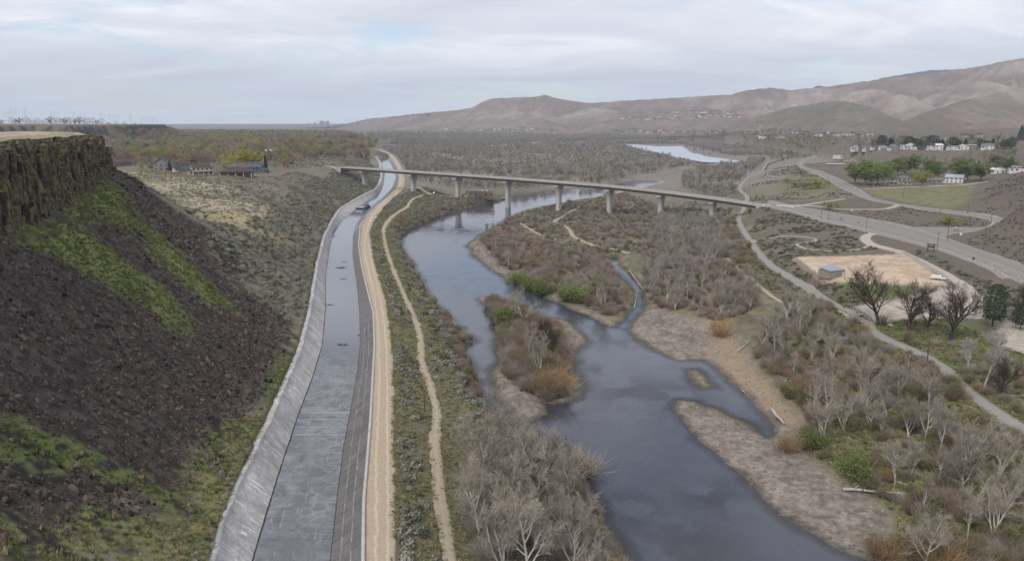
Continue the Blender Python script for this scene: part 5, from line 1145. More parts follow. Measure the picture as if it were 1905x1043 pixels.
# wooden entrance sign
p = place(1731, 469); r = empty('entrance_sign', p, face_cam(p, -.5)); tag(r, 'brown timber portal sign at the junction beside the highway', 'sign')
for sx in (-1.7, 1.7): MB().box(sx - .16, sx + .16, -.16, .16, -.5, 4.4).build('post', M_BARN, r)
MB().box(-2.6, 2.6, -.14, .14, 4.0, 4.35).build('crossbeam', M_BARN, r); MB().box(-2.0, 2.0, -.1, .1, 2.3, 3.3).build('sign_board', M_BARN, r); MB().box(-1.8, 1.8, -.13, .13, 3.55, 3.85).build('lower_beam', M_BARN, r)
def road_sign(x, y, lb, col, w=.8, h=.8, ht=2.1):
    p = place(x, y); r = empty('road_sign', p, face_cam(p, .2)); tag(r, lb, 'sign', 'small roadside signs')
    MB().tube([(0, 0, -.4), (0, 0, ht + h)], .05, 6).build('post', M_GALV, r); MB().box(-w / 2, w / 2, -.09, -.055, ht, ht + h).build('sign_face', col, r)
road_sign(1787, 440, 'small white sign on the scrub side of the junction', M_TRIM, 1.2, 1.4, .8); road_sign(1584, 398, 'white sign on the far highway shoulder', M_TRIM, .9, 1.0); road_sign(1810, 489, 'brown sign on the near highway shoulder', M_BARN, 1.0, 1.2, 1.6); road_sign(1597, 419, 'small brown sign left of the drive entrance', M_BARN, .8, .9, 1.4); road_sign(1622, 371, 'small dark sign where the path meets the looping road', M_BARN)
# crash barriers at the bridge end
def barrier_run(C, name, label, n, gap, piece, mat):
    q = resample(np.asarray(C)[:, :2], n + 1)
    for i in range(n):
        a, b = q[i], q[i + 1]; m_ = (a + b) / 2; z = base_h(m_[None])[0]; L_ = np.linalg.norm(b - a) * gap
        r = empty(name, (m_[0], m_[1], z), math.atan2(b[1] - a[1], b[0] - a[0])); tag(r, label, 'barrier', label); piece(r, L_, mat)
def jersey(r, L_, mat):
    pr = [(-.3, 0), (.3, 0), (.14, .35), (.09, .85), (-.09, .85), (-.14, .35)]
    MB().add([(sx * L_ / 2, y, z) for sx in (-1, 1) for y, z in pr], [(0, 1, 7, 6), (1, 2, 8, 7), (2, 3, 9, 8), (3, 4, 10, 9), (4, 5, 11, 10), (5, 0, 6, 11), (5, 4, 3, 2, 1, 0), (6, 7, 8, 9, 10, 11)]).build('concrete_block', mat, r)
barrier_run(atl([(1444,380,15.8),(1478,387,15.6)], 15.7), 'jersey_barrier', 'white concrete barrier block by the pullout at the bridge end', 5, .8, jersey, M_TRIM)
def guard(line, label, n):
    q = resample(np.asarray(line)[:, :2], n + 1); z = base_h(q); r = empty('guardrail', (*q[0], z[0])); tag(r, label, 'guardrail')
    o = np.array((*q[0], z[0]))
    MB().tube([np.array((*p, h + .62)) - o for p, h in zip(q, z)], .14, 6).build('rail', M_GALV, r)
    pm = MB().box(-.08, .08, -.08, .08, -.5, .75).me('post', M_WOOD)
    for p, h in zip(q, z): obj('post', pm, r, np.array((*p, h)) - o)
guard(atl([(1418,386.5,16.2),(1440,391,15.8),(1475,398,15.4),(1520,412,15)], 15.5), 'steel guardrail along the near shoulder after the bridge', 26)
def fence(pts, label, z, h, step, mat, rails, mesh=False, name='fence'):
    q = atl(pts, z)[:, :2]; L_ = np.linalg.norm(np.diff(q, axis=0), axis=1).sum(); n = max(2, int(L_ / step)); q = resample(q, n + 1); zz = height(q, False)
    o = np.array((*q[0], zz[0])); r = empty(name, o); tag(r, label, 'fence')
    pm = MB().tube([(0, 0, -.4), (0, 0, h)], .05 if mesh else .09, 6).me('post', mat)
    for p, hh in zip(q, zz): obj('post', pm, r, np.array((*p, hh)) - o)
    for k in rails: MB().tube([np.array((*p, hh + k)) - o for p, hh in zip(q, zz)], .035 if mesh else .07, 5).build('rail', mat, r)
    if mesh:
        for a, b, ha, hb in zip(q[:-1], q[1:], zz[:-1], zz[1:]):
            m_ = MB()
            for k in range(9): f = k / 8; c = a * (1 - f) + b * f; c2 = a * (1 - min(1, f + .25)) + b * min(1, f + .25); m_.bar(np.array((*c, ha + .1)) - o, np.array((*c2, ha + h - .1)) - o, .03); m_.bar(np.array((*c2, ha + .1)) - o, np.array((*c, ha + h - .1)) - o, .03)
            m_.build('wire_mesh', mat, r)
fence([(1476,478),(1540,477),(1620,474),(1664,472)], 'chain-link fence along the far side of the dirt lot', 12, 1.8, 6, M_GALV, (1.75,), True)
fence([(1680,472),(1716,493),(1754,514),(1768,529)], 'chain-link fence between the dirt lot and the gravel drive', 12, 1.8, 5, M_GALV, (1.75, .1), True)
fence([(1476,478),(1505,500),(1535,521)], 'chain-link fence on the river side of the dirt lot', 12, 1.8, 5, M_GALV, (1.75,), True)
fence([(1535,521),(1598,527),(1660,530),(1713,533),(1767,530)], 'chain-link fence along the near side of the dirt lot behind bare trees', 12, 1.8, 5, M_GALV, (1.75,), True)
fence([(1570,566),(1590,572),(1612,584),(1622,592)], 'low wooden rail fence where the trail meets the bike path', 8.5, 1.1, 2.6, M_WOOD, (.5, 1.0))
fence([(1536,570),(1545,578),(1556,586)], 'short wooden rail fence on the river side of the bike path', 6.6, 1.1, 2.0, M_WOOD, (.5, 1.0))
fence([(1648,468),(1664,471),(1678,472)], 'wire gate panels across the entrance of the gravel drive', 12.5, 1.8, 3, M_GALV, (1.75, .2), True)
fence([(1620,342),(1680,340),(1740,341)], 'dark rail fence in front of the farmhouse', 18, 1.2, 6, M_WOOD, (.5, 1.0))
p = place(1601, 589); r = empty('trash_bin', p); tag(r, 'small black and white bin beside the bike path junction', 'bin')
MB().tube([(0, 0, 0), (0, 0, .85)], [.34, .38], 10).build('bin_body', M_TYRE, r); MB().tube([(0, 0, .85), (0, 0, 1.05), (0, 0, 1.15)], [.4, .38, .1], 10).build('lid', M_TRIM, r)
p = place(1655, 607); r = empty('picnic_table', p, .6); tag(r, 'pale picnic table under the big bare trees', 'table')
MB().box(-.95, .95, -.4, .4, .7, .76).build('tabletop', M_TRIM, r)
for s in (-1, 1): MB().box(-.95, .95, s * .75 - .14, s * .75 + .14, .42, .47).build('bench_seat', M_TRIM, r); MB().bar((s * .7, -.75, .0), (s * .7, .3, .72), .08).build('leg', M_GALV, r); MB().bar((s * .7, .75, 0), (s * .7, -.3, .72), .08).build('leg', M_GALV, r)
# stone steps on the bank
p0, p1 = place(1454, 591), place(1470, 575)
r = empty('stone_steps', p0); tag(r, 'pale timber steps climbing the green bank below the trail', 'steps')
for k in range(7):
    f = k / 6; c = (p1 - p0) * f; MB().box(-1.1, 1.1, -.3, .3, -.4, .25).build('step', M_CURB, r, c, math.atan2(p1[1] - p0[1], p1[0] - p0[0]) - 1.57)
# transmission towers on the lava table
def tower(x, ytop, ybase, kind, label):
    t = 1900.0; q = at_t(x, ybase, t); z = float(ground(q[None, :2])[0]); ztop = at_t(x, ytop, t)[2]; h = ztop - z
    r = empty('transmission_tower', (q[0], q[1], z), face_cam(q, .3)); tag(r, label, 'tower', 'transmission towers on the lava table')
    w = 5.0 if kind else 2.0; rad = .14
    for s in (-1, 1): MB().tube([(s * w, 0, -1), (s * w * (1 if kind else .25), 0, h)], rad, 5).build('leg', M_GALV, r)
    if kind:
        MB().bar((-w * 2.1, 0, h * .8), (w * 2.1, 0, h * .8), rad * 1.5).build('crossarm', M_GALV, r); MB().bar((-w, 0, h * .3), (w, 0, h * .75), rad).build('brace', M_GALV, r); MB().bar((w, 0, h * .3), (-w, 0, h * .75), rad).build('brace', M_GALV, r)
    else:
        for k in (.62, .78, .93): MB().bar((-w * 2.2, 0, h * k), (w * 2.2, 0, h * k), rad).build('crossarm', M_GALV, r)
        for k in range(4): MB().bar((-w * (1 - k * .2), 0, h * k * .22), (w * (1 - (k + 1) * .2), 0, h * (k + 1) * .22), rad * .7).build('brace', M_GALV, r)
for i, (x, yt, k) in enumerate(((27, 200, 1), (14, 206, 1), (48, 201, 0), (96, 207, 0), (107, 206, 1), (139, 206, 0), (154, 209, 1), (192, 210, 1), (205, 211, 0), (216, 214, 1), (244, 210, 0), (267, 215, 1), (280, 216, 1), (287, 216, 1))):
    tower(x, yt, 224, k, f"{'H-frame' if k else 'slim lattice'} power tower, {['first','second','third','fourth','fifth','sixth','seventh','eighth','ninth','tenth','eleventh','twelfth','thirteenth','last'][sorted([27,14,48,96,107,139,154,192,205,216,244,267,280,287]).index(x)]} from the left on the skyline")
# canal check structure and debris
M_DEBRIS = flat_mat('wet_debris', (.045, .038, .03), .9, (1, 5), (.3, .3), bump=.5)
yc = float(at(672, 388, Z_FLOOR)[1]); xl, xr = xs_at(FL, yc), xs_at(FR, yc)
r = empty('canal_check', (xl, yc, Z_FLOOR)); tag(r, 'dark concrete check sill and wing wall stepping across the canal', 'sill')
MB().box(-1.0, (xr - xl) * .55, -5, -2, -.2, 1.1).build('sill', M_DEBRIS, r); MB().add([((xr - xl) * .55, -9, -.2), ((xr - xl) * .85, -9, -.2), ((xr - xl) * .85, 14, -.2), ((xr - xl) * .55, 14, -.2), ((xr - xl) * .62, -6, 1.7), ((xr - xl) * .8, -6, 1.7), ((xr - xl) * .8, 12, 1.9), ((xr - xl) * .62, 12, 1.9)], [(0, 1, 5, 4), (1, 2, 6, 5), (2, 3, 7, 6), (3, 0, 4, 7), (4, 5, 6, 7)]).build('wing_wall', M_DEBRIS, r)
MB().box(.6, (xr - xl) * .45, -2, 9, .3, .75).build('apron', M_CURB, r)
rr2 = random.Random(9)
for x, y, sz, lb in ((634, 498, 1.0, 'dark floating debris raft in the middle of the canal'), (640, 487, .5, 'small debris raft just above the larger one in the canal'), (639, 519, .5, 'dark debris clump trailing below the canal raft'), (622, 440, .7, 'small dark tuft poking out of the far canal water'), (613, 567, .6, 'debris snagged on the left canal wall'), (670, 623, .5, 'debris snagged on the right canal wall'), (640, 641, .6, 'line of drift at the lower end of the pooled water')):
    q = at(x, y, Z_CANALW); V, F = [], []; mbd = MB()
    for k in range(26):
        a, rad = rr2.uniform(0, 6.28), rr2.random() ** .7 * 2.4; c = np.array((math.cos(a) * rad * 1.5, math.sin(a) * rad, rr2.uniform(-.05, .12)))
        dv = np.array((rr2.uniform(-1, 1), rr2.uniform(-1, 1), rr2.uniform(-.1, .45))) * .8; mbd.bar(c - dv, c + dv, rr2.uniform(.06, .2))
    o = mbd.build('drift_raft', M_DEBRIS, None, q); o.scale = (sz, sz, sz); tag(o, lb, 'debris')
# driftwood
M_DRIFT = flat_mat('bleached_wood', (.40, .365, .32), .85, (1, 5), (.15, .15))
def log(pa, pb, rad, label, branches=0, zl=.25, seed=0):
    rs_ = random.Random(seed); a, b = place(*pa), place(*pb); z = zl
    m_ = MB(); n = 6; P = [a * (1 - k / n) + b * (k / n) - a + np.array((0, 0, rs_.uniform(0, .25) + z)) for k in range(n + 1)]
    r = empty('driftwood_log', a); tag(r, label, 'log', 'driftwood on the gravel bars')
    m_.tube(P, [rad * (1 - .5 * k / n) for k in range(n + 1)], 7).build('trunk', M_DRIFT, r, smooth=True)
    for k in range(branches):
        p = P[rs_.randrange(1, n)]; dv = np.array((rs_.uniform(-1, 1), rs_.uniform(-1, 1), rs_.uniform(.1, .9))) * rs_.uniform(1, 2.6); MB().tube([p, p + dv * .5, p + dv + np.array((0, 0, .2))], [rad * .5, rad * .35, rad * .12], 5).build('branch', M_DRIFT, r)
log((1568, 912), (1685, 921), .36, 'long bleached log lying across the near gravel bar', 2, .3, 1); log((1435, 764), (1458, 790), .55, 'thick white log at the head of the inlet', 1, .3, 2)
log((1372, 655), (1395, 637), .25, 'forked bleached branch on the sandy bar', 6, .3, 3); log((1330, 657), (1341, 651), .22, 'short white stick of drift on the sand', 0, .2, 4); log((1405, 722), (1417, 720), .2, 'small pale log on the sandy strip', 0, .2, 5)
log((1170, 505), (1200, 545), .3, 'dead branch fallen over the side creek', 5, .6, 6); log((1180, 575), (1186, 540), .22, 'dark branch leaning out of the creek bed', 5, .5, 7); log((1640, 890), (1690, 905), .25, 'grey log behind the long bleached one', 3, .3, 8); log((1095, 572), (1150, 580), .2, 'tangle of grey driftwood at the tip of the bar', 7, .3, 9); log((1380, 727), (1386, 733), .2, 'tiny pale drift stick at the inlet edge', 0, .2, 10)
# ------------------------------------------------------------------ plant and rock prototypes
def tubes(seg, n):                     # seg (m,8): p0 p1 r0 r1 -> verts, quads
    seg = np.asarray(seg, float); p0, p1, r0, r1 = seg[:, :3], seg[:, 3:6], seg[:, 6], seg[:, 7]
    d = p1 - p0; d /= np.linalg.norm(d, axis=1)[:, None] + 1e-9
    u = np.where(np.abs(d[:, 2:3]) > .9, np.array((1., 0, 0)), np.array((0, 0, 1.))); a = np.cross(d, u); a /= np.linalg.norm(a, axis=1)[:, None] + 1e-9; b = np.cross(a, d)
    an = np.arange(n) * 2 * np.pi / n; ring = a[:, None] * np.cos(an)[None, :, None] + b[:, None] * np.sin(an)[None, :, None]
    V = np.concatenate([p0[:, None] + ring * r0[:, None, None], p1[:, None] + ring * r1[:, None, None]], 1)
    k = np.arange(n); q = np.stack([k, (k + 1) % n, n + (k + 1) % n, n + k], 1)
    F = (np.arange(len(seg)) * 2 * n)[:, None, None] + q[None]
    return V.reshape(-1, 3), F.reshape(-1, 4)
def leaves(P, N, size, asp, rs):       # quads at P, facing about N
    n = len(P); t = rs.normal(size=(n, 3)); t -= (t * N).sum(1)[:, None] * N; t /= np.linalg.norm(t, axis=1)[:, None] + 1e-9; b = np.cross(N, t)
    s = np.asarray(size)[:, None] if np.ndim(size) else size
    V = np.stack([P - t * s, P - b * s * asp, P + t * s, P + b * s * asp], 1).reshape(-1, 3)
    return V, np.arange(4 * n).reshape(n, 4)
def slivers(P, D, L_, w, rs):          # thin twig blades from P along D
    D = D / (np.linalg.norm(D, axis=1)[:, None] + 1e-9); s = np.cross(D, rs.normal(size=D.shape)); s /= np.linalg.norm(s, axis=1)[:, None] + 1e-9; e = P + D * np.asarray(L_)[:, None]
    V = np.stack([P - s * w, P + s * w, e + s * w * .35, e - s * w * .35], 1).reshape(-1, 3); return V, np.arange(4 * len(P)).reshape(-1, 4)
def joined(name, parts, smooth=False): # parts: (V,F4,mat)
    V, F, mi, mats = [], [], [], []; b = 0
    for v, f, m_ in parts:
        if m_ not in mats: mats.append(m_)
        V.append(v); F.append(f + b); mi.append(np.full(len(f), mats.index(m_))); b += len(v)
    me = mesh_np(name, np.vstack(V), np.vstack(F), None, smooth)
    for m_ in mats: me.materials.append(m_)
    me.polygons.foreach_set('material_index', np.hstack(mi).astype(np.int32)); return me
def grow(rs, H, r0, levels, spread, up, trunk_frac=.35, wob=.085):
    """levels: list of (children, length ratio, segments). Returns trunk segs and crown segs by radius"""
    trunk, crown = [], []
    def walk(p, d, L_, r, lvl):
        nseg = levels[lvl][2]; pts = [p]; rad = [r]; dd = d.copy()
        for i in range(nseg):
            dd = dd + rs.normal(size=3) * wob; dd[2] += up[lvl]; dd /= np.linalg.norm(dd); p = p + dd * L_ / nseg; pts.append(p); rad.append(r * (1 - (.62 if lvl else .5) * (i + 1) / nseg))
        for a, b, ra, rb in zip(pts[:-1], pts[1:], rad[:-1], rad[1:]): (trunk if lvl == 0 else crown).append((*a, *b, ra, rb))
        if lvl + 1 < len(levels):
            nch = levels[lvl][0]
            for i in range(nch):
                f = trunk_frac + (1 - trunk_frac) * (i + rs.random()) / nch if lvl == 0 else .25 + .75 * (i + rs.random()) / nch
                k = min(int(f * nseg), nseg - 1); q = pts[k] + (pts[k + 1] - pts[k]) * (f * nseg - k); rq = rad[k]
                ax = (pts[k + 1] - pts[k]); ax /= np.linalg.norm(ax); t = rs.normal(size=3); t -= (t @ ax) * ax; t /= np.linalg.norm(t); s = spread[lvl] * rs.uniform(.7, 1.25)
                nd_ = ax * math.cos(s) + t * math.sin(s); walk(q, nd_, L_ * levels[lvl + 1][1] * rs.uniform(.7, 1.2) * (1 - .35 * f * (lvl == 0)), rq * rs.uniform(.5, .68), lvl + 1)
    walk(np.zeros(3), np.array((rs.normal() * .08, rs.normal() * .08, 1.0)), H, r0, 0)
    return np.array(trunk), np.array(crown)
def vm(name, c, rnd=.2, rough=.9, scales=(.6,), amp=(.15,), trans=0.0):
    m_ = flat_mat(name, c, rough, scales, amp, rnd, spec=.12)
    if trans:
        nt = m_.node_tree; b = nt.nodes['Principled BSDF']; tr = nd(nt, 'ShaderNodeBsdfTranslucent'); ms = nd(nt, 'ShaderNodeMixShader'); ms.inputs[0].default_value = trans
        src = b.inputs['Base Color'].links[0].from_socket; nt.links.new(src, tr.inputs[0]); nt.links.new(b.outputs[0], ms.inputs[1]); nt.links.new(tr.outputs[0], ms.inputs[2]); nt.links.new(ms.outputs[0], nt.nodes['Material Output'].inputs[0])
    return m_
B_PALE, B_TWIG = vm('pale_bark', (.47, .435, .38)), vm('grey_twigs', (.35, .31, .25))
B_GREY, B_GTWIG = vm('grey_bark', (.42, .39, .355)), vm('mauve_twigs', (.355, .315, .28))
B_DARK, B_DTWIG = vm('dark_bark', (.085, .068, .055)), vm('dark_twigs', (.105, .082, .066))
B_RED, B_BRN = vm('red_willow_twigs', (.27, .185, .14)), vm('brown_twigs', (.29, .225, .17))
B_ORG, B_MAUVE = vm('orange_willow_twigs', (.35, .235, .125)), vm('pinkish_twigs', (.35, .275, .24))
L_GRN, L_YEL, L_OLIVE = vm('spring_leaves', (.15, .205, .05), .25, trans=.3), vm('yellow_green_leaves', (.23, .24, .05), .2, trans=.3), vm('olive_leaves', (.175, .175, .075), .25, trans=.25)
L_CON, L_PINE = vm('spruce_needles', (.022, .038, .024), .25), vm('pine_needles', (.035, .05, .025), .25)
L_SAGE, L_SAGE2, L_SCRUB = vm('sage_leaves', (.225, .222, .178), .3), vm('sage_leaves_green', (.15, .165, .092), .28), vm('dark_scrub_leaves', (.105, .095, .068), .3)
L_GRASS, L_DRY, L_PALE = vm('green_grass', (.13, .165, .05), .35), vm('dry_grass', (.30, .26, .145), .25), vm('yellowed_grass', (.24, .235, .095), .3)
L_BUD = vm('red_buds', (.30, .19, .15), .25, trans=.2); L_OLV2 = vm('hazy_olive_leaves', (.25, .24, .125), .3, trans=.2); L_YEL2 = vm('willow_yellow_leaves', (.33, .32, .06), .2, trans=.3)
M_ROCK = vm('basalt', (.084, .064, .053), .8, .85, (.5, 4.0), (.25, .25)); M_COB = vm('river_cobble', (.215, .185, .16), .6, .8, (1.0,), (.2,)); M_COBD = vm('wet_cobble', (.12, .105, .092), .4, .6)
PROTO = {}
def rs_(s): return np.random.RandomState(s)
def bare(key, seed, H, bark, twig, kind='big'):
    rs = rs_(seed)
    if kind == 'big': t, c = grow(rs, H * .66, H * .0165 * (1.5 if key[:4] == 'dark' else 1), [(9 if key[:4] != 'dark' else 12, 1, 6), (6 if key[:4] != 'dark' else 8, .56 if key[:4] != 'dark' else .68, 5), (6, .5, 3), (6, .48, 2), (0, .5, 1)], (.72, .62, .68, .65), (.0, .11, .08, .05, .03), .22)
    elif kind == 'multi': t, c = grow(rs, H * .25, H * .019, [(5, 1, 3), (9, 2.6, 7), (6, .3, 3), (6, .5, 2), (0, .5, 1)], (.36, .55, .62, .62), (.0, .05, .09, .06, .03), .05)
    else: t, c = grow(rs, H * .62, H * .024, [(8, 1, 4), (6, .55, 3), (5, .5, 2), (0, .5, 1)], (.75, .7, .75), (.0, .09, .05, .03), .25)
    c[:, 6:] = np.maximum(c[:, 6:], .0125 if kind != 'low' else .035)
    last = c[c[:, 7] <= np.percentile(c[:, 7], 60)]; ns = {'low': 620}.get(kind, 3600 if key[:4] == 'dark' else 1300); q = last[rs.randint(0, len(last), ns)]; f = rs.uniform(0, 1, (ns, 1)); P_ = q[:, :3] * (1 - f) + q[:, 3:6] * f
    D_ = q[:, 3:6] - q[:, :3]; D_ /= np.linalg.norm(D_, axis=1)[:, None] + 1e-9; D_ = D_ * .8 + rs.normal(size=(ns, 3)) * .45 + np.array((0, 0, .25)); sl = slivers(P_, D_, rs.uniform(.5, 1.0, ns) * H * (.055 if kind != 'low' else .085), .011 if kind != 'low' else .055, rs)
    th = c[:, 6] > (.05 if kind != 'low' else .09)
    v1, f1 = tubes(t, 7 if kind != 'low' else 5); parts = [(*tubes(c[th], 5 if kind != 'low' else 3), bark), (*tubes(c[~th], 3), twig), (*sl, twig)]
    PROTO[key] = (mesh_np('trunk', v1, f1, bark, True), joined('crown', parts), joined(key, [(v1, f1, bark)] + parts))
for i in range(4): bare(f'cottonwood{i}', 10 + i, 12.0, B_PALE, B_TWIG)
for i in range(3): bare(f'multistem{i}', 20 + i, 10.0, B_PALE, B_TWIG, 'multi')
for i in range(3): bare(f'grey{i}', 30 + i, 11.0, B_GREY, B_GTWIG)
for i in range(3): bare(f'dark{i}', 40 + i, 15.0, B_DARK, B_DTWIG)
F_GREY, F_BRN, F_MAUVE = vm('far_grey_twigs', (.345, .322, .28), .3), vm('far_brown_twigs', (.265, .222, .175), .3), vm('far_mauve_twigs', (.315, .28, .25), .3)
for i in range(3): bare(f'low_grey{i}', 50 + i, 10.0, F_GREY, F_GREY, 'low')
for i in range(2): bare(f'low_brown{i}', 60 + i, 10.0, F_BRN, F_BRN, 'low')
for i in range(2): bare(f'low_mauve{i}', 64 + i, 10.0, F_GREY, F_MAUVE, 'low')
def leafy(key, seed, H, bark, leaf, n=2600, low=False, cw=.36, budded=False):
    rs = rs_(seed); t, c = grow(rs, H * .5, H * .024, [(6, 1, 4), (5, .6, 3), (4, .5, 2), (0, .5, 1)], (.7, .7, .7), (.0, .1, .05, .03), .25)
    v1, f1 = tubes(t, 6); c[:, 6:] = np.maximum(c[:, 6:], .03); ends = c[rs.randint(0, len(c), 70), 3:6]
    # clumps on the shell of an uneven crown
    k = 46; cc = rs.normal(size=(k, 3)); cc /= np.linalg.norm(cc, axis=1)[:, None]; cc *= (rs.uniform(.45, 1.0, k) ** .6)[:, None]
    cen = cc * np.array((cw, cw, .36 if key[:4] != 'bush' else .46)) * H * rs.uniform(.8, 1.12, (k, 1)) + np.array((0, 0, H * (.6 if key[:4] != 'bush' else .47))); cen = np.vstack([cen, ends[:20]])
    j = rs.randint(0, len(cen), n); off = rs.normal(size=(n, 3)); off /= np.linalg.norm(off, axis=1)[:, None]; rad = H * .105 * rs.uniform(.3, 1.0, n) ** .5 * rs.uniform(.6, 1.2, len(cen))[j]
    P = cen[j] + off * rad[:, None] * np.array((1, 1, .75)); N = off + rs.normal(size=(n, 3)) * .5; N /= np.linalg.norm(N, axis=1)[:, None]
    lv = leaves(P, N, rs.uniform(.016, .03, n) * H * (1.35 if low else 1), .62, rs)
    br = (*tubes(c, 3), bark); crown = [(*lv, leaf), br]
    PROTO[key] = (mesh_np('trunk', v1, f1, bark, True), joined('crown', crown), joined(key, [(v1, f1, bark)] + crown))
leafy('green0', 70, 11, B_BRN, L_GRN); leafy('green1', 71, 11, B_BRN, L_GRN, 2200, cw=.42); leafy('yellow0', 72, 10, B_BRN, L_YEL2); leafy('yellow1', 73, 10, B_BRN, L_YEL2, 2200, cw=.44); leafy('olive0', 74, 11, B_BRN, L_OLIVE); leafy('olive1', 75, 10, B_GREY, L_OLIVE, 1500)
leafy('bush0', 86, 6, B_BRN, L_YEL, 1700, cw=.6); leafy('bush1', 87, 6, B_BRN, L_OLIVE, 1500, cw=.62)
leafy('low_green', 76, 10, B_BRN, L_GRN, 650, True, .45); leafy('low_olive', 77, 10, B_BRN, L_OLV2, 620, True, .45); leafy('low_bud', 78, 10, B_BRN, L_BUD, 620, True, .45); leafy('low_yellow', 79, 10, B_BRN, L_YEL2, 620, True, .47)
def conifer(key, seed, H, wid, leaf, n, pine=False):
    rs = rs_(seed); z = rs.uniform(.06 if not pine else .22, 1, n); a = rs.uniform(0, 6.28, n)
    prof = (1 - z) ** .85 * wid if not pine else wid * np.sqrt(np.clip(1 - ((z - .58) / .44) ** 2, 0, 1))
    tier = 1 + .22 * np.sin(z * 40 + np.floor(a * 1.3) * 2.1) + .25 * (vnoise(a * 1.6 + 10, z * 9, seed) - .5)
    rad = prof * tier * np.sqrt(rs.uniform(.25, 1, n)) * H; P = np.stack([np.cos(a) * rad, np.sin(a) * rad, z * H - rad * .22], 1)
    N = np.stack([np.cos(a) * .6, np.sin(a) * .6, np.full(n, .7)], 1) + rs.normal(size=(n, 3)) * .45; N /= np.linalg.norm(N, axis=1)[:, None]
    lv = leaves(P, N, rs.uniform(.02, .042, n) * H, .4, rs); tr = tubes([(0, 0, 0, 0, 0, H * .5, H * .02, H * .012), (0, 0, H * .5, 0, 0, H * .97, H * .012, .02)], 6)
    PROTO[key] = (mesh_np('trunk', *tr, B_DARK, True), joined('crown', [(*lv, leaf)]), joined(key, [(*tr, B_DARK), (*lv, leaf)]))
conifer('spruce0', 80, 12, .2, L_CON, 1500); conifer('spruce1', 81, 12, .26, L_CON, 1500); conifer('pine0', 82, 12, .27, L_PINE, 1700, True); conifer('pine1', 83, 11, .34, L_PINE, 1700, True); conifer('low_spruce', 84, 10, .26, L_CON, 350); conifer('low_pine', 85, 9, .4, L_PINE, 350, True)
def shrub(key, seed, H, twig, leaf=None, n=150, nl=0, spread=.75, lsz=.09):
    rs = rs_(seed); seg = []; tips = []
    for i in range(n):
        a = rs.uniform(0, 6.28); s = rs.uniform(0, spread); b = np.array((math.cos(a), math.sin(a), 0)) * rs.uniform(0, .28) * H; d = np.array((math.cos(a) * math.sin(s), math.sin(a) * math.sin(s), math.cos(s))); L_ = H * rs.uniform(.55, 1.05)
        m_ = b + d * L_ * .55 + rs.normal(size=3) * .05 * H; e = m_ + (d + np.array((0, 0, .35)) + rs.normal(size=3) * .25) * L_ * .42; seg.append((*b, *m_, .022, .016)); seg.append((*m_, *e, .016, .008)); tips += [m_, e, (m_ + e) / 2]
        for k in range(2):
            q = m_ + (e - m_) * rs.uniform(0, .6); e2 = q + (d + rs.normal(size=3) * .55) * L_ * .25; seg.append((*q, *e2, .013, .008)); tips.append(e2)
    parts = [(*tubes(seg, 3), twig)]
    if leaf:
        T = np.array(tips)[rs.randint(0, len(tips), nl)] + rs.normal(size=(nl, 3)) * .09 * H; N = rs.normal(size=(nl, 3)); N[:, 2] += .6; N /= np.linalg.norm(N, axis=1)[:, None]; parts.append((*leaves(T, N, rs.uniform(.7, 1.3, nl) * lsz, .55, rs), leaf))
    me = joined(key, parts); PROTO[key] = (None, me, me)
shrub('willow_red0', 90, 2.6, B_RED); shrub('willow_red1', 91, 2.2, B_RED, spread=1.0); shrub('willow_brown0', 92, 2.6, B_BRN); shrub('willow_brown1', 93, 2.2, B_MAUVE, spread=.95); shrub('willow_orange', 94, 2.6, B_ORG); shrub('willow_green0', 95, 3.0, B_BRN, L_GRN, 110, 1300, .8, .15); shrub('willow_green1', 96, 2.6, B_BRN, L_OLIVE, 110, 800, .9, .13); shrub('willow_grey', 97, 2.4, B_GTWIG, spread=.95)
def tuft(key, seed, Rr, Hh, leaf, n, sz, asp, flat=1.0):
    rs = rs_(seed); a = rs.uniform(0, 6.28, n); el = np.arccos(rs.uniform(.0, 1, n)); k = rs.randint(0, 9, n); lob = rs_(seed + 1).uniform(.7, 1.2, 9)[k]; ca = rs_(seed + 2).uniform(0, 6.28, 9)[k]; cr = rs_(seed + 3).uniform(.1, .55, 9)[k] * Rr
    d = np.stack([np.cos(a) * np.sin(el), np.sin(a) * np.sin(el), np.cos(el) * flat], 1); P = d * (Rr * .55 * lob * rs.uniform(.55, 1, n))[:, None]; P[:, 2] = np.abs(P[:, 2]) * Hh / Rr * 1.5; P[:, 0] += np.cos(ca) * cr; P[:, 1] += np.sin(ca) * cr
    N = d + rs.normal(size=(n, 3)) * .55; N /= np.linalg.norm(N, axis=1)[:, None]; me = joined(key, [(*leaves(P, N, rs.uniform(.6, 1.3, n) * sz, asp, rs), leaf)]); PROTO[key] = (None, me, me)
for i in range(3): tuft(f'sage{i}', 100 + i * 5, .75, .65, L_SAGE, 150, .12, .55)
tuft('sagegreen', 117, .75, .6, L_SAGE2, 150, .12, .55); tuft('scrub0', 120, .8, .7, L_SCRUB, 140, .125, .5); tuft('scrub1', 125, .9, .6, L_SCRUB, 140, .125, .5)
def grass(key, seed, leaf, n=34, h=.38, r=.35):
    rs = rs_(seed); V, F = [], []
    for i in range(n):
        a = rs.uniform(0, 6.28); b = np.array((rs.normal() * r * .5, rs.normal() * r * .5, 0)); w = np.array((math.sin(a), -math.cos(a), 0)) * .035; tip = b + np.array((math.cos(a) * rs.uniform(.1, .3), math.sin(a) * rs.uniform(.1, .3), h * rs.uniform(.6, 1.2))); k = len(V); V += [b - w, b + w, tip + w * .3, tip - w * .3]; F.append((k, k + 1, k + 2, k + 3))
    me = joined(key, [(np.array(V), np.array(F), leaf)]); PROTO[key] = (None, me, me)
grass('grass_green', 130, L_GRASS); grass('grass_dry', 131, L_DRY); grass('grass_yellow', 132, L_PALE)
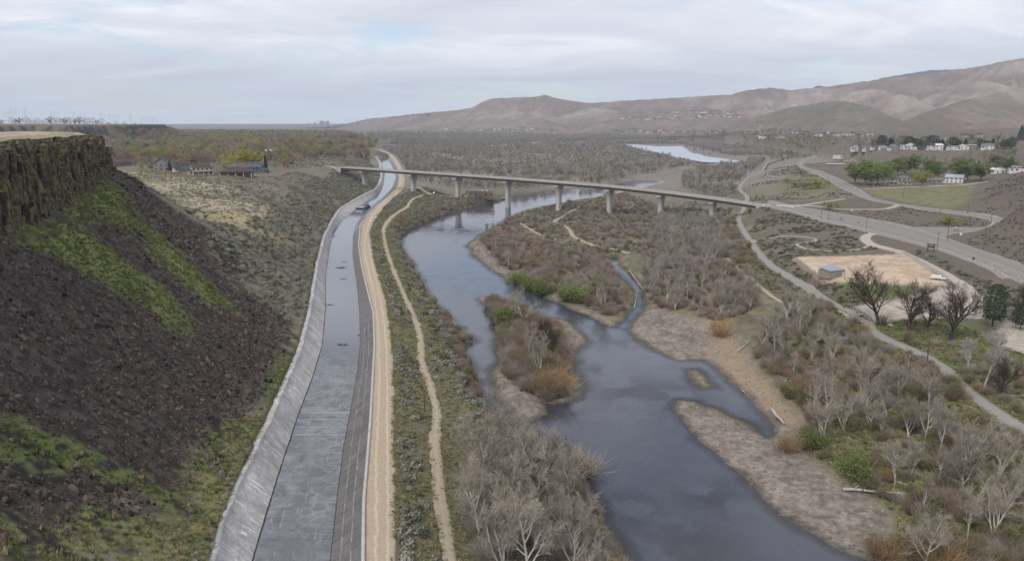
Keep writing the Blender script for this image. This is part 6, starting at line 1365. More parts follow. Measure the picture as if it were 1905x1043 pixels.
def rock(key, seed, mat, flat=.7):
    rs = rs_(seed); import bmesh; bm = bmesh.new(); bmesh.ops.create_icosphere(bm, subdivisions=1, radius=.5)
    for v in bm.verts: v.co = Vector(np.array(v.co) * rs.uniform(.72, 1.25) * np.array((1.15, .9, flat)))
    me = bpy.data.meshes.new(key); bm.to_mesh(me); bm.free(); me.materials.append(mat); PROTO[key] = (None, me, me)
for i in range(4): rock(f'rock{i}', 140 + i, M_ROCK)
for i in range(2): rock(f'cobble{i}', 150 + i, M_COB, .55)
rock('cobbledark', 155, M_COBD, .55)

# ------------------------------------------------------------------ scattering
def copy_tree(key, name, loc, rotz, sc, label, cat, group=None, stretch=1.0):
    tr, cr, _ = PROTO[key]
    if tr is None:
        o = obj(name, cr, None, loc, rotz, (sc, sc, sc * stretch)); return tag(o, label, cat, group)
    e = obj(name, None, None, loc, rotz, (sc, sc, sc * stretch)); e.empty_display_size = .5; tag(e, label, cat, group)
    obj('trunk', tr, e); obj('crown', cr, e); return e
_coll = {}
def proto_coll(keys):
    k = tuple(keys)
    if k not in _coll:
        c = bpy.data.collections.new('kinds_%d' % len(_coll))
        for i, q in enumerate(keys): c.objects.link(bpy.data.objects.new('k%02d_%d' % (i, len(_coll)), PROTO[q][2]))
        _coll[k] = c
    return _coll[k]
def instancer(name, P, keys, idx, rot, scl, label, cat):
    me = bpy.data.meshes.new(name); me.vertices.add(len(P)); me.vertices.foreach_set('co', np.asarray(P, np.float32).ravel())
    a = me.attributes.new('idx', 'INT', 'POINT'); a.data.foreach_set('value', np.asarray(idx, np.int32))
    a = me.attributes.new('rot', 'FLOAT_VECTOR', 'POINT'); a.data.foreach_set('vector', np.asarray(rot, np.float32).ravel())
    a = me.attributes.new('scl', 'FLOAT_VECTOR', 'POINT'); a.data.foreach_set('vector', np.asarray(scl, np.float32).ravel())
    o = obj(name, me); tag(o, label, cat, kind='stuff')
    ng = bpy.data.node_groups.new('scatter_' + name, 'GeometryNodeTree')
    ng.interface.new_socket('Geometry', in_out='INPUT', socket_type='NodeSocketGeometry'); ng.interface.new_socket('Geometry', in_out='OUTPUT', socket_type='NodeSocketGeometry')
    N, L = ng.nodes, ng.links; gi, go = N.new('NodeGroupInput'), N.new('NodeGroupOutput'); ip = N.new('GeometryNodeInstanceOnPoints'); ci = N.new('GeometryNodeCollectionInfo')
    ci.inputs['Collection'].default_value = proto_coll(keys); ci.inputs['Separate Children'].default_value = True; ci.inputs['Reset Children'].default_value = True
    def na(nm, ty): n = N.new('GeometryNodeInputNamedAttribute'); n.data_type = ty; n.inputs[0].default_value = nm; return n.outputs['Attribute']
    er = N.new('FunctionNodeEulerToRotation'); L.new(na('rot', 'FLOAT_VECTOR'), er.inputs[0])
    L.new(gi.outputs[0], ip.inputs['Points']); L.new(ci.outputs[0], ip.inputs['Instance']); ip.inputs['Pick Instance'].default_value = True
    L.new(na('idx', 'INT'), ip.inputs['Instance Index']); L.new(er.outputs[0], ip.inputs['Rotation']); L.new(na('scl', 'FLOAT_VECTOR'), ip.inputs['Scale']); L.new(ip.outputs[0], go.inputs[0])
    o.modifiers.new('scatter', 'NODES').node_group = ng
    return o
def in_poly(poly, n, rs):
    poly = np.asarray(poly)[:, :2]; lo, hi = poly.min(0), poly.max(0); out = []
    got = 0
    while got < n:
        q = rs.uniform(lo, hi, (n * 2, 2)); q = q[inside(q, poly)]; out.append(q); got += len(q)
        if len(q) == 0: break
    return np.vstack(out)[:n]
def area(poly):
    p = np.asarray(poly)[:, :2]; return .5 * abs(np.dot(p[:, 0], np.roll(p[:, 1], 1)) - np.dot(p[:, 1], np.roll(p[:, 0], 1)))
def scatter(poly, dens, seed, clear=.6, wmin=1.2, thin=None, fn=None):
    """points on the ground in a region: clear of roads, canal and water"""
    rs = rs_(seed); n = int(area(poly) * dens) if dens < 50 else int(dens); P = in_poly(poly, n, rs)
    I = {}; z = height(P, True, I); k = (I['dR'] > clear) & (I['dC'] > clear * .6) & (I['dW'] > wmin) & (I['dM'] > -1) & (I['dM2'] > 8)
    P, z = P[k], z[k]; I = {a: (b[k] if isinstance(b, np.ndarray) else b) for a, b in I.items()}
    if thin is not None: k = rs.uniform(size=len(P)) < thin(P, z, I); P, z = P[k], z[k]
    return np.column_stack([P, z])
def batch(P, keys, w, s0, s1, seed, tilt=.08, stretch=(.85, 1.15)):
    rs = rs_(seed); n = len(P); idx = rs.choice(len(keys), n, p=np.asarray(w) / np.sum(w)); s = rs.uniform(s0, s1, n)
    rot = np.stack([rs.normal(size=n) * tilt, rs.normal(size=n) * tilt, rs.uniform(0, 6.28, n)], 1); scl = np.stack([s, s, s * rs.uniform(*stretch, n)], 1); return idx, rot, scl
def plant(name, parts, keys_all, label, cat, n_ind=0, ind=None):
    """parts: list of (P, keys, weights, s0, s1, seed); the n_ind nearest stand as objects of their own"""
    PP, II, RR, SS = [], [], [], []
    for P, keys, w, s0, s1, seed in parts:
        i, r, s = batch(P, keys, w, s0, s1, seed); m_ = np.array([keys_all.index(k) for k in keys]); PP.append(P); II.append(m_[i]); RR.append(r); SS.append(s)
    PP, II, RR, SS = np.vstack(PP), np.hstack(II), np.vstack(RR), np.vstack(SS)
    if n_ind:
        a = np.arctan2(PP[:, 0], PP[:, 1]); d = np.hypot(PP[:, 0], PP[:, 1]) + 1e4 * ((np.abs(a) > .6) | (PP[:, 1] < 112)); order = np.argsort(d)
        for k in order[:n_ind]: nm, lb, ct, gr = ind(keys_all[II[k]], PP[k]); copy_tree(keys_all[II[k]], nm, PP[k] - np.array((0, 0, .06)), float(RR[k][2]), float(SS[k][0]), lb, ct, gr, float(SS[k][2] / SS[k][0]))
        r = order[n_ind:]; PP, II, RR, SS = PP[r], II[r], RR[r], SS[r]
    return instancer(name, PP - np.array((0, 0, .08)), keys_all, II, RR, SS, label, cat)
# ------------------------------------------------------------------ lava cliff
def cliff_mat():
    m_, nt, b = new_mat('lichen_basalt'); L = nt.links; geo = nd(nt, 'ShaderNodeNewGeometry'); oi = nd(nt, 'ShaderNodeObjectInfo')
    mp = nd(nt, 'ShaderNodeMapping'); mp.inputs['Scale'].default_value = (1, 1, .62); L.new(geo.outputs['Position'], mp.inputs[0])
    n = nd(nt, 'ShaderNodeTexNoise', Scale=.95, Detail=8.0, Roughness=.75, Distortion=.4); L.new(mp.outputs[0], n.inputs[0])
    rp = nd(nt, 'ShaderNodeValToRGB'); e = rp.color_ramp.elements; st = [(.38, (.022, .019, .017)), (.46, (.068, .056, .046)), (.53, (.105, .089, .063)), (.60, (.165, .15, .058)), (.70, (.21, .19, .095))]
    while len(e) < 5: e.new(.5)
    for el, (p, cc) in zip(e, st): el.position = p; el.color = (*cc, 1)
    ad = nd(nt, 'ShaderNodeMath', operation='MULTIPLY_ADD'); L.new(oi.outputs['Random'], ad.inputs[0]); ad.inputs[1].default_value = .2; L.new(n.outputs[0], ad.inputs[2])
    sb = nd(nt, 'ShaderNodeMath', operation='SUBTRACT'); L.new(ad.outputs[0], sb.inputs[0]); sb.inputs[1].default_value = .1
    L.new(sb.outputs[0], rp.inputs[0]); L.new(tint_noise(nt, rp.outputs[0], (3.0,), (.3,), geo.outputs['Position']), b.inputs['Base Color']); b.inputs['Roughness'].default_value = .95; b.inputs['Specular IOR Level'].default_value = .1
    nb = nd(nt, 'ShaderNodeTexNoise', Scale=1.8, Detail=6.0, Roughness=.7); L.new(mp.outputs[0], nb.inputs[0]); bp = nd(nt, 'ShaderNodeBump', Strength=.9, Distance=.6); L.new(nb.outputs[0], bp.inputs['Height']); L.new(bp.outputs[0], b.inputs['Normal'])
    return m_
M_CLIFF = cliff_mat()
def column_mesh(seed):
    rs = rs_(seed); n = 6; lev = [0, .2, .38, .55, .7, .84, .95, 1.0]; V, F = [], []; a0 = rs.uniform(0, 1); base = rs.uniform(.8, 1.15, n)
    for i, z in enumerate(lev):
        sh = rs.normal(size=2) * .07; k = rs.uniform(.82, 1.16) * (.66 if i == len(lev) - 1 else 1)
        for j in range(n): a = a0 + j * 2 * math.pi / n; r = base[j] * k * rs.uniform(.88, 1.12); V.append((math.cos(a) * r + sh[0], math.sin(a) * r + sh[1], z + rs.uniform(-.02, .02)))
    for i in range(len(lev) - 1):
        for j in range(n): F.append((i * n + j, i * n + (j + 1) % n, (i + 1) * n + (j + 1) % n, (i + 1) * n + j))
    F.append(tuple((len(lev) - 1) * n + j for j in range(n))); return mesh_np('basalt_column', np.array(V), F, M_CLIFF)
def build_cliff():
    rs = rs_(4); CM = [column_mesh(200 + i) for i in range(10)]
    edge = MESA[1:12]; q = resample(edge, 900); s = np.r_[0, np.cumsum(np.linalg.norm(np.diff(q, axis=0), axis=1))]
    root = empty('lava_cliff', (0, 0, 0)); tag(root, 'dark lichen-streaked basalt cliff capping the rock slope at left', 'cliff', kind='structure')
    # continuous broken face behind the columns
    m_ = 420; e2 = resample(edge, m_); d = np.gradient(e2, axis=0); nrm = np.stack([d[:, 1], -d[:, 0]], 1); nrm /= np.linalg.norm(nrm, axis=1)[:, None]
    if ((np.array((0, 100.)) - e2[50]) @ nrm[50]) < 0: nrm = -nrm
    zb = base_h(e2 + nrm * 3) - 2; zt = mesa_z(e2, np.full(m_, 2.0)) + .1; nz = 26; u = np.linspace(0, 1, nz); ss = np.linspace(0, s[-1], m_)
    out = (fbm(ss[:, None] * .5 + 0 * u, u[None] * 9 + 0 * ss[:, None], 5, 4) - .35) * 2.6 + (1 - u)[None] * 2.2 - .6 * (u[None] > .55) - 3.8
    X = e2[:, None, 0] + nrm[:, None, 0] * out; Y = e2[:, None, 1] + nrm[:, None, 1] * out; Z = zb[:, None] * (1 - u) + zt[:, None] * u
    obj('cliff_face', mesh_np('cliff_face', np.stack([X, Y, Z], -1).reshape(-1, 3), grid_faces(m_, nz), M_CLIFF), root)
    pos = 70.0; n_obj = 0; extra = []
    while pos < 330:
        for tier in range(5):
            c = np.array([np.interp(pos + rs.uniform(-.5, .5), ss, e2[:, i]) for i in (0, 1)]) - nrm[min(int(np.searchsorted(ss, pos)), m_ - 1)] * 2.2; k = int(np.searchsorted(ss, pos)); k = min(k, m_ - 1); b_, t_ = zb[k], zt[k]; H = t_ - b_
            z0 = (0, .18, .36, .54, .72)[tier] + rs.uniform(-.06, .04); z1 = min(z0 + rs.uniform(.18, .36), rs.uniform(.9, 1.03)); o = (2.6, 2.0, 1.5, .9, .4)[tier] + rs.uniform(-1.5, 1.2)
            if rs.random_sample() < .22: continue
            p = c + nrm[k] * o; w = rs.uniform(.45, 1.2)
            item = (rs.randint(10), (p[0], p[1], b_ + H * z0), rs.uniform(0, 6.28), (w, w * rs.uniform(.8, 1.2), H * (z1 - z0)), rs.normal() * .11, rs.normal() * .11)
            extra.append(item)
        pos += rs.uniform(.8, 1.35)
    extra.sort(key=lambda t: -abs(t[3][2]) / math.hypot(t[1][0], t[1][1]))
    for i, p, rz, sc, tx, ty in extra[:300]:
        o = obj('basalt_column', CM[i], root, p, None, sc); o.rotation_euler = (tx, ty, rz)
    rest = extra[300:]
    if rest:
        V, F = [], []; b = 0
        for i, p, rz, sc, tx, ty in rest:
            M_ = Matrix.LocRotScale(Vector(p), Matrix.Rotation(rz, 3, 'Z'), Vector(sc)); vs_ = [M_ @ v.co for v in CM[i].vertices]; V += [tuple(v) for v in vs_]; F += [tuple(k + b for k in pl.vertices) for pl in CM[i].polygons]; b += len(vs_)
        o = obj('basalt_columns_beyond', mesh_np('basalt_columns_beyond', np.array(V), F, M_CLIFF), root); o['kind'] = 'stuff'
build_cliff()

# ------------------------------------------------------------------ rocks and cobbles
def green_w(P):
    w = np.zeros(len(P))
    for k, g in GREEN.items(): w = np.maximum(w, sstep(1.5, -1.5, sdf(P, g, 10) + (fbm(P[:, 0] * .22, P[:, 1] * .22, 75, 4) - .5) * 10))
    return w
def rock_scatter():
    tal2 = scatter(TALUS2, 4500, 302, .5, 1); tal = scatter(TALUS, 76000, 301, .5, 1, lambda P, z, I: np.clip(1 - .93 * green_w(P), 0, 1) * (.35 + .65 * sstep(330, 90, I['dist'])))
    tal = np.vstack([tal, tal2]); rs = rs_(5); n = len(tal); d = np.hypot(tal[:, 0], tal[:, 1]); s = np.minimum(.27 / rs.uniform(.02, 1, n) ** .54, 1.8) * (.8 + .35 * sstep(90, 260, d)) * (.65 + .7 * fbm(tal[:, 0] * .05, tal[:, 1] * .05, 305, 2))
    idx = rs.randint(0, 4, n); rot = rs.uniform(0, 6.28, (n, 3)); scl = np.stack([s, s * rs.uniform(.7, 1.1, n), s * rs.uniform(.6, 1, n)], 1)
    instancer('talus_rocks', tal, [f'rock{i}' for i in range(4)], idx, rot, scl, 'dark basalt rubble covering the steep slope below the cliff', 'rocks')
    P = []
    for i, g in enumerate(GRAVEL): P.append(scatter(g, min(2.0, 34000 / area(g)), 311 + i, .3, -.8, lambda P, z, I: .55 + .45 * sstep(3, 0, I['dW'])))
    for px_, rad in (((960,775),10),((1245,740),9),((1370,785),7),((1265,760),8),((1072,690),7),((1080,640),6),((1060,748),7)):
        c = at(px_[0], px_[1], 0)[:2]; q = c + rs.normal(size=(260, 2)) * rad * .5; P.append(np.column_stack([q, height(q)]))
    q = resample(np.vstack([RIVER[1:27], ])[:, :2], 1500) + rs.normal(size=(1500, 2)) * .9; P.append(np.column_stack([q, np.maximum(height(q), -.1)]))
    P = np.vstack(P); n = len(P); s = np.minimum(.16 / rs.uniform(.04, 1, n) ** .52, .8); dw = water_d(P); idx = np.where(dw < 1.3, 2, rs.randint(0, 2, n)); rot = np.stack([rs.normal(size=n) * .2, rs.normal(size=n) * .2, rs.uniform(0, 6.28, n)], 1); scl = np.stack([s, s * rs.uniform(.7, 1.1, n), s], 1)
    instancer('river_cobbles', P, ['cobble0', 'cobble1', 'cobbledark'], idx, rot, scl, 'rounded river stones on the gravel bars and shallows', 'stones')
rock_scatter()

# ------------------------------------------------------------------ sagebrush and scrub
Z_SCARP = hits([(545,600),(588,540),(603,450),(636,388),(700,350),(709,322)], 60, 2000)[:, :2]
SCARP = np.vstack([Z_SCARP, at(690,290,30)[:2], at(640,300,32)[:2], at(545,340,33)[:2], at(470,402,33)[:2], hits([(400,436),(380,445),(430,520),(490,565)], 60, 900)[:, :2]])
TERR = atl([(232,322),(330,322),(420,328),(500,330),(545,318),(620,310),(560,340),(500,375),(440,424),(395,410),(330,385),(270,350)], 35)
UPPER = atl([(545,312),(625,306),(690,290),(688,275),(640,276),(560,290),(520,300)], 33.5)
STRIP = np.vstack([RDr[(RDr[:, 1] > 95) & (RDr[:, 1] < 720)][:, :2], atl([(790,358),(850,372),(920,374),(850,392),(800,410),(765,425),(745,441),(745,462),(765,490),(788,530),(803,561),(830,582),(856,614),(880,633),(862,652),(882,692),(897,740),(918,772),(955,798),(900,840),(880,900),(870,1000),(890,1100)], 3)[:, :2]])
BENCH = atl([(1390,425),(1420,392),(1480,400),(1590,430),(1610,450),(1640,466),(1560,474),(1470,478),(1530,520),(1600,530),(1620,545),(1590,565),(1545,558),(1470,512),(1420,474),(1400,450)], 11.5)
BENCH2 = atl([(1680,462),(1720,474),(1780,500),(1860,530),(1905,545),(1905,600),(1850,600),(1825,550),(1780,515),(1720,482)], 12.5)
BENCH3 = atl([(1480,388),(1580,402),(1690,420),(1830,420),(1838,412),(1780,400),(1690,388),(1600,392)], 15.8)
BENCH4 = atl([(1390,345),(1420,320),(1450,300),(1490,310),(1520,325),(1560,350),(1610,372),(1560,372),(1440,376),(1400,366)], 14)
BENCH5 = atl([(1762,444),(1840,434),(1890,425),(1960,420),(1960,510),(1905,490),(1820,458)], 17)
HILLR = atl([(1830,350),(1860,335),(1905,320),(1990,300),(1990,420),(1905,408),(1860,395),(1815,388)], 24)
SLOPE_B = atl([(1380,420),(1400,465),(1440,505),(1500,545),(1560,575),(1545,580),(1490,572),(1430,540),(1380,500),(1350,470),(1340,430)], 5.5)
PENIN = atl([(949,403),(1000,386),(1070,373),(1160,358),(1230,380),(1330,395),(1380,420),(1340,470),(1230,470),(1150,470),(1060,470),(950,460),(890,450)], 2.5)
GAP = atl([(830,310),(900,275),(1000,262),(1130,268),(1160,285),(1130,305),(1000,318),(920,322)], 5)
def clump(sc, lo, hi, seed=401): return lambda P, z, I: sstep(lo, hi, fbm(P[:, 0] * sc, P[:, 1] * sc, seed, 3))
def off_gravel(P): 
    d = np.full(len(P), 25.)
    for g in GRAVEL: d = np.minimum(d, sdf(P, g, 25))
    return d
sage_parts = []
def sg(poly, dens, seed, keys, w, s0, s1, thin=None, clear=.8, wmin=2.0): P = scatter(poly, dens, seed, clear, wmin, thin); sage_parts.append((P, keys, w, s0, s1, seed)); return P
SK = ['sage0', 'sage1', 'sage2', 'sagegreen', 'scrub0', 'scrub1']
sg(SCARP, .2, 410, SK, (4, 4, 4, 1.2, 1.2, 1.2), 1.2, 2.6, lambda P, z, I: (.4 + .6 * sstep(.3, .5, fbm(P[:, 0] * .06, P[:, 1] * .06, 402, 3))) * (sdf(P, TALUS, 10) > -2))
sg(TERR, .06, 411, SK, (4, 4, 4, .5, .8, .8), 1.0, 2.2, clump(.035, .46, .58)); sg(atl([(320,325),(420,331),(540,322),(620,312),(560,338),(490,352),(400,346),(330,338)], 35), .11, 421, SK, (4, 4, 4, .6, .6, .6), .9, 1.8, clump(.06, .35, .5))
sg(UPPER, .06, 412, SK, (4, 4, 4, 1, 1, 1), 1.2, 2.2)
sg(STRIP, .30, 413, SK, (3.4, 3.4, 3.4, 2.2, 1, 1), .8, 2.9, lambda P, z, I: sstep(.36, .47, fbm(P[:, 0] * .065, P[:, 1] * .065, 403, 3)) * (.35 + .65 * (seg_dist(P, PATH, False) > 4.5)))
sg(BENCH, .16, 414, SK, (1, 1, 1, 1.5, 4, 4), 1.1, 2.4, clump(.05, .34, .5)); sg(BENCH2, .12, 415, SK, (1, 1, 1, 1, 4, 4), 1.1, 2.4, clump(.05, .36, .5)); sg(BENCH3, .10, 416, SK, (.6, .6, .6, .4, 5, 5), .7, 1.5, clump(.05, .3, .6))
sg(BENCH4, .05, 417, SK, (2, 2, 2, 2, 2, 2), 1.0, 2.4, clump(.03, .4, .6)); sg(BENCH5, .12, 418, SK, (1, 1, 1, .3, 5, 5), .7, 1.5); sg(HILLR, .05, 419, SK, (1, 1, 1, .3, 5, 5), .9, 2.0, clump(.04, .35, .6))
sg(SLOPE_B, .22, 420, SK, (2, 2, 2, 4, 2, 2), 1.0, 2.2, clump(.08, .3, .5)); sg(PENIN, .10, 422, SK, (3, 3, 3, 3, 3, 3), 1.2, 2.8, lambda P, z, I: sstep(.36, .5, fbm(P[:, 0] * .06, P[:, 1] * .06, 404, 3)) * (off_gravel(P) > 2)); sg(GAP, .018, 423, SK, (3, 3, 3, 4, 1, 1), 1.6, 3.4, clump(.012, .35, .55))
sg(np.vstack([TALUS_EDGE[2:, :2], CL[(CL[:, 1] > 60) & (CL[:, 1] < 300)][:, :2]]), .06, 424, SK, (3, 3, 3, 1, 1, 1), .6, 1.4)
CREEK = RIVER[59:74]
MARKS = {'the creek': CREEK[:, :2], 'the dirt trail': TRAIL[:, :2], 'the bridge piers': np.array([BR_O[:2] + BR_E * t for t in (60, 190)]), 'the gravel bar': atl([(1190,575),(1290,590),(1345,605)], 1)[:, :2]}
def nearest(p, marks): return min(marks, key=lambda k: float(seg_dist(np.asarray(p)[None, :2], marks[k], False)[0]))
def depth_word(p): d = p[1]; return 'nearest the camera' if d < 150 else 'in the middle distance' if d < 215 else 'toward the bridge'
def sage_ind(k, p):
    xp = float(np.interp(p[1], PATH[:, 1], PATH[:, 0])); z = (('between canal road and river path' if p[0] < xp else 'between river path and river') if seg_dist(p[None, :2], PATH, False)[0] < 40 and p[0] < 20 else ('on the slope left of the canal' if p[0] < -40 else 'on the right bank')) + ', ' + depth_word(p)
    kk = 'dark low scrub bush' if k.startswith('scrub') else ('green-tinged sagebrush' if k == 'sagegreen' else 'silvery sagebrush')
    return ('sagebrush' if not k.startswith('scrub') else 'scrub_bush', f'{kk} {z}', 'shrub', f'{kk} {z}')
BACK = hits([(232,322),(280,352),(340,394),(400,428),(450,455),(490,475),(450,425),(385,405),(300,360)], 60, 900)[:, :2]
sg(BACK, .2, 425, SK, (3, 3, 3, 1, 2, 2), 1.0, 2.2)
plant('sagebrush_cover', sage_parts, SK, 'grey-green sagebrush and scrub cover on slopes and benches', 'shrubs', 260, sage_ind)

# grass
gp = []
for i, (k, g) in enumerate(GREEN.items()): gp.append((scatter(g, min(6500, area(g) * 1.3), 430 + i, .4, 1), ['grass_green', 'grass_yellow', 'grass_dry'], (6, 3, 1.5) if k not in ('g6', 'g7', 'g8') else (2.5, 4, 3), .8, 1.7, 440 + i))
gp.append((scatter(STRIP, .9, 450, .3, 1.2), ['grass_green', 'grass_yellow', 'grass_dry'], (2.2, 4, 4), .8, 1.6, 451)); gp.append((scatter(SLOPE_B, .6, 452, .3, 1.2), ['grass_green', 'grass_yellow', 'grass_dry'], (4, 4, 3), .8, 1.8, 453))
NEARR = atl([(1470,590),(1570,585),(1640,625),(1760,695),(1905,810),(1960,840),(1960,1060),(1660,1060),(1640,950),(1500,830),(1440,730),(1400,640)], 3.5)
gp.append((scatter(NEARR, 1.3, 454, .3, 1.5, lambda P, z, I: off_gravel(P) > 1), ['grass_green', 'grass_yellow', 'grass_dry'], (2.6, 4.5, 4), .9, 2.0, 455))
gp.append((scatter(atl([(1620,600),(1740,596),(1905,660),(1905,780),(1800,720),(1690,645)], 7), .8, 456, .4, 1.2), ['grass_green', 'grass_yellow', 'grass_dry'], (6, 3, 1), .9, 1.8, 457))
gp.append((scatter(TERR, .12, 458, .4, 1.2), ['grass_dry', 'grass_yellow'], (6, 1), .9, 1.8, 459)); gp.append((scatter(PENIN, .08, 460, .4, 1.2, lambda P, z, I: off_gravel(P) > 1), ['grass_green', 'grass_yellow', 'grass_dry'], (1, 3, 5), 1.0, 2.2, 461))
_rs = rs_(464); _e = np.vstack([resample(RDr[(RDr[:, 1] > 95) & (RDr[:, 1] < 420)][:, :2], 2600), resample(PATH[:14, :2], 1600) + np.array((1.5, 0)), resample(PATH[:14, :2], 1600) - np.array((1.5, 0)), resample(BIKE[:20, :2], 900) + np.array((2.4, 0)), resample(BIKE[:20, :2], 900) - np.array((2.4, 0))]); _e = _e + _rs.normal(size=_e.shape) * .42; _e = _e[vnoise(_e[:, 0] * .25, _e[:, 1] * .25, 3) > .35]
gp.append((np.column_stack([_e, base_h(_e)]), ['grass_green', 'grass_yellow', 'grass_dry'], (1.5, 4, 4), .5, 1.1, 463))
plant('grass_cover', gp, ['grass_green', 'grass_yellow', 'grass_dry'], 'green and yellowed grass tufts on banks and rock slope', 'grass')

# ------------------------------------------------------------------ trees and tall shrubs that stand singly
def _zmax(me):
    a = np.empty(len(me.vertices) * 3, np.float32); me.vertices.foreach_get('co', a); return float(a[2::3].max())
_ZM = {k: _zmax(m_[2]) for k, m_ in PROTO.items()}
TR = random.Random(21)
def tree(key, x, ybase, ytop, label, cat='tree', name=None, group=None, H0=None, wide=1.0):
    """a plant whose foot and head are seen at the picture rows ybase and ytop"""
    p = place(x, ybase); d = ray(x, ytop); h = max(1.0, CAM_H + d[2] * p[1] / d[1] - p[2])
    zm = _ZM[key]
    s = h / zm; nm = name or {'s': 'evergreen_tree', 'p': 'pine_tree', 'w': 'willow_shrub', 'g': 'leafy_tree', 'y': 'leafy_tree', 'o': 'leafy_tree'}.get(key[0], 'bare_tree')
    if key.startswith('grey'): nm = name or 'bare_tree'
    return copy_tree(key, nm, p - np.array((0, 0, .15)), TR.uniform(0, 6.28), s * wide, label, cat, group, 1 / wide)
def ordinal(n): return f"{n}{'th' if 10 < n % 100 < 14 else {1: 'st', 2: 'nd', 3: 'rd'}.get(n % 10, 'th')}"
def grove(P, keys, w, h0, h1, label, cat, name, group, seed):
    rs = rs_(seed); idx = rs.choice(len(keys), len(P), p=np.asarray(w) / np.sum(w))
    rank = np.argsort(np.argsort(np.arctan2(P[:, 0], P[:, 1]))); hs = rs.uniform(h0, h1, len(P))
    for n_, (p, i) in enumerate(zip(P, idx)):
        h = hs[n_]; s = h / _ZM[keys[i]]; lb = label(keys[i], p, h) if callable(label) else label
        if cat == 'tree' and len(P) <= 60: lb = ' '.join(lb.split()[:11]) + ', ' + ordinal(rank[n_] + 1) + ' from the left'
        copy_tree(keys[i], name, p - np.array((0, 0, .15)), rs.uniform(0, 6.28), s, lb, cat, group, rs.uniform(.9, 1.1))
def spaced(P, dmin, n):
    out = []
    for p in P:
        if all((p[0] - q[0]) ** 2 + (p[1] - q[1]) ** 2 > dmin * dmin for q in out): out.append(p)
        if len(out) >= n: break
    return np.array(out)
# near clump by the water
CL_A = atl([(862,880),(920,850),(985,856),(1035,900),(1062,950),(1085,1010),(1105,1110),(910,1110),(872,1000)], 3)
P = spaced(scatter(CL_A, 900, 501, .6, .4), 4.6, 29)
grove(P, ['cottonwood0', 'cottonwood1', 'cottonwood2', 'cottonwood3', 'multistem0', 'multistem1', 'multistem2'], (3, 3, 3, 3, 2.5, 2.5, 2.5), 11.5, 18, lambda k, p, h: ('tall ' if h > 15 else 'smaller ') + ('many-stemmed ' if k[0] == 'm' else '') + 'bare pale tree in the thicket at the bottom centre', 'tree', 'bare_tree', 'bare trees of the near left bank thicket', 502)
P = spaced(scatter(CL_A, 900, 503, .5, .2), 4, 28); grove(P, ['willow_grey', 'willow_brown0', 'willow_brown1', 'willow_green1'], (4, 2, 2, .8), 2.2, 4.5, lambda k, p, h: {'willow_green1': 'olive', 'willow_grey': 'grey'}.get(k, 'brown') + (' taller' if h > 3.4 else ' low') + ' twiggy shrub beneath the bare trees at the bottom centre, ' + ('front' if p[1] < 128 else 'back'), 'shrub', 'willow_shrub', 'undergrowth of the near left bank thicket', 504)
tree('willow_brown0', 1062, 893, 826, 'dense brown willow overhanging the water beside the bottom thicket', 'shrub', wide=1.5); tree('willow_green1', 1035, 872, 815, 'olive willow behind the brown one at the water edge', 'shrub', wide=1.4); tree('willow_brown1', 1085, 880, 830, 'mauve willow at the tip of the near thicket', 'shrub', wide=1.5)
tree('multistem1', 1085, 960, 885, 'slender forked white tree leaning over the water', wide=.8); tree('cottonwood2', 985, 930, 790, 'tallest pale cottonwood rising from the bottom thicket', wide=1.1)
# island
tree('cottonwood1', 976, 606, 528, 'single leafless white tree at the head of the island'); tree('willow_green0', 945, 602, 562, 'dense green willow at the upper end of the island', 'shrub', wide=1.5); tree('willow_green1', 925, 596, 566, 'smaller green willow beside the island gravel tip', 'shrub', wide=1.3)
tree('willow_green0', 991, 690, 651, 'bright green willow in the middle of the island', 'shrub', wide=1.2); tree('willow_orange', 1032, 730, 672, 'rounded orange-brown willow at the lower end of the island', 'shrub', wide=1.5); tree('willow_red1', 1012, 735, 690, 'rust-brown willow next to the island foot', 'shrub', wide=1.3); tree('willow_green1', 1022, 738, 712, 'low olive shrub at the island water edge', 'shrub', wide=1.6)
for x, yb, yt, k, lb in ((1000,655,580,'dark0','dark red-brown bare tree at the centre of the island'),(1030,668,600,'dark1','reddish bare tree on the right of the island'),(1010,640,585,'dark2','small dark bare tree behind the island centre'),(985,668,600,'grey0','grey bare tree leaning over the island willows'),(1003,700,610,'multistem0','white-stemmed young tree on the lower island')): tree(k, x, yb, yt, lb, wide=.85)
P = spaced(scatter(atl([(930,598),(1000,600),(1055,620),(1062,690),(1050,735),(960,725),(932,690),(940,640)], 1), 500, 510, .3, 2.5), 3.2, 30); grove(P, ['willow_red0', 'willow_red1', 'willow_brown0', 'willow_brown1'], (3, 3, 2, 2), 2.2, 4.6, lambda k, p, h: ('red-brown' if 'red' in k else 'brown' if k.endswith('n0') else 'mauve') + (' tall' if h > 3.6 else ' low') + ' bare willow on the island, ' + ('upstream half' if p[1] > 255 else 'downstream half'), 'shrub', 'willow_shrub', 'bare willows on the island', 511)
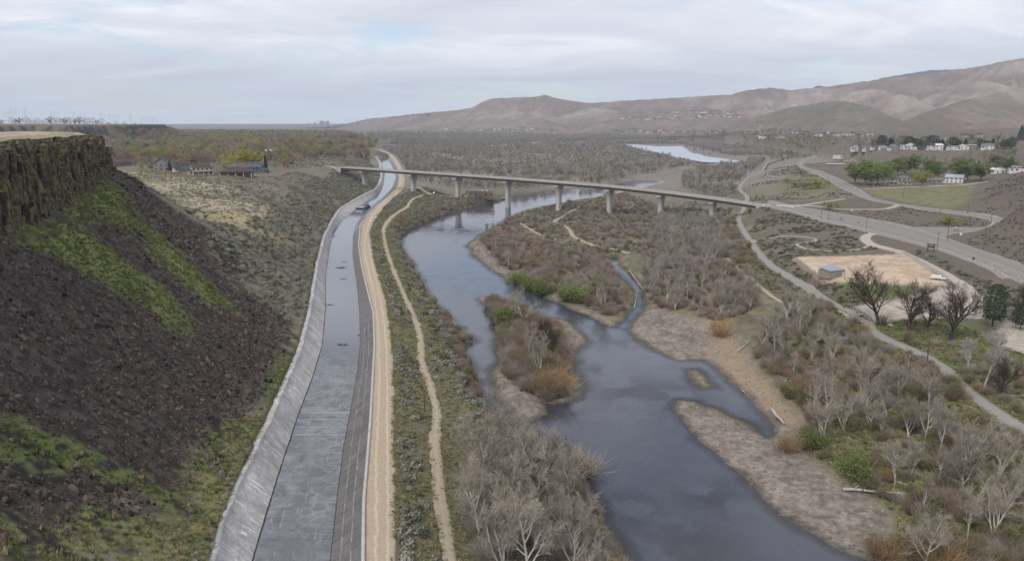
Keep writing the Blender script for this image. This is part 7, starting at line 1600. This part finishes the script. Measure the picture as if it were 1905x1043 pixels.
# peninsula between river and creek
PEN_E = atl([(880,455),(930,430),(1000,450),(1060,470),(1130,470),(1150,520),(1170,545),(1160,580),(1120,590),(1060,568),(1000,540),(930,503)], 1.5)
P = spaced(scatter(PEN_E, 1500, 512, .4, 3.0, lambda P, z, I: off_gravel(P) > .5), 5.0, 60); grove(P, ['willow_red0', 'willow_red1', 'willow_brown0', 'willow_brown1', 'willow_orange', 'willow_grey'], (1.8, 1.8, 3, 3, .8, 3), 2.4, 4.8, lambda k, p, h: {'willow_orange': 'orange', 'willow_grey': 'grey', 'willow_brown0': 'brown', 'willow_brown1': 'mauve'}.get(k, 'reddish') + (' tall' if h > 3.8 else ' low') + ' bare willow on the wooded point, ' + ('creek side' if p[0] > 30 else 'river tip' if p[0] < 0 else 'middle'), 'shrub', 'willow_shrub', 'bare willows on the wooded point', 513)
P = spaced(scatter(PEN_E, 800, 514, .4, 5.0), 8.5, 24); grove(P, ['multistem0', 'multistem1', 'grey0', 'grey1', 'olive1', 'cottonwood3'], (3, 3, 2, 2, .8, 1.5), 6.5, 11, lambda k, p, h: ('budding olive tree' if k[0] == 'o' else 'slender bare tree') + ' on the wooded point between river and creek', 'tree', 'bare_tree', 'trees on the wooded point', 515)
for x, yb, yt, lb in ((963,528,498,'first of the bright green willows along the wooded point'),(988,541,508,'second of the bright green willows along the wooded point'),(1008,550,516,'third of the bright green willows along the wooded point'),(1070,562,520,'tall green willow near the creek end of the wooded point'),(1055,560,530,'low green willow left of the tall one on the point')): tree('willow_green0', x, yb, yt, lb, 'shrub', wide=1.35)
for x, yb, yt, lb in ((1110,560,478,'slim white-barked tree nearest the creek'),(1125,572,490,'second slim white-barked tree at the creek side')): tree('multistem1', x, yb, yt, lb, wide=.6)
tree('grey1', 916, 412, 386, 'lone small bare tree at the water edge left of the river pier', wide=.9); tree('low_green', 906, 424, 413, 'small evergreen bush on the river bank tip', 'shrub', name='willow_shrub')
# grey woods right of the creek up to the bridge
WOOD_C = atl([(1195,455),(1230,420),(1330,425),(1372,450),(1372,500),(1420,545),(1400,580),(1340,600),(1250,575),(1200,560),(1200,510)], 2.5)
P = spaced(scatter(WOOD_C, 2600, 520, .6, 2.0, lambda P, z, I: (off_gravel(P) > 0) * (seg_dist(P, BIKE, False) > 17) * (seg_dist(P, TRAIL, False) > 8)), 4.8, 105); grove(P, ['grey0', 'grey1', 'grey2', 'cottonwood0', 'multistem0', 'multistem2', 'cottonwood2'], (3, 3, 3, 1.6, 2, 2, 1.2), 8.5, 14.5, lambda k, p, h: ('pale-limbed ' if k[0] == 'c' else 'many-stemmed ' if k[0] == 'm' else 'grey ') + ('tall ' if h > 12.5 else 'short ' if h < 10 else '') + 'bare tree in the right-hand woods, closest to ' + nearest(p, MARKS), 'tree', 'bare_tree', 'bare woods between creek and bike path', 521)
P = spaced(scatter(WOOD_C, 1600, 522, .5, 1.5, lambda P, z, I: off_gravel(P) > .5), 5, 30); grove(P, ['willow_grey', 'willow_brown0', 'willow_brown1', 'willow_red1', 'willow_green1'], (3, 2, 2, 1.5, 1), 2.2, 4.2, lambda k, p, h: {'willow_green1': 'olive', 'willow_grey': 'grey', 'willow_red1': 'reddish'}.get(k, 'brown') + ' low shrub under the right-hand woods, closest to ' + nearest(p, MARKS), 'shrub', 'willow_shrub', 'undergrowth between creek and bike path', 523)
# near right bank
P = spaced(scatter(NEARR, 2600, 530, .9, 3.0, lambda P, z, I: (off_gravel(P) > 3) * (seg_dist(P, BIKE, False) > 15) * sstep(.36, .5, fbm(P[:, 0] * .05, P[:, 1] * .05, 531, 3))), 5.4, 60); grove(P, ['cottonwood0', 'cottonwood1', 'cottonwood3', 'multistem0', 'multistem1', 'multistem2', 'grey1'], (2.6, 2.6, 2.6, 2, 2, 2, 2), 8.5, 15.5, lambda k, p, h: ('many-stemmed ' if k[0] == 'm' else '') + ('tall ' if h > 12 else 'short ') + 'bare pale tree in the thicket below the bike path', 'tree', 'bare_tree', 'bare trees of the near right bank', 532)
P = spaced(scatter(NEARR, 3000, 533, .8, 2.0, lambda P, z, I: (off_gravel(P) > .3) * (.25 + .75 * sstep(26, 8, off_gravel(P)))), 4.4, 85); grove(P, ['willow_red0', 'willow_red1', 'willow_brown0', 'willow_brown1', 'willow_orange', 'willow_grey', 'willow_green1'], (.9, .9, 2.4, 3.4, .6, 4.2, 2.0), 2.4, 5.0, lambda k, p, h: {'willow_orange': 'orange', 'willow_green1': 'olive', 'willow_grey': 'grey'}.get(k, 'mauve-brown' if k.endswith('n1') else 'brown') + ' willow shrub on the bank behind the near gravel bar', 'shrub', 'willow_shrub', 'willows of the near right bank', 534)
for x, yb, yt, k, lb, w in ((1512,835,788,'willow_green0','left of two bright green willows by the gravel bar',1.3),(1588,892,828,'willow_green0','right and taller of two bright green willows by the gravel bar',1.1),(1640,1035,985,'willow_orange','golden-orange shrub at the foot of the gravel bar',1.6),(1765,1060,1005,'willow_orange','orange shrub cut by the bottom edge of the picture',1.7),(1520,745,690,'willow_orange','rusty orange willow above the sandy inlet',1.8),(1545,735,690,'willow_red0','dark red willow right of the rusty orange one',1.5),(1465,840,800,'willow_orange','low orange-brown shrub where the bar meets the bank',1.4),(1340,625,585,'willow_orange','tawny shrub at the edge of the gravel bar near the creek',1.4)): tree(k, x, yb, yt, lb, 'shrub', wide=w)
for x, yb, yt, lb in ((1600,720,642,'bare white tree above the orange willow'),(1650,745,665,'bare white tree left of the paired posts'),(1720,820,720,'wide bare grey tree in the middle of the right thicket'),(1790,920,795,'lone thin pale trunk below the bike path'),(1800,1000,885,'sprawling white-limbed tree in the lower right corner'),(1870,960,840,'bare pale tree near the right edge below the path'),(1845,1000,880,'leaning thin trunk near the right edge')): tree(TR.choice(['cottonwood0', 'cottonwood3', 'multistem0']), x, yb, yt, lb, wide=.9)
# dark trees by the lot
for x, yb, yt, k, lb in ((1634,604,484,'dark0','big dark bare tree with drooping crown in front of the dirt lot'),(1690,622,518,'dark1','dark bare tree second from the left behind the bike path'),(1768,632,508,'dark2','broad dark bare tree beside the gravel drive'),(1725,610,540,'dark0','smaller dark bare tree between the two broad ones'),(1890,600,518,'dark1','dark bare tree at the right edge above the drive'),(1585,560,532,'grey2','small grey bare tree near the rail fence'),(1560,552,535,'grey0','low bare sapling at the lot corner'),(1830,725,610,'grey1','grey bare tree right of the bike path'),(1800,690,620,'grey2','bare grey tree behind the tall pole'),(1860,735,650,'dark2','dusky bare tree at the right of the green patch'),(1393,400,385,'dark1','thorny bare shrub under the bridge end')): tree(k, x, yb, yt, lb, wide=1.15)
tree('pine0', 1846, 608, 527, 'dark green pine left of two by the gravel drive'); tree('pine1', 1898, 612, 560, 'dark pine at the right edge below the drive')
P = spaced(scatter(atl([(1640,640),(1760,640),(1905,690),(1905,790),(1800,735),(1700,665)], 7), 700, 540, .8, 1), 4.5, 20); grove(P, ['willow_grey', 'willow_brown0', 'willow_brown1', 'willow_green1'], (3, 2, 2, 1), 1.4, 3.0, 'low bare shrub on the grass right of the bike path', 'shrub', 'willow_shrub', 'shrubs right of the bike path', 541)
# willows along left bank and under bridge
P = spaced(scatter(atl([(755,470),(745,440),(770,420),(850,385),(900,372),(870,370),(800,385),(735,420),(735,460),(760,500),(800,555),(850,610),(880,640),(900,740),(880,740),(855,680),(830,620),(790,575)], 2), 1600, 545, .8, .5), 6, 28); grove(P, ['willow_brown0', 'willow_brown1', 'willow_grey', 'willow_red1', 'willow_green1'], (3, 2, 2, 1, .7), 2.2, 4.2, lambda k, p, h: {'willow_green1': 'olive', 'willow_grey': 'grey', 'willow_red1': 'reddish'}.get(k, 'brown') + ' shrub lining the left river bank, ' + ('across from the island' if p[1] < 330 else 'at the wide bend' if p[1] < 480 else 'near the bridge'), 'shrub', 'willow_shrub', 'shrubs along the left river bank', 546)
# dense undergrowth that reads as one mass
def thickets():
    K = ['willow_red0', 'willow_red1', 'willow_brown0', 'willow_brown1', 'willow_orange', 'willow_green1', 'willow_grey', 'scrub0', 'scrub1', 'sagegreen']; parts = []
    og = lambda m_: (lambda P, z, I: (off_gravel(P) > m_) * (.35 + .65 * sstep(.36, .5, fbm(P[:, 0] * .07, P[:, 1] * .07, 601, 3))))
    def add(poly, dens, seed, w, s0, s1, thin, clear=.9, wmin=1.2): parts.append((scatter(poly, dens, seed, clear, wmin, thin), K, w, s0, s1, seed))
    add(NEARR, .12, 602, (.4, .4, 2.4, 1.6, .4, 3.2, 3.0, 1.4, 1.4, 3.6), .7, 1.45, og(.3)); add(WOOD_C, .11, 603, (.8, .8, 2, 2, .2, .8, 3.5, 2, 2, 1.2), .8, 1.5, og(.3)); add(PEN_E, .16, 604, (1, 1, 2.4, 2.8, .4, .9, 3, 1.5, 1.5, 1.5), .8, 1.5, og(.2), .9, 2.2)
    add(PENIN, .05, 605, (.6, .6, 2, 2, .2, .6, 3, 1, 1, 1), .7, 1.3, og(1)); add(CL_A, .2, 606, (.3, .3, 2, 2, .2, 1, 4, 1, 1, 1), .8, 1.5, None, .9, .2)
    add(atl([(905,560),(940,562),(1000,590),(1036,606),(1046,650),(1044,700),(1050,735),(1030,742),(965,730),(935,695),(938,660),(928,610)], 1), .26, 607, (1, 1, 3, 2, .3, 1.6, 2.5, 1.5, 1.5, 1), .9, 1.7, None, .5, .4)
    LB = np.vstack([RIVER[9:27, :2], (RIVER[9:27, :2] + np.array((-7.0, 3.0)))[::-1]]); add(LB, .14, 608, (.4, .4, 2.4, 2, .2, .9, 3, 2, 2, 3), .6, 1.2, None, .6, .3)
    add(atl([(1020,880),(1070,872),(1105,930),(1140,1000),(1165,1050),(1185,1110),(1095,1110),(1070,1000)], 1.5), .3, 611, (.3, .3, 2.4, 1.6, .6, 1.6, 3, 1.5, 1.5, 2), .5, 1.1, None, .9, .1)
    add(SLOPE_B, .06, 609, (.5, .5, 1, 1, .2, 1.2, 2, 2, 2, 2), .7, 1.2, None); add(atl([(1640,640),(1760,640),(1905,690),(1905,790),(1800,735),(1700,665)], 7), .05, 610, (.3, .3, 2, 2, .2, 1, 3, 2, 2, 1), .6, 1.1, None)
    plant('willow_thicket', parts, K, 'dense bare willow and brush thicket along the river banks', 'shrubs')
thickets()
# yellow shrubs on the flat and round tree by the junction
for x, yb, yt, k, lb in ((1768,417,399,'bush0','round yellow-green bush inside the road loop'),(1520,350,330,'bush0','yellow-green tree on the flat above the bridge end'),(1500,352,335,'bush1','olive tree left of the yellow-green one on the flat'),(1480,348,335,'bush1','small olive tree left on the flat'),(1545,390,374,'bush0','small bright tree beside the pale spur'),(1490,325,312,'bush1','olive bush by the sweeping road'),(1462,340,330,'bush1','low olive bush beside the bike path bend')): tree(k, x, yb, yt, lb, wide=2.5 if x == 1768 else 1.9, name='leafy_tree')
# green belt on the right
for x, yb, yt, k, lb, w in ((1610,345,298,'green0','big bright green tree at the left of the farm belt',1.25),(1590,342,305,'olive0','olive tree at the road edge of the farm belt',1.2),(1632,343,302,'green1','green tree second from the left of the farm belt',1.2),(1625,346,318,'olive1','grey-olive tree in front of the belt',1.3),(1690,325,288,'green1','tall green tree behind the farmhouse',1.3),(1668,328,296,'olive0','olive tree behind the farmhouse roof',1.2),(1714,346,322,'yellow1','round yellow-green tree right of the farmhouse',1.15),(1745,332,304,'green0','green tree behind the outbuilding',1.3),(1730,328,300,'olive0','olive tree left of the outbuilding trees',1.2),(1800,338,298,'green0','large rounded green tree right of the white house',1.45),(1825,336,306,'green1','green tree right of the large rounded one',1.3),(1852,318,292,'olive0','pale green tree near the top right of the belt',1.4),(1870,320,295,'green1','rightmost green tree of the belt',1.3),(1780,322,296,'olive1','hazy olive tree between the big ones',1.3),(1650,336,304,'olive1','thin olive tree left of the farmhouse',1.2)): tree(k, x, yb, yt - 4, lb, wide=w * 1.15, group='green belt by the farm')
P = spaced(scatter(atl([(1590,330),(1600,310),(1700,303),(1800,302),(1890,305),(1880,330),(1800,330),(1700,338),(1620,340)], 19), 900, 550, 2.5, 1), 7, 110); grove(P, ['low_grey0', 'low_grey1', 'low_brown0', 'low_olive', 'low_green', 'grey1'], (2, 2, 2, 2, 1.8, 1), 8, 13.5, lambda k, p, h: {'low_olive': 'olive', 'low_green': 'green', 'low_brown0': 'brown bare'}.get(k, 'grey bare') + (' tall' if h > 11 else ' small') + ' tree filling the farm belt, ' + ('left part' if p[0] / p[1] < .53 else 'middle' if p[0] / p[1] < .62 else 'right part'), 'tree', 'bare_tree', 'background trees of the farm belt', 551)
rs = rs_(77)
for i, x in enumerate((1598,1628,1640,1655,1672,1690,1702,1712,1722,1733,1744,1752,1760,1772,1783,1795,1812,1824,1835,1846,1855,1868,1880,1660,1682,1716)):
    yb = 276 + rs.uniform(-3, 2); tree(('low_pine', 'pine1', 'pine0', 'spruce1')[i % 4], x, yb, yb - rs.uniform(14, 25), f"dark evergreen above the bench houses, {'near the' if i < 23 else 'behind the'} {['left end','left third','middle','right third','right end'][min(4, int((x - 1590) / 60))]} of the row", name='evergreen_tree', group='evergreens above the bench houses', wide=1.7)
tree('spruce1', 1898, 262, 232, 'tall dark evergreen at the right edge of the skyline trees', wide=1.3)
# left terrace trees
for x, yb, yt, k, lb, w in ((495,321,287,'spruce0','dark conical evergreen right of the slate-blue house',.9),(617,285,263,'spruce1','broad dark evergreen above the canal slope',1.0),(428,312,282,'yellow1','left of the yellow willows behind the brown house',1.4),(458,308,277,'yellow0','middle yellow willow behind the slate roof',1.4),(480,306,279,'yellow1','right of the yellow willows behind the slate roof',1.4),(534,310,289,'yellow0','small round yellow-green tree right of the evergreen',1.2),(597,288,273,'yellow1','wide yellow-green tree left of the broad evergreen',1.5),(295,296,275,'yellow0','yellow-green tree behind the sprawling house',1.3),(316,318,298,'spruce1','dark evergreen between the grey houses',1.1),(405,326,303,'low_pine','dark round evergreen right of the cream house',1.1),(330,320,294,'low_brown0','plum-red bare tree beside the narrow house',1.1),(420,322,296,'low_olive','tawny tree left of the brown house',1.3),(365,306,284,'low_bud','pinkish budding tree behind the cream house',1.4),(345,308,286,'low_bud','pink-red tree left of the cream house',1.3),(262,316,300,'low_olive','green shrubby tree in front of the sprawling house',1.4),(282,317,301,'low_green','green shrub right of the sprawling house front',1.3),(515,318,298,'low_grey0','grey bare tree right of the conical evergreen',1.2),(400,300,283,'low_grey1','whitish bare tree behind the cream house',1.3)): tree(k, x, yb, yt, lb, wide=w, name='evergreen_tree' if k[0] == 's' or 'pine' in k else None, group='garden trees on the terrace')
SUB = atl([(200,312),(300,311),(420,309),(520,306),(560,298),(640,284),(690,272),(660,262),(560,254),(400,252),(200,262)], 36)
SKEYS = ['low_brown0', 'low_brown1', 'low_bud', 'low_olive', 'low_grey1', 'low_pine', 'low_spruce', 'low_yellow', 'low_green', 'low_mauve0']; SW = (1, 1, 3, 4, 1.3, 1.1, .5, .6, 1.1, .9)
P = spaced(scatter(SUB, 6000, 560, 3, 1), 9.5, 205)
grove(P, SKEYS, SW, 10, 17, lambda k, p, h: {'low_bud': 'red-brown budding', 'low_olive': 'olive', 'low_pine': 'dark evergreen', 'low_spruce': 'dark pointed evergreen', 'low_yellow': 'yellow-green', 'low_green': 'green', 'low_grey1': 'grey bare', 'low_mauve0': 'mauve bare'}.get(k, 'brown bare') + (' tall' if h > 13.5 else ' small') + ' tree among the suburb houses, ' + ('front' if p[1] < 1000 else 'middle' if p[1] < 1500 else 'rear') + (' left' if p[0] / p[1] < -.42 else ' right'), 'tree', 'suburb_tree', 'suburb trees on the left terrace', 561)
GARD = atl([(205,318),(330,322),(420,320),(500,322),(560,310),(565,296),(400,297),(205,300)], 36)
P = scatter(GARD, 1600, 565, 3, 1); hm = np.array(HOMES); P = P[(np.sqrt(((P[:, None, :2] - hm[None]) ** 2).sum(-1)).min(1) > 9.5)]; P = spaced(P, 6.0, 88)
grove(P, ['low_brown0', 'low_bud', 'low_olive', 'low_grey1', 'low_pine', 'low_mauve0'], (2.4, 3, 3, 1.6, 1.1, 1.6), 7, 12.5, lambda k, p, h: {'low_bud': 'reddish budding', 'low_olive': 'olive', 'low_pine': 'dark round evergreen', 'low_grey1': 'grey bare', 'low_mauve0': 'mauve bare'}.get(k, 'brown bare') + ' garden tree between the terrace houses', 'tree', 'suburb_tree', 'garden trees between the terrace houses', 566)
# stuff: farther suburb, woods of the valley floor, far tree lines
rs = rs_(88)
SUB2 = atl([(150,262),(400,253),(560,254),(660,262),(690,268),(700,255),(640,246),(500,240),(300,240),(180,250)], 35)
SUB2 = np.vstack([SUB2])
CLEAR = [atl([(1145,268),(1270,268),(1392,300),(1390,309),(1300,304),(1205,287)], 4), atl([(1165,350),(1180,328),(1266,319),(1272,330),(1225,346)], 2.5), atl([(940,360),(1050,344),(1160,350),(1160,375),(1040,384),(960,392)], 2)]
def clear_view(P): return np.minimum.reduce([sstep(-2, 6, sdf(P, c, 20)) for c in CLEAR]) * .97 + .03
def far_stuff():
    K = SKEYS + ['low_grey0', 'low_grey2', 'low_mauve1']; parts = []
    parts.append((scatter(SUB, .006, 570, 3, 1), SKEYS, SW, 1.0, 1.7, 571)); parts.append((scatter(SUB2, 6500, 572, 3, 1), SKEYS, SW, 1.3, 2.3, 573))
    plant('suburb_canopy', parts, K, 'reddish and olive canopy of the suburb stretching to the plain', 'trees')
    parts = []
    W1 = atl([(770,345),(740,315),(720,285),(700,270),(760,262),(900,258),(1000,256),(1150,262),(1300,262),(1440,280),(1410,310),(1385,330),(1365,360),(1330,372),(1270,345),(1270,318),(1200,328),(1100,343),(1020,347),(940,360),(900,350)], 5)
    th = lambda P, z, I: (1 - .82 * (sdf(P, GAP, 30) < 0)) * clear_view(P) * sstep(.33, .48, fbm(P[:, 0] * .011, P[:, 1] * .011, 581, 3)) * (P[:, 0] > -150 - P[:, 1] * .1)
    parts.append((scatter(W1, .021, 580, 3, 3, th), ['low_grey0', 'low_grey1', 'low_grey2', 'low_mauve0', 'low_mauve1', 'low_brown0', 'low_olive', 'low_pine'], (4, 4, 4, 2.5, 2.5, 1.6, .5, .08), .75, 1.35, 582))
    W2 = atl([(700,272),(690,262),(680,250),(800,245.5),(1000,245.5),(1300,248),(1460,258),(1500,275),(1440,280),(1300,262),(1150,262),(1000,256),(900,258),(760,262)], 6)
    parts.append((scatter(W2, 12000, 583, 3, 3), ['low_grey0', 'low_grey1', 'low_grey2', 'low_mauve0', 'low_mauve1', 'low_brown0', 'low_olive', 'low_pine'], (4, 4, 4, 3, 3, 1.6, .5, .25), .9, 1.6, 584))
    W3 = atl([(1225,385),(1330,385),(1365,415),(1340,430),(1230,420),(1200,400)], 3); parts.append((scatter(W3, .03, 585, 1, 2), ['low_grey0', 'low_grey1', 'low_grey2', 'low_brown0'], (3, 3, 3, 1), .6, 1.0, 586))
    W4 = atl([(1440,292),(1500,285),(1560,280),(1600,282),(1560,276),(1480,268),(1420,276)], 15); parts.append((scatter(W4, 500, 587, 4, 2), ['low_grey0', 'low_brown0', 'low_olive', 'low_pine'], (3, 2, 2, 1), .7, 1.2, 588))
    plant('valley_woods', parts, K, 'grey-mauve leafless woods filling the valley floor beyond the bridge', 'trees')
    # thin dark tree lines on far edges: follow the sight lines down to the ground
    pxs, kk, ss = [], [], []
    def line(n, x0, x1, y0, y1, jy, keys, s0, s1):
        for i in range(n): k = rs.random_sample(); pxs.append((x0 + (x1 - x0) * k, y0 + (y1 - y0) * k + rs.uniform(-jy, jy))); kk.append(keys[rs.randint(len(keys))]); ss.append(rs.uniform(s0, s1))
    line(170, 1140, 1350, 246, 248, 4, ['low_pine', 'low_spruce', 'low_grey0', 'low_brown0'], .9, 1.6); line(150, 690, 1050, 246, 246, 3.5, ['low_pine', 'low_brown0', 'low_grey0', 'low_olive'], 1.0, 1.8); line(120, 622, 800, 234, 213, 2.5, ['low_pine', 'low_brown0'], 1.2, 2.2)
    line(110, 1380, 1640, 257, 258, 5, ['low_pine', 'low_brown0', 'low_grey0', 'low_spruce'], .7, 1.3); line(60, 1160, 1380, 221, 214, 4, ['low_pine', 'low_brown0'], .6, 1.0); line(70, 320, 640, 238, 238, 2, ['low_brown0', 'low_olive', 'low_grey0', 'low_pine'], 1.0, 1.8); line(90, 1600, 1890, 262, 258, 6, ['low_pine', 'low_grey0', 'low_brown0'], .7, 1.2)
    P = hits(pxs, 700, 16000, ground, 420); idx = [K.index(k) if k in K else 0 for k in kk]; s = np.array(ss); rot = np.stack([s * 0, s * 0, rs.uniform(0, 6.28, len(s))], 1)
    instancer('far_tree_lines', P, K, idx, rot, np.stack([s, s, s], 1), 'thin dark tree lines along the far edges of the valley', 'trees')
far_stuff()
# trees along the far lava table skyline
for i, x in enumerate((3, 22, 30, 37, 48, 56, 63, 70, 78, 86, 95, 101, 110, 118, 124, 131, 140, 148, 155, 162, 172, 180, 188, 200, 216, 230, 250, 262)):
    t = 1700; q = at_t(x, 224, t); z = float(ground(q[None, :2])[0]); h = (TR.uniform(8, 15) if x < 190 else TR.uniform(4, 8)) * t / 1360; k = TR.choice(['low_pine', 'low_pine', 'low_olive'])
    copy_tree(k, 'skyline_tree', (q[0], q[1], z - .5), TR.uniform(0, 6), h / _ZM[k] * 1.5, f"{'dark evergreen' if k == 'low_pine' else 'olive'} tree on the far lava table, {'left of' if x < 60 else 'below' if x < 190 else 'right of most of'} the power towers", 'tree', 'trees on the far lava table', .68)

# ------------------------------------------------------------------ haze
def build_haze():
    m_ = bpy.data.materials.new('haze'); m_.use_nodes = True; nt = m_.node_tree; nt.nodes.remove(nt.nodes['Principled BSDF'])
    v = nd(nt, 'ShaderNodeVolumePrincipled'); v.inputs['Color'].default_value = (.80, .87, 1.0, 1); v.inputs['Density'].default_value = 6.8e-5; v.inputs['Anisotropy'].default_value = .2
    nt.links.new(v.outputs[0], nt.nodes['Material Output'].inputs['Volume'])
    top = max(v_.co.z for v_ in hills.data.vertices) + 40
    o = MB().box(-11000, 11000, -1500, 13200, -45, top).build('haze', m_); tag(o, 'thin blue haze lying over the far plain and hills', 'haze', kind='stuff')
build_haze()
